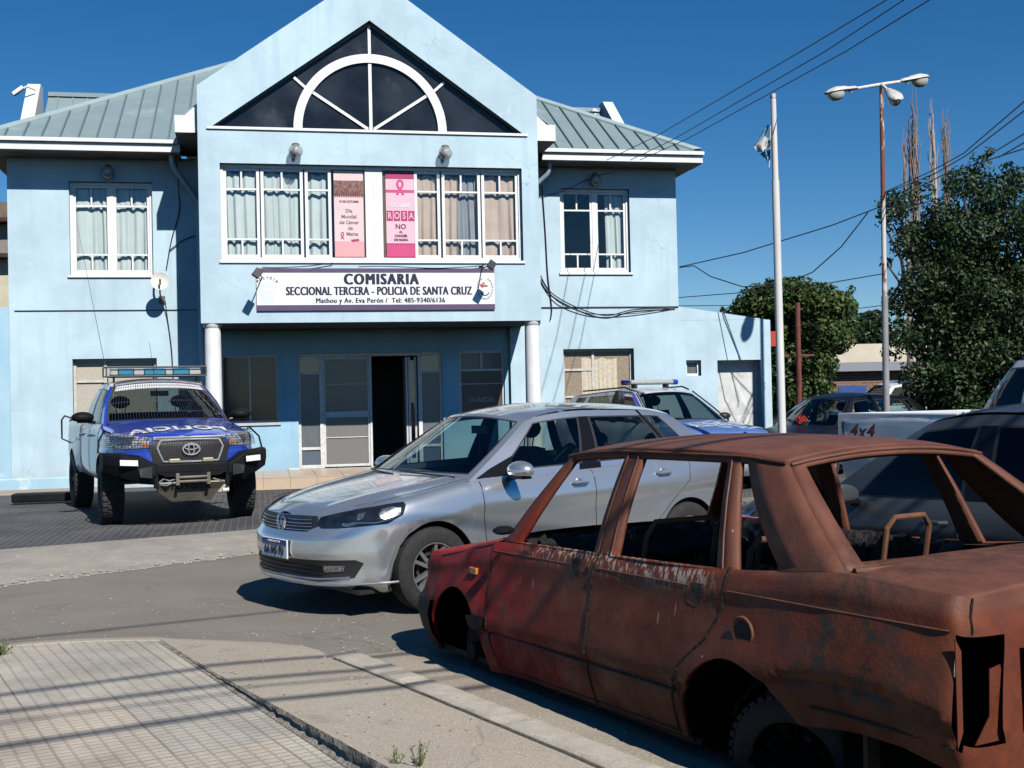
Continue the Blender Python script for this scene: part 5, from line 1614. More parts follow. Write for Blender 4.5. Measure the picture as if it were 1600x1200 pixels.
for side in (-1, 1):
    fg = MB(); pc.polypatch([(pc.ty(.54), .375), (pc.ty(.68), .378), (pc.ty(.67), .338), (pc.ty(.54), .325)], fg, .012, side)
    fg.build('fog_lamp', m_lens, polo, smooth=True)
    lip = MB(); pc.line([(0, .235), (pc.ty(.6), .235), (pc.ty(.78), .245), (.93, .25)], lip, .008, -.004, side)
    lip.build('bumper_lip', m_silver, polo, smooth=True)
    # headlamp: dark housing, two reflectors
    hl = MB(); out = [(pc.ty(.49), .70), (pc.ty(.62), .735), (pc.ty(.74), .765), (.80, .785), (tx(-.36), .795), (tx(-.32), .778), (tx(-.37), .71), (.82, .656), (pc.ty(.62), .632), (pc.ty(.50), .628), (pc.ty(.46), .655)]
    pc.polypatch(out, hl, .004, side)
    hl = hl.build('headlight', m_lampdk, polo, smooth=True)
    mb = MB(); pc.polypatch([(.76, .752), (.83, .765), (.90, .757), (.90, .71), (.80, .682), (.755, .715)], mb, .007, side)
    pc.polypatch([(.60, .725), (.65, .73), (.655, .69), (.61, .682)], mb, .007, side); 
    pc.polypatch([(.49, .662), (.56, .668), (.62, .662), (.57, .645), (.51, .642)], mb, .007, side)
    mb.build('reflector', m_lens, hl, smooth=True)
    mb = MB(); pc.line([(.52, .652), (.58, .668), (.66, .668), (.74, .666), (.86, .69)], mb, .005, .009, side); mb.build('light_strip', m_chrome, hl, smooth=True)
# badge: ring with the two stacked chevrons
bd = MB(); bx = pc.P(0, .652).x - .012
bd.tube([(bx, .062 * math.cos(a), .652 + .062 * math.sin(a)) for a in [2 * math.pi * i / 28 for i in range(29)]], .008, 6, False)
for pts in ([(-.028, .05), (0, .006), (.028, .05)], [(-.055, .022), (-.024, -.05), (0, -.002), (.024, -.05), (.055, .022)]):
    bd.tube([(bx, p[0], .652 + p[1]) for p in pts], .0065, 6)
bd.build('badge', m_chrome, polo, smooth=True)
# plate
pl = MB().box(-.838, -.826, -.2, .2, .400, .535).build('number_plate', m_plate, polo, bevel=.003)
MB().box(-.8405, -.8385, -.195, .195, .497, .530).build('blue_band', m_plateb, pl)
PM = Matrix.Translation((-.8405, 0, .452)) @ Matrix.Rotation(-math.pi / 2, 4, 'Z') @ RX
text_mesh('AA 045 PU', .092, m_ink, 'lettering', pl, PM, offset=.0005, sx=.66, spacing=1.12)
text_mesh('REPUBLICA ARGENTINA', .02, m_plate, 'lettering', pl, Matrix.Translation((-.8415, 0, .514)) @ Matrix.Rotation(-math.pi / 2, 4, 'Z') @ RX, sx=.9)
# mirrors
def mirror(c, x, y, z, parent, mat, s=1.0, side=-1, matb=None):
    mb = MB()
    mb.sphere((0, 0, 0), .1, 20, (.95 * s, 1.32 * s, .70 * s))
    for i, v in enumerate(mb.v):
        if v[2] < -.03 * s: mb.v[i] = (v[0], v[1], -.03 * s + (v[2] + .03 * s) * .5)
    for i, v in enumerate(mb.v):
        if v[0] > .022: mb.v[i] = (.022 + (v[0] - .022) * .15, v[1], v[2])
    o = mb.build('mirror', mat, parent, smooth=True); o.location = (x, side * y, z)
    a = MB().tube([(.0, -side * .06, -.04 * s), (.0, -side * .16, -.07)], [.03, .022], 8).box(-.045, .045, -.07, .07, -.063 * s, -.045 * s).build('mirror_foot', matb or m_trimblk, o, smooth=True, bevel=.004)
for side in (-1, 1): mirror(pc, .70, .95, .975, polo, m_silver, 1.0, side)
# black triangle at the mirror, door handles
for side in (-1, 1):
    mb = MB(); q = [pc.G(.02, .03, side), pc.G(.17, .03, side), pc.G(.105, .36, side), pc.G(.04, .18, side)]
    mb.add([p + Vector((0, side * .006, 0)) for p in q], [(0, 1, 2, 3)]).build('mirror_triangle', m_trimblk, polo, weld=False)
    for x, z in ((1.36, .842), (2.27, .872)):
        p = pc.P(tx(x), z, side); y = p.y
        mb = MB().tube([(x - .08, y + side * .004, z), (x - .06, y + side * .032, z + .003), (x + .05, y + side * .034, z + .006), (x + .085, y + side * .006, z + .004)], [.010, .014, .014, .010], 8)
        h = mb.build('door_handle', m_silver, polo, smooth=True)
        MB().sphere((x - .005, y, z + .002), .04, 12, (1.0, .14, .85)).build('handle_cup', M('handle cup', (.30, .32, .34), rough=.3, metal=.7), h, smooth=True)
# wipers, inner mirror, cabin
mb = MB()
for a, b in (((.30, -.62), (.46, -.05)), ((.24, -.02), (.42, .52))):
    pts = [pc.front(.03 + .05 * k / 6, a[1] / .72 + (b[1] - a[1]) / .72 * k / 6) + Vector((-.018, 0, .014)) for k in range(7)]
    mb.tube(pts, .007, 5)
mb.build('wiper', m_black, polo)
inn = empty('interior'); inn.parent = polo
mb = MB(); seat_mb(mb, 1.35, -.36, .45); seat_mb(mb, 1.35, .36, .45)
mb.build('front_seat', m_seat, inn, weld=False)
mb = MB(); seat_mb(mb, 2.15, 0, .48, w=.62, h=.5, head=False)
for y in (-.38, .38): mb.sphere((2.62, y, 1.12), .1, 10, (.6, 1.3, .7))
mb.build('rear_seat', m_seat, inn, weld=False)
mb = MB().box(.30, .85, -.72, .72, .60, .90).box(.2, 2.9, -.74, .74, .25, .30).box(2.55, 3.0, -.70, .70, .92, .97)
mb.box(.4, 2.6, -.80, -.74, .3, .90).box(.4, 2.6, .74, .80, .3, .90)
mb.build('dashboard', m_seat, inn, bevel=.03)
mb = MB(); steering_mb(mb, .98, -.36, .90); mb.build('steering_wheel', m_trimblk, inn, smooth=True)
MB().cbox((1.02, 0, 1.26), .03, .22, .065).tube([(1.02, 0, 1.27), (1.06, 0, 1.34)], .01, 6).tube([(1.0, -.01, 1.23), (1.0, -.012, 1.10)], .004, 4).sphere((1.0, -.012, 1.08), .022, 8, (1, 1, 2.2)).build('inner_mirror', m_black, inn, bevel=.01)
proto = make_wheel(.305, .195, .19, spokes=5)
put_wheels(pc, polo, .755, polo, proto)
# ================================================================ police pickup and its relatives
from mathutils.bvhtree import BVHTree
def drape(o, shells, origin, ex, ey, down, off=.003):
    """lay a flat mesh (a, b) onto shells: start at origin + a*ex + b*ey and look along down"""
    trees = []
    for s_ in shells:
        bm = bmesh.new(); bm.from_mesh(s_.data); trees.append(BVHTree.FromBMesh(bm)); bm.free()
    bm = bmesh.new(); bm.from_mesh(o.data)
    bmesh.ops.subdivide_edges(bm, edges=[e for e in bm.edges if e.calc_length() > .03], cuts=3)
    d = Vector(down).normalized()
    for v in bm.verts:
        st_ = Vector(origin) + Vector(ex) * v.co.x + Vector(ey) * v.co.y
        best = None
        for tr_ in trees:
            h = tr_.ray_cast(st_, d)
            if h[0] is not None and (best is None or h[3] < best[3]): best = h
        v.co = (best[0] - d * off) if best else Vector((0, 0, -99))
    bmesh.ops.delete(bm, geom=[v for v in bm.verts if v.co.z < -50], context='VERTS')
    bm.to_mesh(o.data); bm.free()
m_blue = M('police blue paint', (.014, .045, .36), (.018, .055, .40), 3, rough=.32, coat=1.0)
m_pwh = M('dusty white paint', (.50, .51, .53), (.36, .36, .37), 2.2, rough=.4, coat=.6, c3=(.62, .63, .65), s3=4, t3=.55, streak=2)
m_blackst = M('black steel bumper', (.005, .0055, .007), (.010, .010, .012), 5, rough=.6, spec=.15, bump=.1)
m_tan = M('bare skid plate', (.20, .18, .14), (.13, .115, .09), 8, rough=.7, metal=.2)
m_wire = M('guard wire', (.09, .085, .08), rough=.5, metal=.5)
m_hglass = glass_mat('windscreen glass', (.55, .62, .60), .75)
m_bglass = M('bronze tinted glass', (.095, .080, .058), (.13, .11, .08), 3, rough=.15, spec=.4)
m_satin = M('satin silver trim', (.50, .50, .50), (.40, .40, .40), 30, rough=.35, metal=.35)
m_beacon_b = M('blue beacon lens', (.015, .16, .28), (.02, .22, .36), 60, rough=.15, coat=1)
m_beacon_w = M('clear beacon lens', (.46, .45, .42), (.36, .35, .33), 40, rough=.2, coat=1)
def base_pickup(**k):
    d = dict(wb=3.085, wr=.385, xa=-.05, xr=4.05, nf=3.0, nr=5.0, arch_f=.47, arch_r=.46, flare=.045,
         XF=[(.45, -.70), (.6, -.84), (.75, -.89), (.95, -.88), (1.05, -.83), (1.12, -.70)],
         XR=[(.5, 4.30), (1.3, 4.34)],
         W=[(-.8, .84), (-.3, .875), (.3, .885), (1.5, .885), (3.0, .885), (4.1, .87), (4.4, .85)],
         LO=[(-.8, .62), (-.45, .60), (0, .5), (.5, .50), (2.5, .52), (3.6, .56), (4.3, .56)],
         NSH=[(0, 1.045), (.4, 1.06), (.8, 1.09), (1, 1.11)],
         SH=[(-.05, 1.11), (.3, 1.16), (.6, 1.19), (1.0, 1.20), (2.35, 1.21), (2.42, 1.25), (4.1, 1.26)],
         TSH=[(0, 1.26), (1, 1.26)],
         DC=[(-.88, 1.05), (-.75, 1.10), (-.4, 1.165), (0, 1.205), (.5, 1.26), (.6, 1.27), (2.4, 1.25), (4.4, 1.26)],
         sec=[(0, .05), (.1, .015), (.4, .0), (.7, .005), (.88, .012), (.95, .03), (1, .055)],
         BX=[(0, .56), (.25, .95), (.5, 1.45), (.85, 2.2), (1, 2.44)], BY=[(0, .80), (.25, .832), (.5, .838), (.85, .836), (1, .815)], BZ=[(0, 1.18), (.25, 1.19), (.5, 1.198), (.85, 1.205), (1, 1.205)],
         RXT=[(0, 1.28), (.25, 1.40), (.5, 1.62), (.85, 2.12), (1, 2.30)], RYT=[(0, .60), (.25, .62), (.5, .63), (.85, .62), (1, .59)], RZ=[(0, 1.70), (.25, 1.73), (.5, 1.745), (.85, 1.74), (1, 1.71)],
         bow=.17, bowr=.04, crown=.055, bulge=.03)
    d.update(k); return Car(**d)
hc = base_pickup()
hx = empty('police_pickup', (-4.237, 15.087, .094), R(116.1))
tag(hx, 'blue and white police pickup with light bar and black steel bumper, left of the steps', 'pickup')
mf = lambda t, c, k: 1 if (k == 'deck' and c.x < .6) or (k == 'side' and c.x < .12 - .35 * (c.z - .9) and c.z > .62) or (k == 'side' and c.z > 1.06 and c.x < .62) else 0
hb = hc.shell([m_pwh, m_blue], hx, matf=mf, deck_skip=lambda t, c: c.x > .56)
pb_, rf_ = hc.cabin([m_pwh, m_blue, m_trimblk], hx, [(.10, .455), (.525, .90)], vwin=(.05, .88), glass=m_hglass, matf=lambda q, v, s: 1 if q < .10 else (2 if .46 < q < .52 else 0), wsv=(.12, .97), wsr=.94)
for o in list(hx.children):
    if o.name.startswith('glass'): pass
# tinted side panes just outside the clear ones
for side in (-1, 1):
    for a, b in ((.115, .44), (.54, .885)):
        MB().grid([[hc.G(a + (b - a) * i / 6, .09 + .76 * j / 4, side) + Vector((0, side * .006, 0)) for i in range(7)] for j in range(5)]).build('tinted_pane', m_bglass, hx, smooth=True)
# load bed
mb = MB()
for s in (-1, 1): mb.box(2.46, 4.30, s * .80 - .03, s * .80 + .03, .75, 1.262)
mb.box(2.46, 2.50, -.77, .77, .75, 1.262).box(4.27, 4.325, -.77, .77, .75, 1.262).box(2.5, 4.27, -.77, .77, .72, .75)
mb.build('load_bed', m_blackst, hx)
mb = MB(); tx = hc.tx
for side in (-1, 1):
    hc.line([(tx(.52), 1.18), (tx(.54), .9), (tx(.56), .55)], mb, .004, 0, side); hc.line([(tx(1.42), 1.19), (tx(1.42), .54)], mb, .004, 0, side)
    hc.line([(tx(2.38), 1.2), (tx(2.32), .95), (tx(2.3), .56)], mb, .004, 0, side); hc.line([(tx(2.44), 1.22), (tx(2.44), .56)], mb, .006, 0, side)
mb.build('panel_gap', m_black, hx)
for side in (-1, 1):
    for x in (1.28, 2.2):
        p = hc.P(tx(x), 1.06, side)
        MB().tube([(x - .09, p.y, 1.06), (x - .06, p.y + side * .04, 1.065), (x + .06, p.y + side * .04, 1.065), (x + .09, p.y, 1.06)], .016, 8).build('door_handle', m_chrome, hx, smooth=True)
    mirror(hc, .86, 1.02, 1.30, hx, m_blackst, 1.08, side)
    # rear side hoop
    MB().tube([(3.2, side * .90, 1.28), (3.25, side * 1.0, 1.32), (3.5, side * 1.02, 1.26), (3.6, side * 1.01, .98), (3.45, side * .9, .92)], .013, 7).build('side_hoop', m_wire, hx, smooth=True)
    hl = MB(); out = [(hc.ty(.47), 1.045), (hc.ty(.7), 1.075), (.88, 1.105), (1.0, 1.115), (tx(.02), 1.10), (tx(-.04), 1.02), (.93, .95), (hc.ty(.7), .925), (hc.ty(.5), .935)]
    hc.polypatch(out, hl, .008, side); hl = hl.build('headlight', M('lamp silver dark', (.10, .11, .12), (.60, .62, .65), 26, rough=.25, metal=.3), hx, smooth=True)
    mb = MB(); hc.polypatch([(hc.ty(.66), 1.055), (.86, 1.07), (.9, .99), (hc.ty(.68), .965)], mb, .012, side); hc.polypatch([(.93, 1.08), (tx(-.03), 1.08), (.97, 1.0)], mb, .012, side)
    mb.build('reflector', m_lens, hl, smooth=True)
    mb = MB(); hc.polypatch([(hc.ty(.50), .985), (hc.ty(.57), .985), (hc.ty(.57), .95), (hc.ty(.50), .95)], mb, .013, side); mb.build('indicator', m_amber, hl, smooth=True)
    mb = MB()
    for z in np.arange(.935, 1.10, .022): hc.line([(hc.ty(.48), z), (hc.ty(.75), z + .006), (.99, z + .01)], mb, .0022, .045, side, 8, 4)
    for y in np.arange(.48, .86, .03): hc.line([(hc.ty(y), .92), (hc.ty(y), 1.08)], mb, .0022, .045, side, 2, 4)
    mb.build('lamp_guard', m_wire, hl)
    hoop = MB().tube([hc.P(.93, 1.09, side) + Vector((-.05, 0, .02)), hc.P(1.0, 1.12, side) + Vector((-.08, side * .06, .02)), Vector((-.30, side * .97, 1.02)), Vector((-.36, side * .99, .88))], .012, 7)
    hoop.build('side_hoop', m_blackst, hx, smooth=True)
# grille: chrome surround, mesh, badge
gr = MB()
for s in (-1, 1): hc.polypatch([(0, 1.035), (hc.ty(.44), 1.03), (hc.ty(.50), .93), (hc.ty(.43), .735), (0, .725)], gr, .006, s)
gr = gr.build('grille', m_black, hx, smooth=True)
mb = MB()
for s in (-1, 1): hc.line([(0, 1.01), (hc.ty(.36), 1.005), (hc.ty(.40), .93), (hc.ty(.33), .765), (0, .76)], mb, .012, .02, s)
mb.build('inner_surround', m_satin, gr, smooth=True)
mb = MB()
for s in (-1, 1): hc.line([(0, 1.035), (hc.ty(.45), 1.035)], mb, .022, .01, s)
mb.build('chrome_bar', m_satin, gr, smooth=True)
mb = MB()
for s in (-1, 1):
    for z in np.arange(.74, 1.03, .022): hc.line([(0, z), (hc.ty(.42), z)], mb, .003, .028, s, 10, 4)
    for y in np.arange(.0, .46, .028): hc.line([(hc.ty(y), .735), (hc.ty(y), 1.02)], mb, .003, .028, s, 2, 4)
mb.build('mesh_guard', m_wire, gr)
bx = hc.P(0, .9).x - .05; bd = MB()
def oval(cx_, cz_, a, b, r): bd.tube([(bx, cx_ + a * math.cos(t), cz_ + b * math.sin(t)) for t in [2 * math.pi * i / 30 for i in range(31)]], r, 6, False)
oval(0, .905, .098, .066, .009); oval(0, .905, .034, .062, .007); oval(0, .930, .078, .028, .007)
bd.build('badge', m_satin, hx, smooth=True)
for y in (-.19, .20):
    MB().cbox((hc.P(hc.ty(y), .78).x - .06, y, .775), .035, .13, .05).build('spot_lamp', M('yellowed lamp', (.30, .27, .17), rough=.3, coat=1), hx, bevel=.012)
# steel bumper
mb = MB()
def panel(rows): mb.grid(rows)
for s in (-1, 1):
    ys = [.42, .60, .80, .97, .985]; xs = [-1.0, -.99, -.90, -.66, -.44]
    top = [.745, .85, .875, .885, .89]; bot = [.50, .52, .60, .66, .68]
    rows = [[(x + .06, s * y, t + .0) for x, y, t in zip(xs, ys, top)], [(x, s * y, t - .03) for x, y, t in zip(xs, ys, top)],
            [(x - .0, s * y, b + (t - b) * .45) for x, y, t, b in zip(xs, ys, top, bot)], [(x + .07, s * y, b) for x, y, b in zip(xs, ys, bot)], [(x + .22, s * (y - .03), b - .01) for x, y, b in zip(xs, ys, bot)]]
    mb.grid(rows); mb.grid([[(x + .26, p[1], p[2]) for x, p in zip(xs, rows[0])], rows[0]])
mb.box(-1.0, -.78, -.42, .42, .635, .742)
mb.box(-.98, -.90, -.44, -.39, .46, .66).box(-.98, -.90, .39, .44, .46, .66)
mb.add([(-1.004, -.42, .64), (-1.004, .42, .64), (-1.004, .30, .59), (-1.004, -.30, .59)], [(0, 1, 2, 3)])
bump = mb.build('bumper', m_blackst, hx, bevel=.012)
for s in (-1, 1):
    q = [Vector((-.985, s * .63, .80)), Vector((-.915, s * .82, .81)), Vector((-.925, s * .82, .745)), Vector((-1.0, s * .63, .735))]
    MB().prism([p + Vector((-.02, 0, 0)) for p in q], (-.012, 0, 0)).build('reflector_strip', m_plate, bump)
    q = [(-1.0, s * .47, .72), (-.975, s * .62, .70), (-.985, s * .60, .60), (-1.0, s * .47, .585)]
    MB().prism([Vector(p) + Vector((-.012, 0, 0)) for p in q], (-.004, 0, 0)).build('lamp_recess', m_black, bump)
    MB().lathe([(0, 0), (.045, 0), (.05, -.02)], (-1.0, s * .56, .65), (-1, 0, 0), 14).build('fog_lamp', m_lens, bump)
w_ = MB().tube([(-.93, -.14, .555), (-.93, .14, .555)], .045, 12).box(-1.02, -.98, -.20, -.16, .49, .63).box(-1.02, -.98, .16, .20, .49, .63).tube([(-1.01, -.17, .58), (-1.01, .17, .58)], .016, 8).tube([(-1.01, -.17, .53), (-1.01, .17, .53)], .016, 8)
w_.build('winch', m_tan, bump)
mb = MB(); mb.tube([(-.95, .39, .52), (-.96, .33, .57), (-.97, .27, .54), (-.96, .20, .56)], .012, 6).tube([(-.95, .38, .50), (-.97, .3, .49), (-.96, .22, .52)], .010, 6).tube([(-.95, -.38, .50), (-.97, -.30, .53), (-.96, -.24, .55)], .010, 6)
mb.build('tow_rope', M('grey rope', (.25, .24, .22), (.15, .14, .13), 60, rough=.9), bump)
sk = [(-.97, -.40, .505), (-.97, .42, .515), (-.90, .40, .42), (-.82, .22, .285), (-.82, -.24, .285), (-.90, -.34, .42)]
skp = MB().prism([sk[0], sk[1], sk[2], sk[5]], (.012, 0, 0)).prism([sk[5], sk[2], sk[3], sk[4]], (.012, 0, 0)).build('skid_plate', m_tan, bump, weld=False)
SM = Matrix.Translation((-.975, .0, .475)) @ Matrix.Rotation(-math.pi / 2, 4, 'Z') @ RX
tk = text_mesh('TOYOTA', .085, m_black, 'lettering', skp, offset=.003, sx=1.3, spacing=1.1)
drape(tk, [skp], (-2, .02, .462), (0, -1, 0), (0, 0, 1), (1, 0, 0), .004)
MB().tube([(-.9, -.42, .44), (-.93, -.42, .40), (-.93, -.36, .40)], .025, 8).build('tow_hook', m_plate, bump)
# windscreen guard
mb = MB()
for i in range(41):
    r = -.93 + 1.86 * i / 40
    mb.tube([hc.front(v, r) + Vector((-.045, 0, .03)) for v in (.0, .3, .6, 1.0)], .0022, 4)
for v in (.02, .25, .5, .75, .86, .93, 1.0):
    mb.tube([hc.front(v, -.93 + 1.86 * k / 12) + Vector((-.045, 0, .03)) for k in range(13)], .003 if v not in (.02, 1.0) else .009, 5)
for r in (-.95, .95): mb.tube([hc.front(v, r) + Vector((-.045, 0, .03)) for v in (0, .5, 1)], .011, 6)
mb.build('windscreen_guard', m_wire, hx)
MB().grid([[hc.front(v, -.9 + 1.8 * k / 12) + Vector((-.012, 0, .008)) for k in range(13)] for v in (.84, .90, .96)]).build('sun_strip', m_plate, hx, smooth=True)
mb = MB()
for a, b in (((.62), (-.02)), ((-.02), (-.64))):
    mb.tube([hc.front(.05 + .04 * k / 5, a + (b - a) * k / 5) + Vector((-.015, 0, .012)) for k in range(6)], .008, 5)
mb.build('wiper', m_black, hx)
# light bar in its cage
lb = empty('light_bar'); lb.parent = hx
zc = 1.90; xb = 1.48
MB().box(xb - .13, xb + .13, -.60, .60, zc - .075, zc - .045).build('bar_base', m_blackst, lb, bevel=.01)
edges_ = [(-.60, -.44, 0), (-.44, -.22, 1), (-.22, -.12, 0), (-.12, .16, 1), (.16, .30, 0), (.30, .50, 1), (.50, .60, 0)]
for a, b, k in edges_:
    MB().box(xb - .12, xb + .12, a + .003, b - .003, zc - .044, zc + .045).build('beacon_lens', m_beacon_b if k else m_beacon_w, lb, bevel=.012)
mb = MB()
for z in (zc - .06, zc + .065):
    mb.tube([(xb - .16, -.66, z), (xb - .16, .66, z), (xb + .16, .66, z), (xb + .16, -.66, z), (xb - .16, -.66, z)], .009, 6)
for y in (-.66, .66):
    for x in (xb - .16, xb + .16): mb.tube([(x, y, zc - .06), (x, y, zc + .065)], .009, 6)
for y in (-.55, .55): mb.tube([(xb - .05, y, 1.76), (xb - .05, y, zc - .06)], .014, 6)
mb.build('cage', m_wire, lb)
MB().tube([(1.33, .05, 1.78), (1.36, .03, 1.86), (1.30, .10, 2.3)], [.012, .004, .002], 5).build('aerial', m_black, hx)
MB().tube([(1.6, .60, 1.75), (1.6, .62, 1.9), (1.7, .95, 3.9)], [.01, .004, .002], 5).build('aerial', m_wire, hx)
inn = empty('interior'); inn.parent = hx
mb = MB(); seat_mb(mb, 1.45, -.40, .72, h=.60); seat_mb(mb, 1.45, .40, .72, h=.60)
mb.box(2.1, 2.25, -.65, .65, .75, 1.35).box(.45, .95, -.72, .72, .85, 1.2).box(.5, 2.4, -.78, .78, .55, .62)
mb.build('front_seat', m_seat, inn, weld=False)
mb = MB(); steering_mb(mb, 1.05, -.38, 1.18); mb.build('steering_wheel', m_trimblk, inn, smooth=True)
MB().cbox((1.17, 0, 1.60), .03, .24, .07).build('inner_mirror', m_black, inn, bevel=.01)
tm = text_mesh('POLICIA', .27, m_plate, 'lettering', hx, offset=.014, sx=1.0, spacing=1.1)
drape(tm, [hb], (-.50, .07, 2.5), (0, 1.08, 0), (1.25, 0, 0), (0, 0, -1), .008)
proto = make_wheel(.40, .215, .27, mt=m_tyre_dusty, mr=m_rim_dk, spokes=6, double=False, blocky=True, tread=34)
hc.axz = .40
put_wheels(hc, hx, .80, hx, proto, steer=R(-4))
# black wheel ramp lying behind the rear wheel
blk = MB().box(-.45, .45, -.16, .16, 0, .13).build('rubber_block', m_blackst, None, bevel=.02)
p = gnd(70, 783, .125); blk.location = (p.x, p.y, .125); blk.rotation_euler = (0, 0, FA)
tag(blk, 'black rubber block lying on the cement path behind the police pickup', 'block')
# ================================================================ second police car
cc = Car(wb=2.55, wr=.32, xa=-.1, xr=3.0, nf=2.6, nr=3.4, arch_f=.36, arch_r=.36, flare=.02,
         XF=[(.2, -.66), (.35, -.78), (.5, -.81), (.65, -.79), (.8, -.72), (.92, -.6)], XR=[(.2, 3.2), (.5, 3.28), (1.0, 3.2)],
         W=[(-.8, .80), (0, .845), (1.5, .86), (3.0, .84), (3.3, .80)], LO=[(-.8, .22), (0, .2), (2.5, .22), (3.2, .28)],
         NSH=[(0, .83), (.5, .85), (1, .92)], SH=[(-.1, .92), (.5, 1.0), (1.5, 1.02), (3.0, 1.08)], TSH=[(0, 1.08), (1, 1.08)],
         DC=[(-.8, .84), (-.5, .92), (0, 1.0), (.5, 1.06), (3.3, 1.09)],
         BX=[(0, .5), (.2, .9), (.5, 1.5), (.8, 2.4), (1, 3.1)], BY=[(0, .76), (.5, .79), (1, .75)], BZ=[(0, .985), (.5, 1.01), (1, 1.07)],
         RXT=[(0, 1.15), (.2, 1.32), (.5, 1.6), (.8, 2.3), (1, 2.85)], RYT=[(0, .58), (.5, .60), (1, .56)], RZ=[(0, 1.46), (.5, 1.51), (1, 1.46)],
         bow=.16, bowr=.06, crown=.05)
m_blue2 = M('pale police blue paint', (.10, .17, .42), (.12, .19, .45), 3, rough=.35, coat=1.0)
p = at(1118, 690, 18.3)
c2 = empty('police_car', (p.x - .05, 18.2, .09), R(122))
tag(c2, 'white police hatchback with pale blue bonnet and light bar, behind the silver saloon', 'car')
mf2 = lambda t, c, k: 1 if (k == 'deck' and c.x < .6) or (k == 'side' and c.x < .3 and c.z > .5) else 0
cb = cc.shell([m_pwh, m_blue2], c2, matf=mf2, deck_skip=lambda t, c: c.x > .5)
cc.cabin([m_pwh, m_blue, m_trimblk], c2, [(.10, .455), (.525, .80), (.84, .93)], vwin=(.05, .88), glass=m_hglass, matf=lambda q, v, s: 1 if q < .10 and q > -.005 else (2 if .46 < q < .52 else 0))
for side in (-1, 1):
    mirror(cc, .8, .96, 1.08, c2, m_black, .85, side)
    hl = MB(); cc.polypatch([(cc.ty(.45), .80), (.8, .86), (1.0, .88), (.95, .76), (cc.ty(.5), .70)], hl, .006, side); hl.build('headlight', m_lens, c2, smooth=True)
    MB().tube([cc.G(.1, 1.0, side) + Vector((0, 0, .05)), cc.G(.3, 1.0, side) + Vector((0, 0, .075)), cc.G(.9, 1.0, side) + Vector((0, 0, .06))], .014, 6).build('roof_rail', m_black, c2)
    MB().tube([cc.front(v, .97 * side) + Vector((-.03, 0, .03)) for v in (0, .5, 1)], .012, 6).build('guard_tube', m_black, c2)
gr = MB()
for s in (-1, 1): cc.polypatch([(0, .80), (cc.ty(.45), .80), (cc.ty(.4), .62), (0, .60)], gr, .005, s)
gr.build('grille', m_black, c2, smooth=True)
lb = empty('light_bar'); lb.parent = c2
MB().tube([(1.5, -.46, 1.65), (1.5, .46, 1.65)], .04, 12).build('beacon_lens', m_beacon_w, lb, smooth=True)
for s in (-1, 1): MB().tube([(1.5, s * .46, 1.65), (1.5, s * .56, 1.65)], .043, 12).build('beacon_end', m_blue, lb, smooth=True)
MB().box(1.45, 1.55, -.35, -.30, 1.54, 1.62).box(1.45, 1.55, .30, .35, 1.54, 1.62).build('bar_foot', m_black, lb)
mb = MB(); seat_mb(mb, 1.4, -.38, .55); seat_mb(mb, 1.4, .38, .55); mb.box(.4, .9, -.7, .7, .7, 1.0).box(.4, 3, -.76, .76, .3, .36); mb.build('front_seat', m_seat, c2, weld=False)
tm = text_mesh('POLICIA', .30, m_plate, 'lettering', c2, offset=.004, sx=.95, spacing=1.15)
drape(tm, [cb], (-.18, .0, 2.5), (0, 1, 0), (1.2, 0, 0), (0, 0, -1), .008)
proto = make_wheel(.32, .20, .19)
put_wheels(cc, c2, .76, c2, proto)
mb = MB(); mb.tube([cc.front(.06, -.6) + Vector((-.02, 0, .02)), cc.front(.09, 0) + Vector((-.02, 0, .02)), cc.front(.08, .6) + Vector((-.02, 0, .02))], .008, 5); mb.build('wiper', m_black, c2)

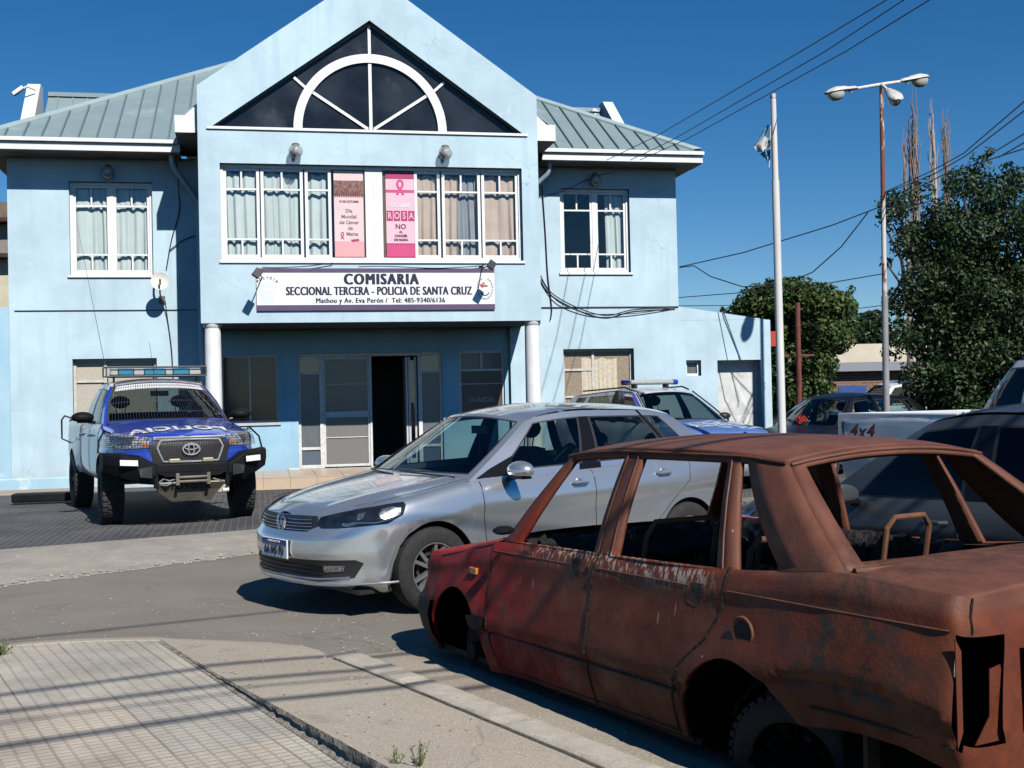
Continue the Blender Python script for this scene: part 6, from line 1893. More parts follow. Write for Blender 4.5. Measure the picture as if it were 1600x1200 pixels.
# ================================================================ other parked cars
def simple_car(name, cfg, loc, rz, paint, label, cat, wins, glass, rubm=True, wheels=True, extra=None, lamps=True):
    r = empty(name, loc, rz); tag(r, label, cat)
    b = cfg.shell([paint], r, deck_skip=lambda t, c: cfg.BX[0][1] - .03 < c.x < cfg.BX[-1][1] - .05)
    cfg.cabin([paint, m_trimblk], r, wins, vwin=(.05, .88), glass=glass, matf=lambda q, v, s: 1 if any(wins[i][1] < q < wins[i + 1][0] for i in range(len(wins) - 1)) and v < .9 else 0)
    for side in (-1, 1): mirror(cfg, cfg.BX[0][1] + .36, lerp_tab(cfg.W, .8) + .08, cfg.BZ[0][1] + .05, r, paint, .85, side)
    mb = MB(); tx_ = cfg.tx
    for side in (-1, 1):
        for x in (cfg.BX[0][1] + .08, 1.5, 2.3): cfg.line([(tx_(x), cfg.zsh(1.5, x) - .03), (tx_(x), .35)], mb, .004, 0, side)
    mb.build('panel_gap', m_black, r)
    for side in (-1, 1):
        for x in (1.35, 2.15):
            q = cfg.P(tx_(x), cfg.zsh(1.5, x) - .11, side)
            MB().tube([(x - .08, q.y, q.z), (x - .05, q.y + side * .03, q.z), (x + .05, q.y + side * .03, q.z), (x + .08, q.y, q.z)], .013, 7).build('door_handle', paint, r, smooth=True)
    if lamps:
        zz = cfg.NSH[0][1]
        for side in (-1, 1):
            hl = MB(); cfg.polypatch([(cfg.ty(.42), zz - .02), (.8, zz + .03), (1.0, zz + .06), (.96, zz - .08), (cfg.ty(.5), zz - .13)], hl, .006, side); hl.build('headlight', m_lens, r, smooth=True)
            tl = MB(); cfg.polypatch([(2.0, .95), (2.35, .95), (2.35, .75), (2.0, .75)], tl, .006, side); tl.build('tail_light', M('red lens', (.25, .01, .01), rough=.2, coat=1), r, smooth=True)
    mb = MB(); seat_mb(mb, 1.35, -.36, .45); seat_mb(mb, 1.35, .36, .45); seat_mb(mb, 2.2, 0, .5, w=.6, h=.5, head=False); mb.box(.35, .85, -.7, .7, .6, .9).box(.3, 2.8, -.74, .74, .25, .3)
    mb.build('seats', m_seat, r, weld=False)
    if wheels:
        pr_ = make_wheel(cfg.wr, cfg.wr * .64, .19); put_wheels(cfg, r, lerp_tab(cfg.W, 1) - .095, r, pr_)
    return r
def cfg_sedan(**k):
    d = {kk: getattr(pc, kk) for kk in ('wb', 'wr', 'xa', 'xr', 'nf', 'nr', 'arch_f', 'arch_r', 'flare', 'XF', 'XR', 'W', 'LO', 'NSH', 'SH', 'TSH', 'DC', 'sec', 'BX', 'BY', 'BZ', 'RXT', 'RYT', 'RZ', 'bow', 'bowr', 'crown', 'bulge')}
    d.update(k); return Car(**d)
m_dkblue = M('very dark blue paint', (.004, .005, .008), (.006, .007, .010), 4, rough=.35, coat=.15, spec=.3)
m_dkgrey = M('dark grey metallic paint', (.048, .053, .057), (.058, .063, .067), 200, rough=.42, metal=.1, coat=.25)
m_redp2 = M('red car paint', (.30, .012, .015), (.34, .015, .02), 4, rough=.3, coat=1)
m_whp = M('white car paint', (.66, .68, .70), (.60, .62, .64), 3, rough=.3, coat=1)
m_smoke = glass_mat('smoked glass', (.05, .05, .06), .3, .03, .03)
sed = cfg_sedan(RXT=[(0, .95), (.2, 1.12), (.5, 1.5), (.85, 2.35), (1, 2.7)], RZ=[(0, 1.37), (.2, 1.41), (.5, 1.435), (.85, 1.41), (1, 1.36)])
p = at(1200, 690, 25.5)
simple_car('dark_saloon', sed, (4.85, 21.0, 0), R(35), m_dkblue, 'very dark blue saloon parked beyond the flagpole, left of the tree', 'car', [(.10, .465), (.51, .80), (.82, .90)], m_cglass)
van = cfg_sedan(NSH=[(0, .95), (1, 1.05)], SH=[(-.12, 1.05), (.5, 1.12), (3.0, 1.15)], TSH=[(0, 1.15), (1, 1.15)], DC=[(-.8, .96), (-.3, 1.08), (.4, 1.16), (3.5, 1.2)],
                BZ=[(0, 1.15), (1, 1.16)], RZ=[(0, 1.66), (.5, 1.74), (1, 1.70)], RXT=[(0, 1.0), (.2, 1.2), (.5, 1.6), (.85, 2.7), (1, 3.35)], BX=[(0, .36), (.2, .8), (.5, 1.53), (.85, 2.7), (1, 3.42)], crown=.07)
p = at(1322, 690, 34)
simple_car('white_van', van, (p.x, 33.5, 0), R(10), m_whp, 'white minivan half hidden behind the dark blue saloon', 'van', [(.10, .465), (.51, .80), (.82, .96)], m_cglass)
p = at(1062, 690, 40)
simple_car('red_car', sed, (p.x, 40, 0), R(15), m_redp2, 'small red car far behind the flagpole, beside the blue annex corner', 'car', [(.10, .465), (.51, .80), (.82, .90)], m_cglass)
# dark grey hatchback beyond the wreck
hat = cfg_sedan(BX=[(0, .40), (.2, .85), (.5, 1.60), (.8, 2.40), (1, 3.05)], RXT=[(0, 1.06), (.2, 1.22), (.5, 1.55), (.8, 2.25), (1, 2.85)], RZ=[(0, 1.30), (.2, 1.335), (.5, 1.36), (.8, 1.35), (1, 1.30)],
                BZ=[(0, .865), (.5, .892), (1, .945)], SH=[(-.12, .80), (.45, .885), (1.0, .90), (3.0, .95)], XR=[(.2, 3.15), (.6, 3.25), (1.0, 3.15)], xr=2.85, DC=[(-.76, .70), (-.4, .82), (0, .88), (.42, .96), (3.3, 1.0)], bulge=.03, crown=.05)
e1 = Vector((math.cos(R(-60.55)), math.sin(R(-60.55)), 0)); e2 = Vector((-e1.y, e1.x, 0))
o_ = Vector((.3316, 7.0, 0)) + e2 * 2.18 + e1 * .17
gh = simple_car('grey_hatchback', hat, (o_.x, o_.y, 0), R(-61.5), m_dkgrey, 'dark grey hatchback with black tinted windows, just beyond the rusty wreck', 'car', [(.12, .455), (.52, .80), (.83, .93)], m_smoke)
# white pickup beyond it
wc = base_pickup(SH=[(-.05, 1.11), (.3, 1.16), (1.0, 1.20), (2.35, 1.21), (2.42, 1.27), (4.1, 1.28)], TSH=[(0, 1.28), (1, 1.28)], RXT=[(0, 1.28), (.25, 1.40), (.5, 1.50), (.85, 1.75), (1, 1.85)], BX=[(0, .56), (.25, .95), (.5, 1.42), (.85, 1.9), (1, 2.08)])
T_ = at(1303, 660, 12.6)
ang = R(-74 + 180)
ex_ = Vector((math.cos(ang), math.sin(ang), 0)); ey_ = Vector((-ex_.y, ex_.x, 0))
# tail corner nearest the camera: x 4.33; its right side (+y) faces the camera-left
o_ = Vector((T_.x, T_.y, 0)) - ex_ * 4.33 - ey_ * .86
wp = empty('white_pickup', (o_.x, o_.y, 0), ang)
tag(wp, 'white pickup with an open load bed and red 4x4 decal, beyond the grey hatchback', 'pickup')
wb_ = wc.shell([m_whp], wp, deck_skip=lambda t, c: c.x > .5)
wc.cabin([m_whp, m_trimblk], wp, [(.10, .50), (.56, .92)], vwin=(.05, .88), glass=m_smoke)
mb = MB()
for s in (-1, 1): mb.box(2.30, 4.28, s * .80 - .045, s * .80 + .045, .75, 1.285)
mb.box(2.30, 2.36, -.76, .76, .75, 1.30).box(4.24, 4.31, -.76, .76, .75, 1.285).box(2.36, 4.24, -.755, .755, .72, .76)
mb.build('load_bed', m_whp, wp, bevel=.01)
mb = MB()
for s in (-1, 1): mb.box(2.36, 4.24, s * .748 - .004, s * .748 + .004, .77, 1.22)
mb.build('bed_liner', m_black, wp)
for s in (-1, 1):
    tl = MB(); wc.polypatch([(2.05, 1.2), (2.4, 1.2), (2.4, .85), (2.05, .85)], tl, .006, s); tl.build('tail_light', M('red orange lens', (.35, .03, .01), rough=.2, coat=1), wp, smooth=True)
m_dec = M('red decal', (.50, .03, .02), rough=.4)
tm = text_mesh('4x4', .20, m_dec, 'decal', wp, offset=.003, sx=1.4, shear=.25, spacing=1.1)
drape(tm, [wb_], (3.80, 2.0, 1.10), (-1, 0, 0), (0, 0, 1), (0, -1, 0), .004)
proto = make_wheel(.37, .2, .24); put_wheels(wc, wp, .79, wp, proto)
for side in (-1, 1): mirror(wc, .86, 1.02, 1.30, wp, m_whp, 1.3, side)
# ================================================================ burnt-out wreck
def rust_mat(name, red_front=True):
    m, t, b = principled(name); L = t.links.new
    N = lambda k: t.nodes.new(k)
    tc = N('ShaderNodeTexCoord'); sp = N('ShaderNodeSeparateXYZ'); L(tc.outputs['Object'], sp.inputs[0])
    def noise(sc, det=8, rough=.6, vec=None):
        n = N('ShaderNodeTexNoise'); n.inputs['Scale'].default_value = sc; n.inputs['Detail'].default_value = det; n.inputs['Roughness'].default_value = rough
        L(vec or tc.outputs['Object'], n.inputs['Vector']); return n.outputs['Fac']
    def mr(v, a, b_, c=0., d=1.):
        n = N('ShaderNodeMapRange'); n.inputs['From Min'].default_value = a; n.inputs['From Max'].default_value = b_; n.inputs['To Min'].default_value = c; n.inputs['To Max'].default_value = d
        L(v, n.inputs['Value']); return n.outputs[0]
    def mth(op, a, b_=None):
        n = N('ShaderNodeMath'); n.operation = op
        for i, v in enumerate((a, b_)):
            if v is None: continue
            if isinstance(v, (int, float)): n.inputs[i].default_value = v
            else: L(v, n.inputs[i])
        return n.outputs[0]
    def mix(f, a, b_):
        n = N('ShaderNodeMix'); n.data_type = 'RGBA'
        L(f, n.inputs['Factor']) if not isinstance(f, float) else None
        for s_, v in (('A', a), ('B', b_)):
            if isinstance(v, tuple): n.inputs[s_].default_value = (*v, 1)
            else: L(v, n.inputs[s_])
        return n.outputs['Result']
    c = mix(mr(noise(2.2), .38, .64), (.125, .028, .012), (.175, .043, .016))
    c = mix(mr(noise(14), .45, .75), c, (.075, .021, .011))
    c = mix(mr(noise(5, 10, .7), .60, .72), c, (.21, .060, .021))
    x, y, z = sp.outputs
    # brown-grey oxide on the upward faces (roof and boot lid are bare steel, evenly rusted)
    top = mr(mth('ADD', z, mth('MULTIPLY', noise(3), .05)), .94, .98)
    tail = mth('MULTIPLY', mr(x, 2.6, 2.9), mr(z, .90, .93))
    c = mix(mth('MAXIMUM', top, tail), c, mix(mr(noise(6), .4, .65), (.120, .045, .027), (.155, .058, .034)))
    # the paint that survived at the front and low on the front door
    f1 = mth('ADD', x, mth('MULTIPLY', noise(1.6), .5))
    keep = mr(mth('ADD', f1, mth('MULTIPLY', z, .55)), 1.85, 1.05)
    red = mix(mr(noise(3.3), .4, .7), (.33, .013, .010), (.19, .012, .008))
    c = mix(mth('MULTIPLY', keep, mr(noise(5, 10, .75), .66, .54)), c, red)
    # soot on the rear quarter
    mp = N('ShaderNodeMapping'); mp.inputs['Location'].default_value = (-2.95, 0, -.70); mp.inputs['Scale'].default_value = (1, .0, 1)
    L(tc.outputs['Object'], mp.inputs[0]); ln = N('ShaderNodeVectorMath'); ln.operation = 'LENGTH'; L(mp.outputs[0], ln.inputs[0])
    d_ = mr(ln.outputs['Value'], .50, .12)
    c = mix(mth('MULTIPLY', d_, mr(noise(9, 10, .75), .47, .56)), c, (.030, .026, .020))
    # pale drips under the window sills
    mp2 = N('ShaderNodeMapping'); mp2.inputs['Scale'].default_value = (52, 52, 7); L(tc.outputs['Object'], mp2.inputs[0])
    dn = noise(1.0, 4, .55, mp2.outputs[0])
    band = mth('MULTIPLY', mr(z, .80, .86), mr(z, .925, .90))
    xs = mth('MULTIPLY', mr(x, .62, .80), mr(x, 2.25, 2.1))
    mp3 = N('ShaderNodeMapping'); mp3.inputs['Scale'].default_value = (26, 26, 1.1); L(tc.outputs['Object'], mp3.inputs[0])
    dn2 = noise(1.0, 2, .5, mp3.outputs[0])
    long_ = mth('MULTIPLY', mth('MULTIPLY', mr(z, .45, .70), mr(z, .90, .86)), mr(dn2, .70, .72))
    f = mth('MAXIMUM', mth('MULTIPLY', band, mr(dn, .52, .58)), mth('MULTIPLY', long_, .8))
    c = mix(mth('MULTIPLY', f, xs), c, (.42, .33, .26))
    # scattered pale flecks
    vo = N('ShaderNodeTexVoronoi'); vo.inputs['Scale'].default_value = 9; L(tc.outputs['Object'], vo.inputs['Vector'])
    c = mix(mth('MULTIPLY', mr(vo.outputs['Distance'], .055, .04), mr(noise(3.1), .56, .6)), c, (.42, .38, .33))
    L(c, b.inputs['Base Color'])
    b.inputs['Roughness'].default_value = .62
    b.inputs['Specular IOR Level'].default_value = .35
    L(mr(noise(6), .35, .7, .48, .80), b.inputs['Roughness'])
    bp = N('ShaderNodeBump'); bp.inputs['Strength'].default_value = .35; bp.inputs['Distance'].default_value = .006
    L(noise(70, 8), bp.inputs['Height']); L(bp.outputs[0], b.inputs['Normal'])
    return m
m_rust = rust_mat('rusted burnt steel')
m_rustd = M('dark scorched steel', (.045, .020, .012), (.085, .032, .016), 8, rough=.8, bump=.4, bscale=60, c3=(.012, .010, .009), s3=4, t3=.5)
m_char = M('charred remains', (.004, .004, .004), (.016, .013, .011), 12, rough=.9, bump=1.0, bscale=40, dist=.02)
m_soot = M('soot black', (.003, .003, .003), rough=1, spec=.05)
m_rusto = M('orange rust tube', (.11, .042, .022), (.17, .066, .032), 14, rough=.8)
dc = Car(wb=2.36, wr=.27, xa=-.30, xr=3.12, nf=4.2, nr=14.0, arch_f=.315, arch_r=.335, flare=.018, axz=.27,
         XF=[(.15, -.60), (.3, -.69), (.5, -.70), (.60, -.66), (.72, -.655), (.80, -.56)], XR=[(.2, 3.26), (.4, 3.38), (.55, 3.40), (.85, 3.39), (.93, 3.37)],
         W=[(-.7, .73), (-.2, .765), (.5, .788), (2.3, .788), (3.1, .781), (3.4, .77)],
         LO=[(-.7, .20), (-.45, .19), (-.4, .17), (.4, .18), (.5, .19), (2.05, .22), (2.7, .42), (3.0, .44), (3.26, .44), (3.40, .30)],
         NSH=[(0, .70), (.5, .705), (1, .735)],
         SH=[(-.30, .745), (0, .79), (.45, .868), (1.0, .886), (2.0, .915), (2.6, .955), (2.9, .982), (3.12, .972)],
         TSH=[(0, .970), (.4, .962), (1, .955)],
         DC=[(-.66, .705), (-.4, .765), (0, .83), (.42, .91), (2.8, 1.01), (3.0, 1.01), (3.34, .985)],
         sec=[(0, .075), (.12, .045), (.27, .018), (.31, .024), (.36, .0), (.6, .018), (.84, .040), (.87, .040), (.92, .048), (.97, .058), (1, .072)],
         crownp=3.4,
         BX=[(0, .44), (.12, .74), (.4, 1.41), (.78, 2.27), (1, 2.90)], BY=[(0, .70), (.12, .708), (.4, .716), (.78, .716), (1, .708)], BZ=[(0, .862), (.12, .872), (.4, .888), (.78, .915), (1, .978)],
         RXT=[(0, .84), (.12, 1.0), (.4, 1.445), (.78, 2.14), (1, 2.42)], RYT=[(0, .52), (.12, .535), (.4, .552), (.78, .548), (1, .53)], RZ=[(0, 1.325), (.12, 1.345), (.4, 1.365), (.78, 1.365), (1, 1.345)],
         bow=.10, bowr=.05, crown=.045, bulge=.012)
du = empty('rusty_wreck', (.3316, 7.0, -.1144), R(-60.55))
tag(du, 'burnt out rusty saloon shell without any glass, red paint left on its front wing', 'car')
zt0, zt1 = .50, .845
def tail_hole(t, c):
    if t < 2: return False
    if abs(c.y) > .47 and c.z > .50 and c.z < .845 and t > 2.28: return True
    return False
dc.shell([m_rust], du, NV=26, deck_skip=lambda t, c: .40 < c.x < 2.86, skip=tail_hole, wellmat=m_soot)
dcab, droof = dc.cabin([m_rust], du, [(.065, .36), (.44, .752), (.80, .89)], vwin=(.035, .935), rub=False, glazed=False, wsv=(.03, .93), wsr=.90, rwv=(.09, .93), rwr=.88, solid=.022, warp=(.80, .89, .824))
# inner skins, floor, bulkheads
mb = MB()
for s in (-1, 1):
    mb.box(.42, 1.97, s * .665 - .008, s * .665 + .008, .18, .868); mb.box(1.97, 2.88, s * .665 - .008, s * .665 + .008, .66, .90)
    mb.add([(.42, s * .665, .862), (2.88, s * .665, .93), (2.88, s * .70, .94), (.42, s * .70, .866)], [(0, 1, 2, 3)])
mb.box(-.5, 2.0, -.66, .66, .17, .20).box(.36, .40, -.66, .66, .2, .88).box(2.50, 2.54, -.62, .62, .5, .80).box(-.58, -.55, -.66, .66, .2, .66).box(2.9, 2.92, -.66, .66, .2, .93)
mb.build('inner_skin', m_rustd, du)
MB().box(3.02, 3.04, -.70, .70, .46, .93).build('boot_wall', m_char, du)
MB().box(2.72, 3.30, -.60, .60, .20, .47).build('fuel_tank', m_soot, du, bevel=.04)
# drip rail and sill flange along the openings
mb = MB()
for s in (-1, 1):
    mb.tube([dc.G(q, 1.0, s) + Vector((0, s * .010, -.004)) for q in np.linspace(.0, 1, 16)], .0075, 6)
    for (a, b) in ((.065, .36), (.44, .752)):
        q0, q1 = a - .018, b + .016
        ring = [dc.G(q0, .03, s)] + [dc.G(q0, v, s) for v in (.3, .6, .93)] + [dc.G(q, .965, s) for q in np.linspace(q0, q1, 6)] + [dc.G(q1, v, s) for v in (.93, .6, .3, .03)] + [dc.G(q, .02, s) for q in np.linspace(q1, q0, 6)]
        mb.tube([p + Vector((0, s * .004, 0)) for p in ring], .0045, 5)
mb.tube([dc.front(.97, r, True) + Vector((.012, 0, 0)) for r in np.linspace(-1, 1, 14)], .007, 6)
mb.tube([dc.front(.02, r, True) + Vector((.02, 0, .004)) for r in np.linspace(-.98, .98, 14)], .014, 6)
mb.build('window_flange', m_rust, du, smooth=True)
# seams
mb = MB(); tx = dc.tx
for s in (-1, 1):
    dc.line([(tx(.385), .865), (tx(.385), .60), (tx(.39), .40), (tx(.44), .20)], mb, .0042, 0, s)
    dc.line([(tx(1.375), .915), (tx(1.355), .8), (tx(1.33), .45), (tx(1.32), .21)], mb, .006, 0, s)
    dc.line([(tx(2.285), .94), (tx(2.275), .78), (tx(2.20), .66), (tx(2.05), .54), (tx(1.985), .44), (tx(1.96), .23)], mb, .0055, 0, s)
    dc.line([(tx(.45), .215), (tx(1.96), .235)], mb, .005, 0, s)
    dc.line([(tx(-.28), .725), (tx(0), .775), (tx(.37), .85)], mb, .005, 0, s)
    dc.line([(tx(.40), .40), (tx(1.33), .405)], mb, .009, -.003, s); dc.line([(tx(1.35), .405), (tx(2.0), .415)], mb, .009, -.003, s)
    dc.line([(tx(2.74), .50), (tx(3.1), .50), (2.25, .50)], mb, .009, -.003, s)
mb.build('panel_gap', m_char, du)
mb = MB()
for s in (-1, 1):
    dc.line([(tx(.40), .822), (tx(1.18), .832)], mb, .004, .0, s); dc.line([(tx(1.385), .838), (tx(2.06), .845)], mb, .004, .0, s)
    dc.line([(tx(2.30), .852), (tx(3.1), .858), (2.18, .858)], mb, .004, .0, s)
mb.build('crease', m_rusto, du, smooth=True)
# door handle cavities and locks, fuel filler, marker, bumper
for s in (-1, 1):
    for x0 in (1.20, 2.10):
        mb = MB(); dc.polypatch([(tx(x0 - .06), .858), (tx(x0 + .055), .862), (tx(x0 + .05), .80), (tx(x0 + .01), .765), (tx(x0 - .05), .775)], mb, .0015, s)
        h = mb.build('handle_cavity', M('bare rusty recess', (.13, .05, .025), (.20, .085, .045), 20, rough=.7), du, smooth=True)
        mb = MB(); dc.polypatch([(tx(x0 - .03), .857), (tx(x0 + .05), .858), (tx(x0 + .048), .81), (tx(x0 + .02), .775), (tx(x0 - .0), .80)], mb, .003, s); mb.build('cavity_hole', m_char, h, smooth=True)
        q = dc.P(tx(x0 + .11), .82, s); MB().lathe([(0, 0), (.018, 0), (.02, -.004)], q + Vector((0, s * .003, 0)), (0, s, 0), 12).build('lock_hole', m_char, h)
q = dc.P(tx(2.42), .715, -1)
MB().lathe([(.062, 0), (.058, .008), (.045, .006), (.036, -.02)], q + Vector((0, -.001, 0)), (0, -1, 0), 22).build('filler_ring', m_rusto, du, smooth=True)
MB().lathe([(0, .006), (.043, .006)], q + Vector((0, -.001, 0)), (0, -1, 0), 16).build('filler_hole', m_char, du)
for s in (-1, 1):
    q = dc.P(tx(.20), .695, s)
    MB().cbox(q + Vector((0, s * .008, 0)), .075, .02, .035).build('side_marker', m_amber, du, bevel=.004)
    mb = MB(); dc.polypatch([(tx(.30), .475), (tx(.38), .47), (tx(.375), .395), (tx(.22), .41), (tx(.18), .46)], mb, .008, s); mb.build('moulding', m_blackst, du, smooth=True)
    # rusty remains of the light cluster in the dark opening
    mb = MB().add([(3.375, s * .745, .84), (3.375, s * .72, .80), (3.37, s * .715, .55), (3.37, s * .74, .50)], [(0, 1, 2, 3)])
    mb.add([(3.38, s * .60, .73), (3.38, s * .55, .74), (3.375, s * .515, .62), (3.37, s * .50, .50), (3.37, s * .66, .50), (3.375, s * .60, .58)], [(0, 1, 2, 3, 4, 5)])
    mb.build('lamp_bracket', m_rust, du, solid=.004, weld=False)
    MB().tube([(3.2, s * .70, .80), (3.28, s * .67, .76), (3.3, s * .66, .70)], [.02, .03, .008], 7).build('burnt_wiring', M('grey ash lump', (.10, .09, .08), (.22, .20, .18), 30, rough=.9), du)
MB().tube([dc.P(2.62, z, -1) + Vector((.004, 0, 0)) for z in (.955, .9, .85)], .0035, 5).tube([dc.P(2.62, z, 1) + Vector((.004, 0, 0)) for z in (.96, .9, .85)], .006, 5).build('boot_seam', m_char, du)
bz = MB()
for s in (-1, 1):
    G = []
    for i in range(17):
        t = i / 16 * 1.0
        t = min(t * 1.0, .985); row = []
        for z, o_ in ((.475, .0), (.47, .022), (.40, .03), (.30, .028), (.20, .008)):
            row.append(dc.P(t, z, s) + dc.N(t, z, s) * o_)
        G.append(row)
    bz.grid(G)
    bz.grid([[dc.P(t_, z, s) + dc.N(t_, z, s) * o_ for z, o_ in ((.475, .0), (.47, .022), (.40, .03), (.30, .028), (.20, .008))] for t_ in (.985, tx(-.285))])
bz.build('bumper', m_blackst, du, smooth=True)
# number plate recess on the tail: dark slot and pale seam
MB().add([(3.412, -.47, .80), (3.412, -.47, .53), (3.41, .47, .53), (3.412, .47, .80)], [(0, 1, 2, 3)]).build('boot_gap', m_char, du, weld=False)
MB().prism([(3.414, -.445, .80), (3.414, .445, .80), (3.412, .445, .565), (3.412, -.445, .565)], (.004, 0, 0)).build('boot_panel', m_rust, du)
# seat frames and debris inside
def hoop(mb, x, y, w, z0, h, lean=.25):
    pts = [(x, y - w, z0), (x + lean * h * .9, y - w, z0 + h * .9), (x + lean * h, y - w + .04, z0 + h), (x + lean * h, y + w - .04, z0 + h), (x + lean * h * .9, y + w, z0 + h * .9), (x, y + w, z0)]
    mb.tube(pts, .013, 8); mb.tube([(x + lean * h * .45, y - w, z0 + h * .45), (x + lean * h * .45, y + w, z0 + h * .45)], .009, 6)
for a_ in ((1.36, -.34, .20, .38, .66, .22), (1.36, .34, .20, .38, .66, .22), (2.12, -.40, .13, .60, .42, .18), (2.12, .36, .13, .60, .46, .18)):
    mb = MB(); hoop(mb, *a_); mb.build('seat_frame', m_rusto, du, smooth=True)
mb = MB(); rnd = random.Random(5)
P = []
for i in range(40):
    x = .42 + .45 * (i / 39); row = []
    for j in range(40):
        y = -.64 + 1.28 * j / 39
        row.append((x, y, .80 + .09 * math.sin(i / 39 * math.pi) + .05 * mnoise.noise((x * 9, y * 9, 2)) + .03 * mnoise.noise((x * 25, y * 25, 2))))
    P.append(row)
mb.grid(P).build('burnt_dashboard', m_char, du, smooth=True); mb = MB()
for k in range(60):
    a = Vector((rnd.uniform(.5, 2.4), rnd.uniform(-.6, .6), rnd.uniform(.22, .5))); b = a + Vector((rnd.uniform(-.2, .2), rnd.uniform(-.2, .2), rnd.uniform(.02, .3)))
    mb.tube([a, (a + b) / 2 + Vector((rnd.uniform(-.05, .05),) * 3), b], rnd.uniform(.004, .012), 5)
for k in range(16):
    mb.sphere((rnd.uniform(.9, 2.4), rnd.uniform(-.5, .5), rnd.uniform(.25, .42)), rnd.uniform(.06, .16), 8, (1, 1.2, .6))
mb.build('charred_debris', m_char, du, smooth=True)
P = []
for i in range(60):
    x = .50 + 1.75 * i / 59; P.append([(x, .655 - .02 * j, .93 - .03 * j + .02 * mnoise.noise((x * 14, j, 3)) - (.10 * j if j > 2 else 0)) for j in range(5)])
MB().grid(P).build('melted_trim', M('melted door card', (.008, .008, .009), (.05, .045, .038), 16, rough=.45, bump=1, bscale=30, dist=.02), du, smooth=True)
MB().box(.45, 1.05, .70, .735, .905, .925).build('red_sill', M('red enamel', (.35, .02, .02), rough=.4, coat=.5), du, bevel=.006)
mb = MB(); mb.tube([(1.42, .70, 1.02), (1.40, .64, 1.0), (1.41, .62, .88), (1.45, .60, .86)], .012, 6); mb.tube([(1.36, .5, 1.30), (1.40, .62, 1.1), (1.43, .64, .9)], .008, 6); mb.build('burnt_belt', m_char, du)
mb = MB(); mb.sphere((.62, -.80, .95), .06, 10, (.8, 1, .4)); mb.build('mirror_stump', m_blackst, du, smooth=True)
# bare hubs in front, a flat tyre behind
hub = MB().lathe([(0, -.06), (.05, -.06), (.055, -.01), (.17, 0), (.19, .03), (.19, .09), (.06, .12)], (0, -.62, .22), (0, 1, 0), 22).tube([(.0, -.5, .22), (.02, -.48, .55)], .03, 8)
hub.build('hub', m_char, du, smooth=True)
pt = make_wheel(.265, .17, .165, mt=M('perished tyre', (.010, .010, .011), (.028, .027, .025), 10, rough=.8, bump=.5, bscale=50), mr=m_soot, spokes=8, double=False, blocky=True, tread=40)
pt.parent = du; pt.location = (2.42, -.50, .20); pt.rotation_euler = (R(8), 0, R(24))
o_ = copy_tree(pt, du); o_.location = (2.36, .62, .28); o_.rotation_euler = (0, 0, math.pi)

# heat-warped sheet metal: shallow dents over the whole shell
for o in du.children:
    if o.name.split('.')[0] in ('body', 'pillars', 'roof', 'boot_panel'):
        for v in o.data.vertices:
            c = v.co
            k = .0055 * mnoise.noise((c.x * 2.6, c.y * 2.6, c.z * 3.2)) + .0022 * mnoise.noise((c.x * 7, c.y * 7 + 3, c.z * 8))
            v.co = c + v.normal * k

# torn door cards and seat pans still standing inside
rnd = random.Random(12)
for (x0, x1, y0, z0, z1) in ((.62, .80, .60, .66, .90), (.86, 1.15, .58, .70, .93), (1.50, 1.72, .60, .72, .91), (1.80, 2.12, .585, .70, .95), (1.2, 1.3, -.05, .45, .86), (.70, .78, -.1, .62, .94)):
    n = 8; top = [(x0 + (x1 - x0) * i / n, y0 + .02 * rnd.uniform(-1, 1), z1 - .07 * rnd.random()) for i in range(n + 1)]
    bot = [(x0 + (x1 - x0) * i / n, y0, z0) for i in range(n + 1)]
    midl = [((a[0] + b[0]) / 2, y0 + .03 * rnd.uniform(-1, 1), (a[2] + b[2]) / 2) for a, b in zip(top, bot)]
    MB().grid([bot, midl, top]).build('torn_panel', m_rust if rnd.random() < .6 else m_rustd, du, smooth=True, solid=.005)
for k in range(7):
    x = 1.5 + k * .07; pts = [(x + .012 * math.cos(a * 1.0), .30 + a * .012, .52 + .02 * math.sin(a)) for a in np.linspace(-12, 12, 60)]
    MB().tube(pts, .004, 4, False).build('seat_spring', m_rusto, du)
# ================================================================ poles, lamp, flag, wires
m_polew = M('white pole paint', (.70, .69, .66), (.60, .58, .55), 4, rough=.5, c3=(.45, .38, .32), s3=6, t3=.62, streak=6)
m_polerust = M('peeling white and rust', (.62, .58, .52), (.50, .46, .42), 5, rough=.7, c3=(.20, .055, .02), s3=5, t3=.47, w3=.05, streak=3, bump=.3)
m_polegrey = M('grey pole', (.30, .30, .29), (.24, .24, .23), 4, rough=.6)
m_brownp = M('brown red pole', (.13, .035, .025), (.18, .05, .035), 5, rough=.7)
m_lampw = M('weathered lamp shell', (.60, .58, .52), (.45, .43, .38), 12, rough=.5)
m_lampgl = M('clouded lamp bowl', (.42, .41, .37), (.52, .51, .47), 9, rough=.25, coat=.6)
def pole_pts(p_top, p_bot, Y, zb=0.0):
    a = at(*p_top, Y); b = at(*p_bot, Y)
    d = (a - b) / (a.z - b.z)
    return b + d * (zb - b.z), a
fb, ft = pole_pts((1208, 147), (1222, 672), 16.0)
fp = empty('flagpole', fb); tag(fp, 'tall white flagpole with rusty tip standing between the station and the dark saloon', 'flagpole')
jt = fb.lerp(ft, .79)
MB().tube([fb - fb, jt - fb], [.055, .050], 14).build('pole', m_polew, fp, smooth=True)
MB().tube([jt - fb, ft - fb - Vector((0, 0, .06))], [.042, .036], 14).build('upper_pole', m_polew, fp, smooth=True)
MB().tube([ft - fb - Vector((0, 0, .06)), ft - fb], [.040, .038], 14).build('rusty_tip', m_polerust, fp)
MB().cbox((0, 0, .08), .3, .3, .18).build('footing', m_conc, fp, bevel=.02)
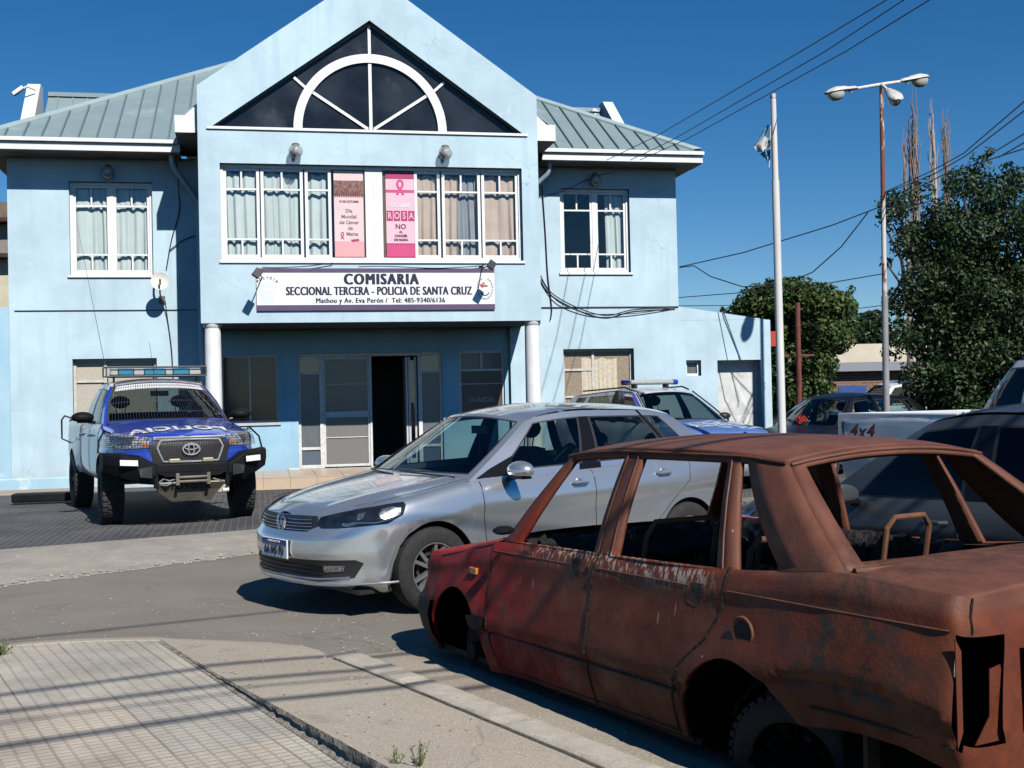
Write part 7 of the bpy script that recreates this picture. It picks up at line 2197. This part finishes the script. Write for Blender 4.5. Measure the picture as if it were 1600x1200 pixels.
# tattered flag wrapped against the pole
m_fb, m_fw = M('flag light blue', (.14, .36, .58), (.10, .30, .52), 9, rough=.8), M('flag white', (.68, .66, .63), (.55, .53, .50), 12, rough=.85)
fl = empty('flag', at(1207, 222, 15.98)); tag(fl, 'tattered sky blue and white flag clinging to the top of the white flagpole', 'flag')
rnd = random.Random(9)
for k, (z0, z1, mt) in enumerate(((.08, .25, m_fb), (-.08, .08, m_fw), (-.23, -.08, m_fb))):
    P = []
    for i in range(13):
        t = i / 12; row = []
        for j in range(7):
            v = j / 6; z = z0 + (z1 - z0) * v
            ln = (.22 if k != 2 else .15) * (1 - .55 * abs(z) / .2) + .03 * mnoise.noise((z * 18, k, 1))
            row.append((-.03 - ln * t, .04 * math.sin(t * 9 + z * 14) , z - .05 * t + .02 * math.sin(t * 7 + v * 4)))
        P.append(row)
    MB().grid(P).build('stripe', mt, fl, smooth=True)
MB().tube([(-.02, 0, .22), (-.03, -.01, 0), (-.04, 0, -.2), (-.055, 0, -.34)], .006, 5).add([(-.10, 0, -.17), (-.06, 0, -.20), (-.07, .01, -.29)], [(0, 1, 2)]).build('cord', m_fw, fl)

# street lamp with three heads
LY = 20.95
lb_, lt = pole_pts((1377, 130), (1385, 640), LY)
sl = empty('street_lamp', lb_); tag(sl, 'rusty white street lamp post with three drooping lamp heads beside the dark tree', 'street lamp')
H = lt - lb_
jn = H * .46
MB().tube([Vector((0, 0, 0)), jn], [.060, .055], 14).build('lower_post', m_polegrey, sl, smooth=True)
MB().tube([jn, H * .94, H], [.043, .036, .034], 14).build('upper_post', m_polerust, sl, smooth=True)
def lamp_head(tip, root, s=1.0):
    d = (tip - root); L_ = d.length; d.normalize(); up = Vector((0, 0, 1)); sd = d.cross(up).normalized(); up = sd.cross(d)
    hd = root + d * (L_ - .62)
    MB().tube([root, hd], [.03, .026], 8).build('arm', m_polew, sl)
    P = []; prof = [(0, .035, .03), (.06, .07, .05), (.2, .085, .06), (.24, .10, .075), (.42, .135, .09), (.55, .11, .06), (.62, .04, .015)]
    for l, w, h in prof:
        c = hd + d * l; P.append([c + sd * (w * math.cos(a)) + up * (h * math.sin(a) if math.sin(a) > 0 else .02 * math.sin(a)) for a in [2 * math.pi * i / 16 for i in range(17)]])
    h_ = MB().grid(P).build('lamp_head', m_lampw, sl, smooth=True)
    P = []
    for i in range(9):
        th = math.pi / 2 * i / 8
        P.append([hd + d * (.43 + .17 * math.cos(th) * math.cos(a)) + sd * (.115 * math.cos(th) * math.sin(a)) - up * (.02 + .14 * math.sin(th)) for a in [2 * math.pi * k / 18 for k in range(19)]])
    MB().grid(P).build('bowl', m_lampgl, h_, smooth=True)
    MB().cbox(hd + d * .14 - up * .035, .05, .05, .05).build('ballast', m_lampgl, h_)
top = H - Vector((0, 0, .02))
for px, py, dy in ((1290, 146, -.25), (1450, 121, .35), (1404, 156, -.85)):
    tip = at(px, py, LY + dy) - lb_
    lamp_head(tip, top)
bp_b, bp_t = pole_pts((1246, 473), (1249, 640), 36)
b_ = MB().tube([Vector((0, 0, 0)), bp_t - bp_b], [.09, .075], 10).box(-.5, .5, -.03, .03, (bp_t - bp_b).z * .62, (bp_t - bp_b).z * .62 + .06).build('utility_pole', m_brownp, None, loc=bp_b)
tag(b_, 'brown red utility pole rising in front of the far green trees', 'pole')

def wire(pts, lab, r=.012, sag=0.0, group='overhead wires', name='wire'):
    """pts: (px, py, Y)"""
    W = [at(*p) for p in pts]; S_ = []
    for a, b in zip(W, W[1:]):
        for k in range(8):
            t = k / 8; q = a.lerp(b, t); q.z -= sag * 4 * t * (1 - t); S_.append(q)
    S_.append(W[-1])
    o = MB().tube(S_, r, 5, False).build(name, m_cable); tag(o, lab, 'wire', group); return o
G_ = 'three service wires running up to the right from the roof'
wire([(1385, 0, 12), (1252, 80, 14.5), (1025, 213, 20.0), (948, 250, 22.2)], 'topmost of the three wires climbing right from the right wing eave', .007, 0, G_)
wire([(1412, 0, 12), (1290, 80, 14.3), (1052, 218, 20.0), (985, 250, 22.0)], 'middle wire of the three climbing right from the right wing eave', .007, 0, G_)
wire([(1452, 0, 12), (1322, 80, 14.3), (1072, 218, 20.0), (1000, 250, 22.0)], 'lowest wire of the three, passing the flagpole tip', .007, 0, G_)
G_ = 'wires meeting at the street lamp post'
wire([(1378, 322, 20.95), (1300, 352, 21.5), (1160, 395, 23), (1062, 417, 24.5)], 'wire from the lamp post falling left to the station corner at mid height', .011, .0, G_)
wire([(1356, 332, 20.8), (1315, 385, 21.4), (1270, 425, 22), (1222, 446, 22.6), (1160, 448, 23.2), (1110, 432, 23.8), (1084, 415, 24.3), (1062, 418, 24.5)], 'slack cable drooping in a deep curve between lamp post and station corner', .011, 0, G_)
wire([(1378, 428, 20.95), (1250, 450, 22), (1060, 465, 24.5)], 'nearly level wire reaching the station wall below the drooping cable', .009, 0, G_)
wire([(1150, 477, 30), (1060, 478, 24.5)], 'short level wire just above the annex roof edge', .009, 0, G_)
wire([(1383, 300, 20.95), (1450, 270, 19), (1505, 240, 17.5), (1602, 157, 14)], 'uppermost wire rising right from the lamp post over the tree', .009, 0, G_)
wire([(1383, 302, 20.95), (1460, 272, 19), (1508, 244, 17.5), (1602, 172, 14)], 'second wire rising right from the lamp post over the tree', .009, 0, G_)
wire([(1556, 236, 17), (1602, 208, 14)], 'short wire end leaving the frame right above the tree, upper one', .009, 0, G_)
wire([(1560, 246, 17), (1602, 222, 14)], 'short wire end leaving the frame right above the tree, middle one', .009, 0, G_)
wire([(1385, 318, 20.95), (1470, 275, 18), (1560, 245, 16), (1602, 232, 14)], 'third wire from the lamp post rising right past the tree top', .009, 0, G_)
wire([(1385, 325, 20.95), (1440, 318, 19.5), (1500, 300, 18)], 'wire running right from the lamp post into the tree crown', .009, 0, G_)
for k, y_ in enumerate((476, 484, 492)):
    wire([(1340, y_ + 6, 60), (1440, y_ - 6, 45)], ('upper', 'middle', 'lower')[k] + ' of three far wires between the green tree and the lamp post', .02, 0, 'far wires')
# wires overhead behind the camera: their shadows cross the pavement
def shwire(p0, p1, z, t, r):
    A, B = gnd(*p0, z), gnd(*p1, z)
    d = (B - A); A, B = A - d * 2.2, B + d * 1.6
    o = MB().tube([A + SUN * t, B + SUN * t], r, 6, False).build('wire', m_cable)
    return o
for (a, b, t, r, lab) in (((0, 1086), (560, 1012), 9.0, .023, 'first overhead wire casting the farthest shadow on the pavement'),
                     ((0, 1113), (620, 1036), 9.0, .023, 'second overhead wire casting a shadow on the pavement'),
                     ((0, 1130), (640, 1047), 9.4, .011, 'thin overhead wire casting the faintest shadow on the pavement'),
                     ((0, 1167), (660, 1067), 8.7, .025, 'overhead wire casting the nearest shadow on the pavement')):
    tag(shwire(a, b, .10, t, r), lab, 'wire', 'wires above the pavement')
tag(shwire((0, 1001), (420, 957), 0, 9.5, .015), 'overhead wire casting the thin shadow on the road', 'wire', 'wires above the pavement')

# ================================================================ vegetation
def leaf_mat(name, c, c2):
    m, t, b = principled(name); L = t.links.new
    oi = t.nodes.new('ShaderNodeNewGeometry')
    mx = t.nodes.new('ShaderNodeMix'); mx.data_type = 'RGBA'; mx.inputs['A'].default_value = (*c, 1); mx.inputs['B'].default_value = (*c2, 1)
    L(oi.outputs['Random Per Island'], mx.inputs['Factor']); L(mx.outputs['Result'], b.inputs['Base Color'])
    b.inputs['Roughness'].default_value = .5; b.inputs['Specular IOR Level'].default_value = .4
    tr = t.nodes.new('ShaderNodeBsdfTranslucent'); L(mx.outputs['Result'], tr.inputs[0])
    ms = t.nodes.new('ShaderNodeMixShader'); ms.inputs[0].default_value = .2
    L(b.outputs[0], ms.inputs[1]); L(tr.outputs[0], ms.inputs[2]); L(ms.outputs[0], t.nodes['Material Output'].inputs[0])
    return m
def leaves(mb, rnd, c, rad, n, size, shell=.5):
    """n leaves in an ellipsoid clump; folded quads"""
    for _ in range(n):
        while True:
            v = Vector((rnd.uniform(-1, 1), rnd.uniform(-1, 1), rnd.uniform(-1, 1)))
            if v.length < 1 and v.length > shell * rnd.random(): break
        p = c + Vector((v.x * rad[0], v.y * rad[1], v.z * rad[2]))
        nrm = (v + Vector((rnd.gauss(0, .7), rnd.gauss(0, .7), rnd.gauss(.3, .7)))).normalized()
        a = nrm.orthogonal().normalized(); a.rotate(Matrix.Rotation(rnd.uniform(0, 6.28), 3, nrm)); b = nrm.cross(a)
        s = size * rnd.uniform(.6, 1.3)
        mb.add([p - a * s, p + b * s * .55 + nrm * s * .12, p + a * s, p - b * s * .55 + nrm * s * .12], [(0, 1, 2, 3)])
def branches(mb, rnd, base, tips, r0, wob=.12):
    for tp in tips:
        pts = [base]; n = 5
        for i in range(1, n + 1):
            q = base.lerp(tp, i / n); q = q + Vector((rnd.gauss(0, wob), rnd.gauss(0, wob), rnd.gauss(0, wob * .5))) * math.sin(math.pi * i / n)
            pts.append(q)
        mb.tube(pts, [r0 * (1 - .85 * i / n) for i in range(n + 1)], 6)
m_bark = M('grey brown bark', (.10, .08, .06), (.06, .05, .04), 12, rough=.9, bump=.6)
m_leafd = leaf_mat('dark glossy leaf', (.010, .026, .008), (.040, .078, .018))
m_leafm = leaf_mat('mid green leaf', (.030, .060, .012), (.075, .12, .025))
def tree(name, lab, cat, base, clumps, n, size, mat, trunk_r, seed, group=None, dens=None):
    rnd = random.Random(seed)
    r = empty(name, base); tag(r, lab, cat, group)
    mb = MB(); tot = sum(c[1][0] * c[1][1] * c[1][2] for c in clumps) ** 1.0
    for c, rad in clumps:
        k = max(30, int(n * (rad[0] * rad[1] * rad[2]) / tot))
        leaves(mb, rnd, Vector(c) - base, rad, k, size)
        for _ in range(4):   # sprigs breaking the outline
            u = Vector((rnd.gauss(0, 1), rnd.gauss(0, 1), rnd.gauss(.2, 1))).normalized()
            q = Vector(c) - base + Vector((u.x * rad[0], u.y * rad[1], u.z * rad[2])) * rnd.uniform(.9, 1.2)
            leaves(mb, rnd, q, tuple(r_ * rnd.uniform(.18, .34) for r_ in rad), max(8, int(k * .035)), size * rnd.uniform(.7, 1.15), .2)
    mb.build('crown', mat, r, weld=False)
    tb = MB(); top = sum(((Vector(c) - base) for c, _ in clumps), Vector()) / len(clumps)
    tb.tube([Vector((0, 0, -.1)), Vector((.03, 0, top.z * .3)), Vector((top.x * .4, top.y * .4, top.z * .6))], [trunk_r, trunk_r * .8, trunk_r * .55], 9)
    branches(tb, rnd, Vector((.02, 0, top.z * .35)), [Vector(c) - base for c, _ in clumps[::2]], trunk_r * .45)
    tb.build('trunk', m_bark, r, smooth=True)
    return r
# big dark tree at the right
rnd = random.Random(21); cl = []
TY = 23.2
outline = [(1400, 320, .34), (1420, 380, .38), (1395, 350, .22), (1440, 300, .30), (1470, 345, .42), (1500, 285, .36), (1530, 262, .26), (1545, 310, .45), (1590, 285, .34), (1600, 350, .5), (1440, 440, .45), (1410, 470, .36), (1480, 430, .55),
           (1540, 420, .6), (1600, 440, .6), (1405, 520, .32), (1450, 530, .5), (1510, 520, .6), (1570, 520, .6), (1620, 540, .6), (1440, 590, .42), (1490, 600, .55), (1550, 600, .6), (1610, 610, .55), (1430, 625, .30), (1480, 650, .4), (1385, 412, .14),
           (1520, 370, .6), (1470, 500, .6), (1530, 470, .65), (1580, 480, .6), (1450, 380, .45), (1500, 560, .6), (1560, 560, .6), (1460, 620, .45), (1520, 640, .5), (1580, 650, .5), (1650, 380, .7), (1660, 480, .7), (1660, 590, .7), (1545, 238, .14), (1578, 268, .2), (1395, 548, .2), (1378, 345, .16)]
for px, py, rr in outline:
    for dy in (-.3, .5) if rr > .3 else (0,):
        cl.append((at(px, py, TY + dy + rnd.uniform(-.3, .3)), (rr * rnd.uniform(.85, 1.1), rr * rnd.uniform(.9, 1.3), rr * rnd.uniform(.8, 1.05))))
tb_ = at(1520, 640, TY + .2); tb_.z = 0
tree('dark_tree', 'dense dark green tree filling the right edge behind the street lamp', 'tree', tb_, cl, 76000, .046, m_leafd, .22, 31)
# far green trees left of the cream house: two crowns
def blob(cpx, Y, n, sx, sz, rr, rnd, y0):
    return [(at(cpx + rnd.uniform(-sx, sx), y0 + rnd.uniform(-sz, sz), Y + rnd.uniform(-1, 1)), (rr * rnd.uniform(.7, 1.2),) * 3) for _ in range(n)]
rnd = random.Random(4)
cl = []
for px, py, rr in ((1165, 480, .5), (1185, 472, .7), (1215, 465, .8), (1245, 470, .9), (1280, 475, .8), (1305, 482, .7), (1150, 500, .5), (1190, 510, 1.0), (1235, 510, 1.1), (1280, 520, 1.0), (1220, 560, 1.1), (1260, 570, 1.0), (1215, 610, 1.0), (1255, 615, 1.0), (1232, 455, .5), (1318, 505, .5), (1305, 535, .5), (1140, 488, .25)):
    cl.append((at(px, py, 38 + rnd.uniform(-.8, .8)), (rr * 1.0, rr, rr * .85)))
b_ = at(1240, 640, 38); b_.z = 0
tree('green_tree', 'broad mid green tree behind the blue annex and the brown pole', 'tree', b_, cl, 30000, .085, m_leafm, .3, 41)
cl = [(at(x, y, 62), (r_, r_, r_ * 1.2)) for x, y, r_ in ((1360, 512, .7), (1366, 500, .45), (1374, 520, .6), (1352, 524, .6))]
b_ = at(1364, 640, 62); b_.z = 0
tree('small_tree', 'small dark tree far off between the orange gable and the lamp post', 'tree', b_, cl, 1600, .16, m_leafd, .15, 51)
# bare poplars
m_twig = M('bare grey pink twigs', (.26, .19, .16), (.36, .30, .27), 9, rough=.9)
m_twigw = M('pale bare bark', (.48, .44, .40), (.35, .31, .28), 9, rough=.9)
for k, (px, top_, bot, sp, mt, lab, n) in enumerate(((1438, 145, 300, 11, m_twig, 'tallest bare poplar above the dark tree, leftmost of the main three', 70), (1470, 160, 300, 10, m_twigw, 'pale forked bare tree between the two bare poplars', 16), (1489, 175, 290, 8, m_twig, 'slender bare poplar at the right of the group above the dark tree', 40), (1423, 205, 290, 5, m_twig, 'shortest thin bare tree at the left of the group', 8))):
    rnd = random.Random(60 + k); Y = 30 + k
    b_ = at(px, 640, Y); b_.z = 0; t_ = at(px, top_, Y); H_ = t_.z
    r = empty('bare_poplar', b_); tag(r, lab, 'tree', 'bare poplars')
    mb = MB(); mpp = Y / FPX
    mb.tube([Vector((0, 0, 0)), Vector((.05, 0, H_ * .5)), Vector((.0, 0, H_ * .97))], [.14, .07, .01], 7).build('trunk', mt, r)
    mb = MB()
    zb_ = at(px, bot + 30, Y).z
    for i in range(n):
        z0 = rnd.uniform(zb_ * .8, H_ * .82); a = rnd.uniform(0, 6.28); w = sp * mpp * rnd.uniform(.3, 1.1) * (1.25 - .5 * z0 / H_); L_ = rnd.uniform(.8, 2.4)
        pts = [Vector((.03, 0, z0))]
        for j in range(1, 6):
            f = j / 5; pts.append(Vector((math.cos(a) * w * f ** .6 + rnd.gauss(0, .03), math.sin(a) * w * f ** .6, min(z0 + L_ * f, H_ + .1))))
        mb.tube(pts, [.026 * (1 - .8 * j / 5) for j in range(6)], 4, False)
    mb.build('branches', mt, r)
# weeds in the pavement
m_weed = leaf_mat('weed leaf', (.10, .13, .05), (.20, .22, .10))
def weed(p, h, n, seed, lab, spread=.06):
    rnd = random.Random(seed); mb = MB(); r = empty('weed', p); tag(r, lab, 'weed')
    for i in range(n):
        a = rnd.uniform(0, 6.28); d = Vector((math.cos(a), math.sin(a), 0)) * spread * rnd.uniform(.2, 1.3); hh = h * rnd.uniform(.45, 1)
        pts = [Vector((0, 0, 0)) + d * .1, d * .5 + Vector((0, 0, hh * .5)), d + Vector((0, 0, hh))]
        mb.tube(pts, [.0022, .0016, .0008], 4, False)
        for k in range(9):
            t = .2 + .8 * k / 9; q = pts[0].lerp(pts[1], t * 2) if t < .5 else pts[1].lerp(pts[2], t * 2 - 1)
            b = rnd.uniform(0, 6.28); u = Vector((math.cos(b), math.sin(b), rnd.uniform(.4, 1.4))).normalized() * rnd.uniform(.012, .024); w = u.orthogonal().normalized() * .003
            mb.add([q, q + u * .5 + w, q + u, q + u * .5 - w], [(0, 1, 2, 3)])
    mb.build('stems', m_weed, r, weld=False)
weed(gnd(655, 1206, .15), .115, 9, 1, 'green weed growing at the bottom edge beside the ramp', .05)
weed(gnd(618, 1203, .15), .125, 4, 2, 'thin dry weed left of the green weed at the bottom edge', .03)
weed(gnd(2, 1024, .1), .10, 26, 3, 'grass tuft on the kerb at the left edge of the pavement', .08)
# red flowering plant in front of the dark saloon
fp_ = at(1251, 655, 21); fpb = Vector((fp_.x, fp_.y, 0))
r = empty('flowering_plant', fpb); tag(r, 'small plant with a bunch of red flowers, seen before the dark saloon', 'plant')
mb = MB(); rnd = random.Random(8)
for i in range(9): mb.tube([Vector((rnd.uniform(-.05, .05), 0, 0)), Vector((rnd.uniform(-.08, .08), rnd.uniform(-.08, .08), .5)), Vector((rnd.uniform(-.12, .12), rnd.uniform(-.1, .1), fp_.z - .02))], .006, 4, False)
leaves(mb, rnd, Vector((0, 0, .5)), (.2, .2, .45), 260, .035)
mb.build('stems', m_leafm, r, weld=False)
mb = MB(); leaves(mb, rnd, Vector((0, 0, fp_.z)), (.11, .1, .08), 150, .022); mb.build('blossom', M('red petals', (.50, .03, .02), rough=.6), r, weld=False)

# ================================================================ buildings far off
m_cream = M('cream render', (.62, .56, .44), (.56, .50, .39), 2, rough=.85, c3=(.48, .43, .33), s3=1.5, t3=.62)
m_brick = None
def brick_mat():
    m, t, b = principled('brick wall'); L = t.links.new
    tc = t.nodes.new('ShaderNodeTexCoord'); mp = t.nodes.new('ShaderNodeMapping'); mp.inputs['Rotation'].default_value = (math.pi / 2, 0, 0); L(tc.outputs['Object'], mp.inputs[0])
    br = t.nodes.new('ShaderNodeTexBrick')
    for k, v in (('Scale', 1.0), ('Mortar Size', .012), ('Brick Width', .26), ('Row Height', .09)): br.inputs[k].default_value = v
    br.inputs['Color1'].default_value = (.22, .10, .07, 1); br.inputs['Color2'].default_value = (.15, .065, .045, 1); br.inputs['Mortar'].default_value = (.22, .18, .15, 1)
    L(mp.outputs[0], br.inputs['Vector']); L(br.outputs['Color'], b.inputs['Base Color']); b.inputs['Roughness'].default_value = .9
    return m
m_brick = brick_mat()
HY = 42
h0 = at(1301, 640, HY); h0.z = 0
hs_ = empty('cream_house', h0, R(6)); tag(hs_, 'low cream house with brick lower wall and blue doors behind the white van', 'house')
s_ = HY / FPX
ztop, zband1, zband0 = at(1350, 537, HY).z, at(1350, 566, HY).z, at(1350, 580, HY).z
MB().box(0, 6.5, 0, 6, 0, zband0).build('brick_wall', m_brick, hs_)
MB().box(-.1, 6.6, -.35, 6, zband0 + .004, zband1).build('canopy', M('grey canopy', (.24, .25, .28), rough=.7), hs_)
MB().box(.0, 6.5, .05, 6, zband1 + .004, ztop).build('wall', m_cream, hs_)
MB().prism([(-.9, .06, 0), (-.02, .06, 0), (-.02, .06, ztop - .02), (-.9, .06, ztop - .75)], (0, 5.9, 0)).build('side_wall', m_cream, hs_)
for a, b, n_ in ((.12, 1.25, 'blue_door'), (2.6, 3.4, 'blue_door')):
    MB().box(a + .1, b, -.03, -.004, .0, 1.75 if a < 1 else 1.65).build(n_, M('blue shutter', (.02, .06, .22), (.03, .08, .27), 6, rough=.5), hs_)
MB().box(-.7, -.1, .03, .056, 0, 1.9).build('grey_door', m_grey_g, hs_)
g0 = at(1340, 640, 70); g0.z = 0
gh_ = empty('brick_gable_house', g0, 0); tag(gh_, 'distant orange brick gable end above the cream house', 'house')
zt1 = at(1345, 503, 70).z
MB().prism([(-.2, 0, 0), (.72, 0, 0), (.72, 0, zt1), (.5, 0, zt1), (-.2, 0, zt1 - .35)], (0, 5, 0)).build('wall', M('orange brick', (.38, .15, .09), (.30, .11, .07), 4, rough=.9), gh_)
MB().prism([(.74, -.05, zt1 - .9), (2.4, -.05, zt1 - 1.0), (2.4, -.05, zt1 - .6), (.74, -.05, zt1 - .1)], (0, 5, 0)).build('roof', m_brownp, gh_)
# red shop sign sticking out behind the annex
q0, q1 = at(1203, 518, 27.5), at(1212, 541, 27.5)
o = MB().box(q0.x - .3, q1.x, 27.4, 27.5, q1.z, q0.z).tube([(q0.x - .2, 27.45, 0), (q0.x - .2, 27.45, q0.z)], .04, 8).build('red_sign', M('red sign board', (.50, .05, .03), rough=.5), None)
tag(o, 'plain red sign board peeping out past the top corner of the annex', 'sign')
# neighbour on the left: tan gable with corrugated roof
NY = 30
n0 = at(-20, 640, NY); n0.z = 0
nb = empty('neighbour_house', (n0.x, NY, 0), 0); tag(nb, 'tan house with corrugated roof edge just visible at the left edge', 'house')
z1, z2, z3, z4 = at(0, 310, NY).z, at(0, 345, NY).z, at(0, 405, NY).z, at(0, 470, NY).z
MB().box(-4, .75, 0, 4, 0, z3).build('wall', M('yellow plaster', (.62, .56, .42), (.55, .49, .36), 3, rough=.9), nb)
MB().box(-4, .75, .6, 4, z3 + .1, z2).build('corrugated_wall', M('corrugated sheet', (.30, .26, .22), (.22, .19, .16), 22, rough=.6, streak=.3), nb)
MB().box(-4, .8, -.4, 4, z3 + .004, z3 + .1).box(-4, .8, .2, 4, z2 + .02, z2 + .12).build('roof_edge', m_rustd, nb)
MB().prism([(-4, .3, z2 + .13), (.8, .3, z2 + .13), (.8, .3, z1 - .1), (-4, .3, z1 + .6)], (0, 3, 0)).build('roof', M('brown roof', (.20, .14, .10), (.15, .11, .08), 6, rough=.8), nb)
# far ground cover line so the horizon is not bare

# ---- one mesh per side for shut lines and the like
def split_axis(o, ax, mid):
    me = o.data; bm = bmesh.new(); bm.from_mesh(me)
    hi = [f for f in bm.faces if f.calc_center_median()[ax] > mid]; lo = len(bm.faces) - len(hi)
    if not hi or not lo: bm.free(); return
    b2 = bm.copy(); 
    bmesh.ops.delete(bm, geom=hi, context='FACES')
    b2.faces.ensure_lookup_table()
    bmesh.ops.delete(b2, geom=[f for f in b2.faces if f.calc_center_median()[ax] <= mid], context='FACES')
    m2 = me.copy(); b2.to_mesh(m2); bm.to_mesh(me); bm.free(); b2.free()
    c = o.copy(); c.data = m2; COL.objects.link(c)
for o in list(scene.objects):
    if o.type != 'MESH': continue
    n = o.name.split('.')[0]
    if n in ('panel_gap', 'crease') and o.parent: split_axis(o, 1, 0.0)
    if n in ('roof_seam', 'roof_flashing') and o.parent: split_axis(o, 0, CX)

def split_islands(o, most=14):
    me = o.data; bm = bmesh.new(); bm.from_mesh(me); bm.verts.ensure_lookup_table()
    lab = {}; k = 0
    for v in bm.verts:
        if v.index in lab: continue
        st_ = [v]; lab[v.index] = k
        while st_:
            a = st_.pop()
            for e in a.link_edges:
                b = e.other_vert(a)
                if b.index not in lab: lab[b.index] = k; st_.append(b)
        k += 1
    if k < 2 or k > most: bm.free(); return
    for i in range(k):
        b2 = bm.copy(); b2.verts.ensure_lookup_table()
        bmesh.ops.delete(b2, geom=[v for v in b2.verts if lab[v.index] != i], context='VERTS')
        m2 = me if False else me.copy(); b2.to_mesh(m2); b2.free()
        if i == 0: first = m2
        else:
            c = o.copy(); c.data = m2; COL.objects.link(c)
    bm.free(); o.data = first
bpy.context.view_layer.update()
for o in list(scene.objects):
    if o.type == 'MESH' and o.parent and o.name.split('.')[0] in ('glass', 'window_seal', 'reflector', 'wiper', 'fog_lamp') and not o.children:
        for p_ in o.data.polygons: pass
        split_islands(o)
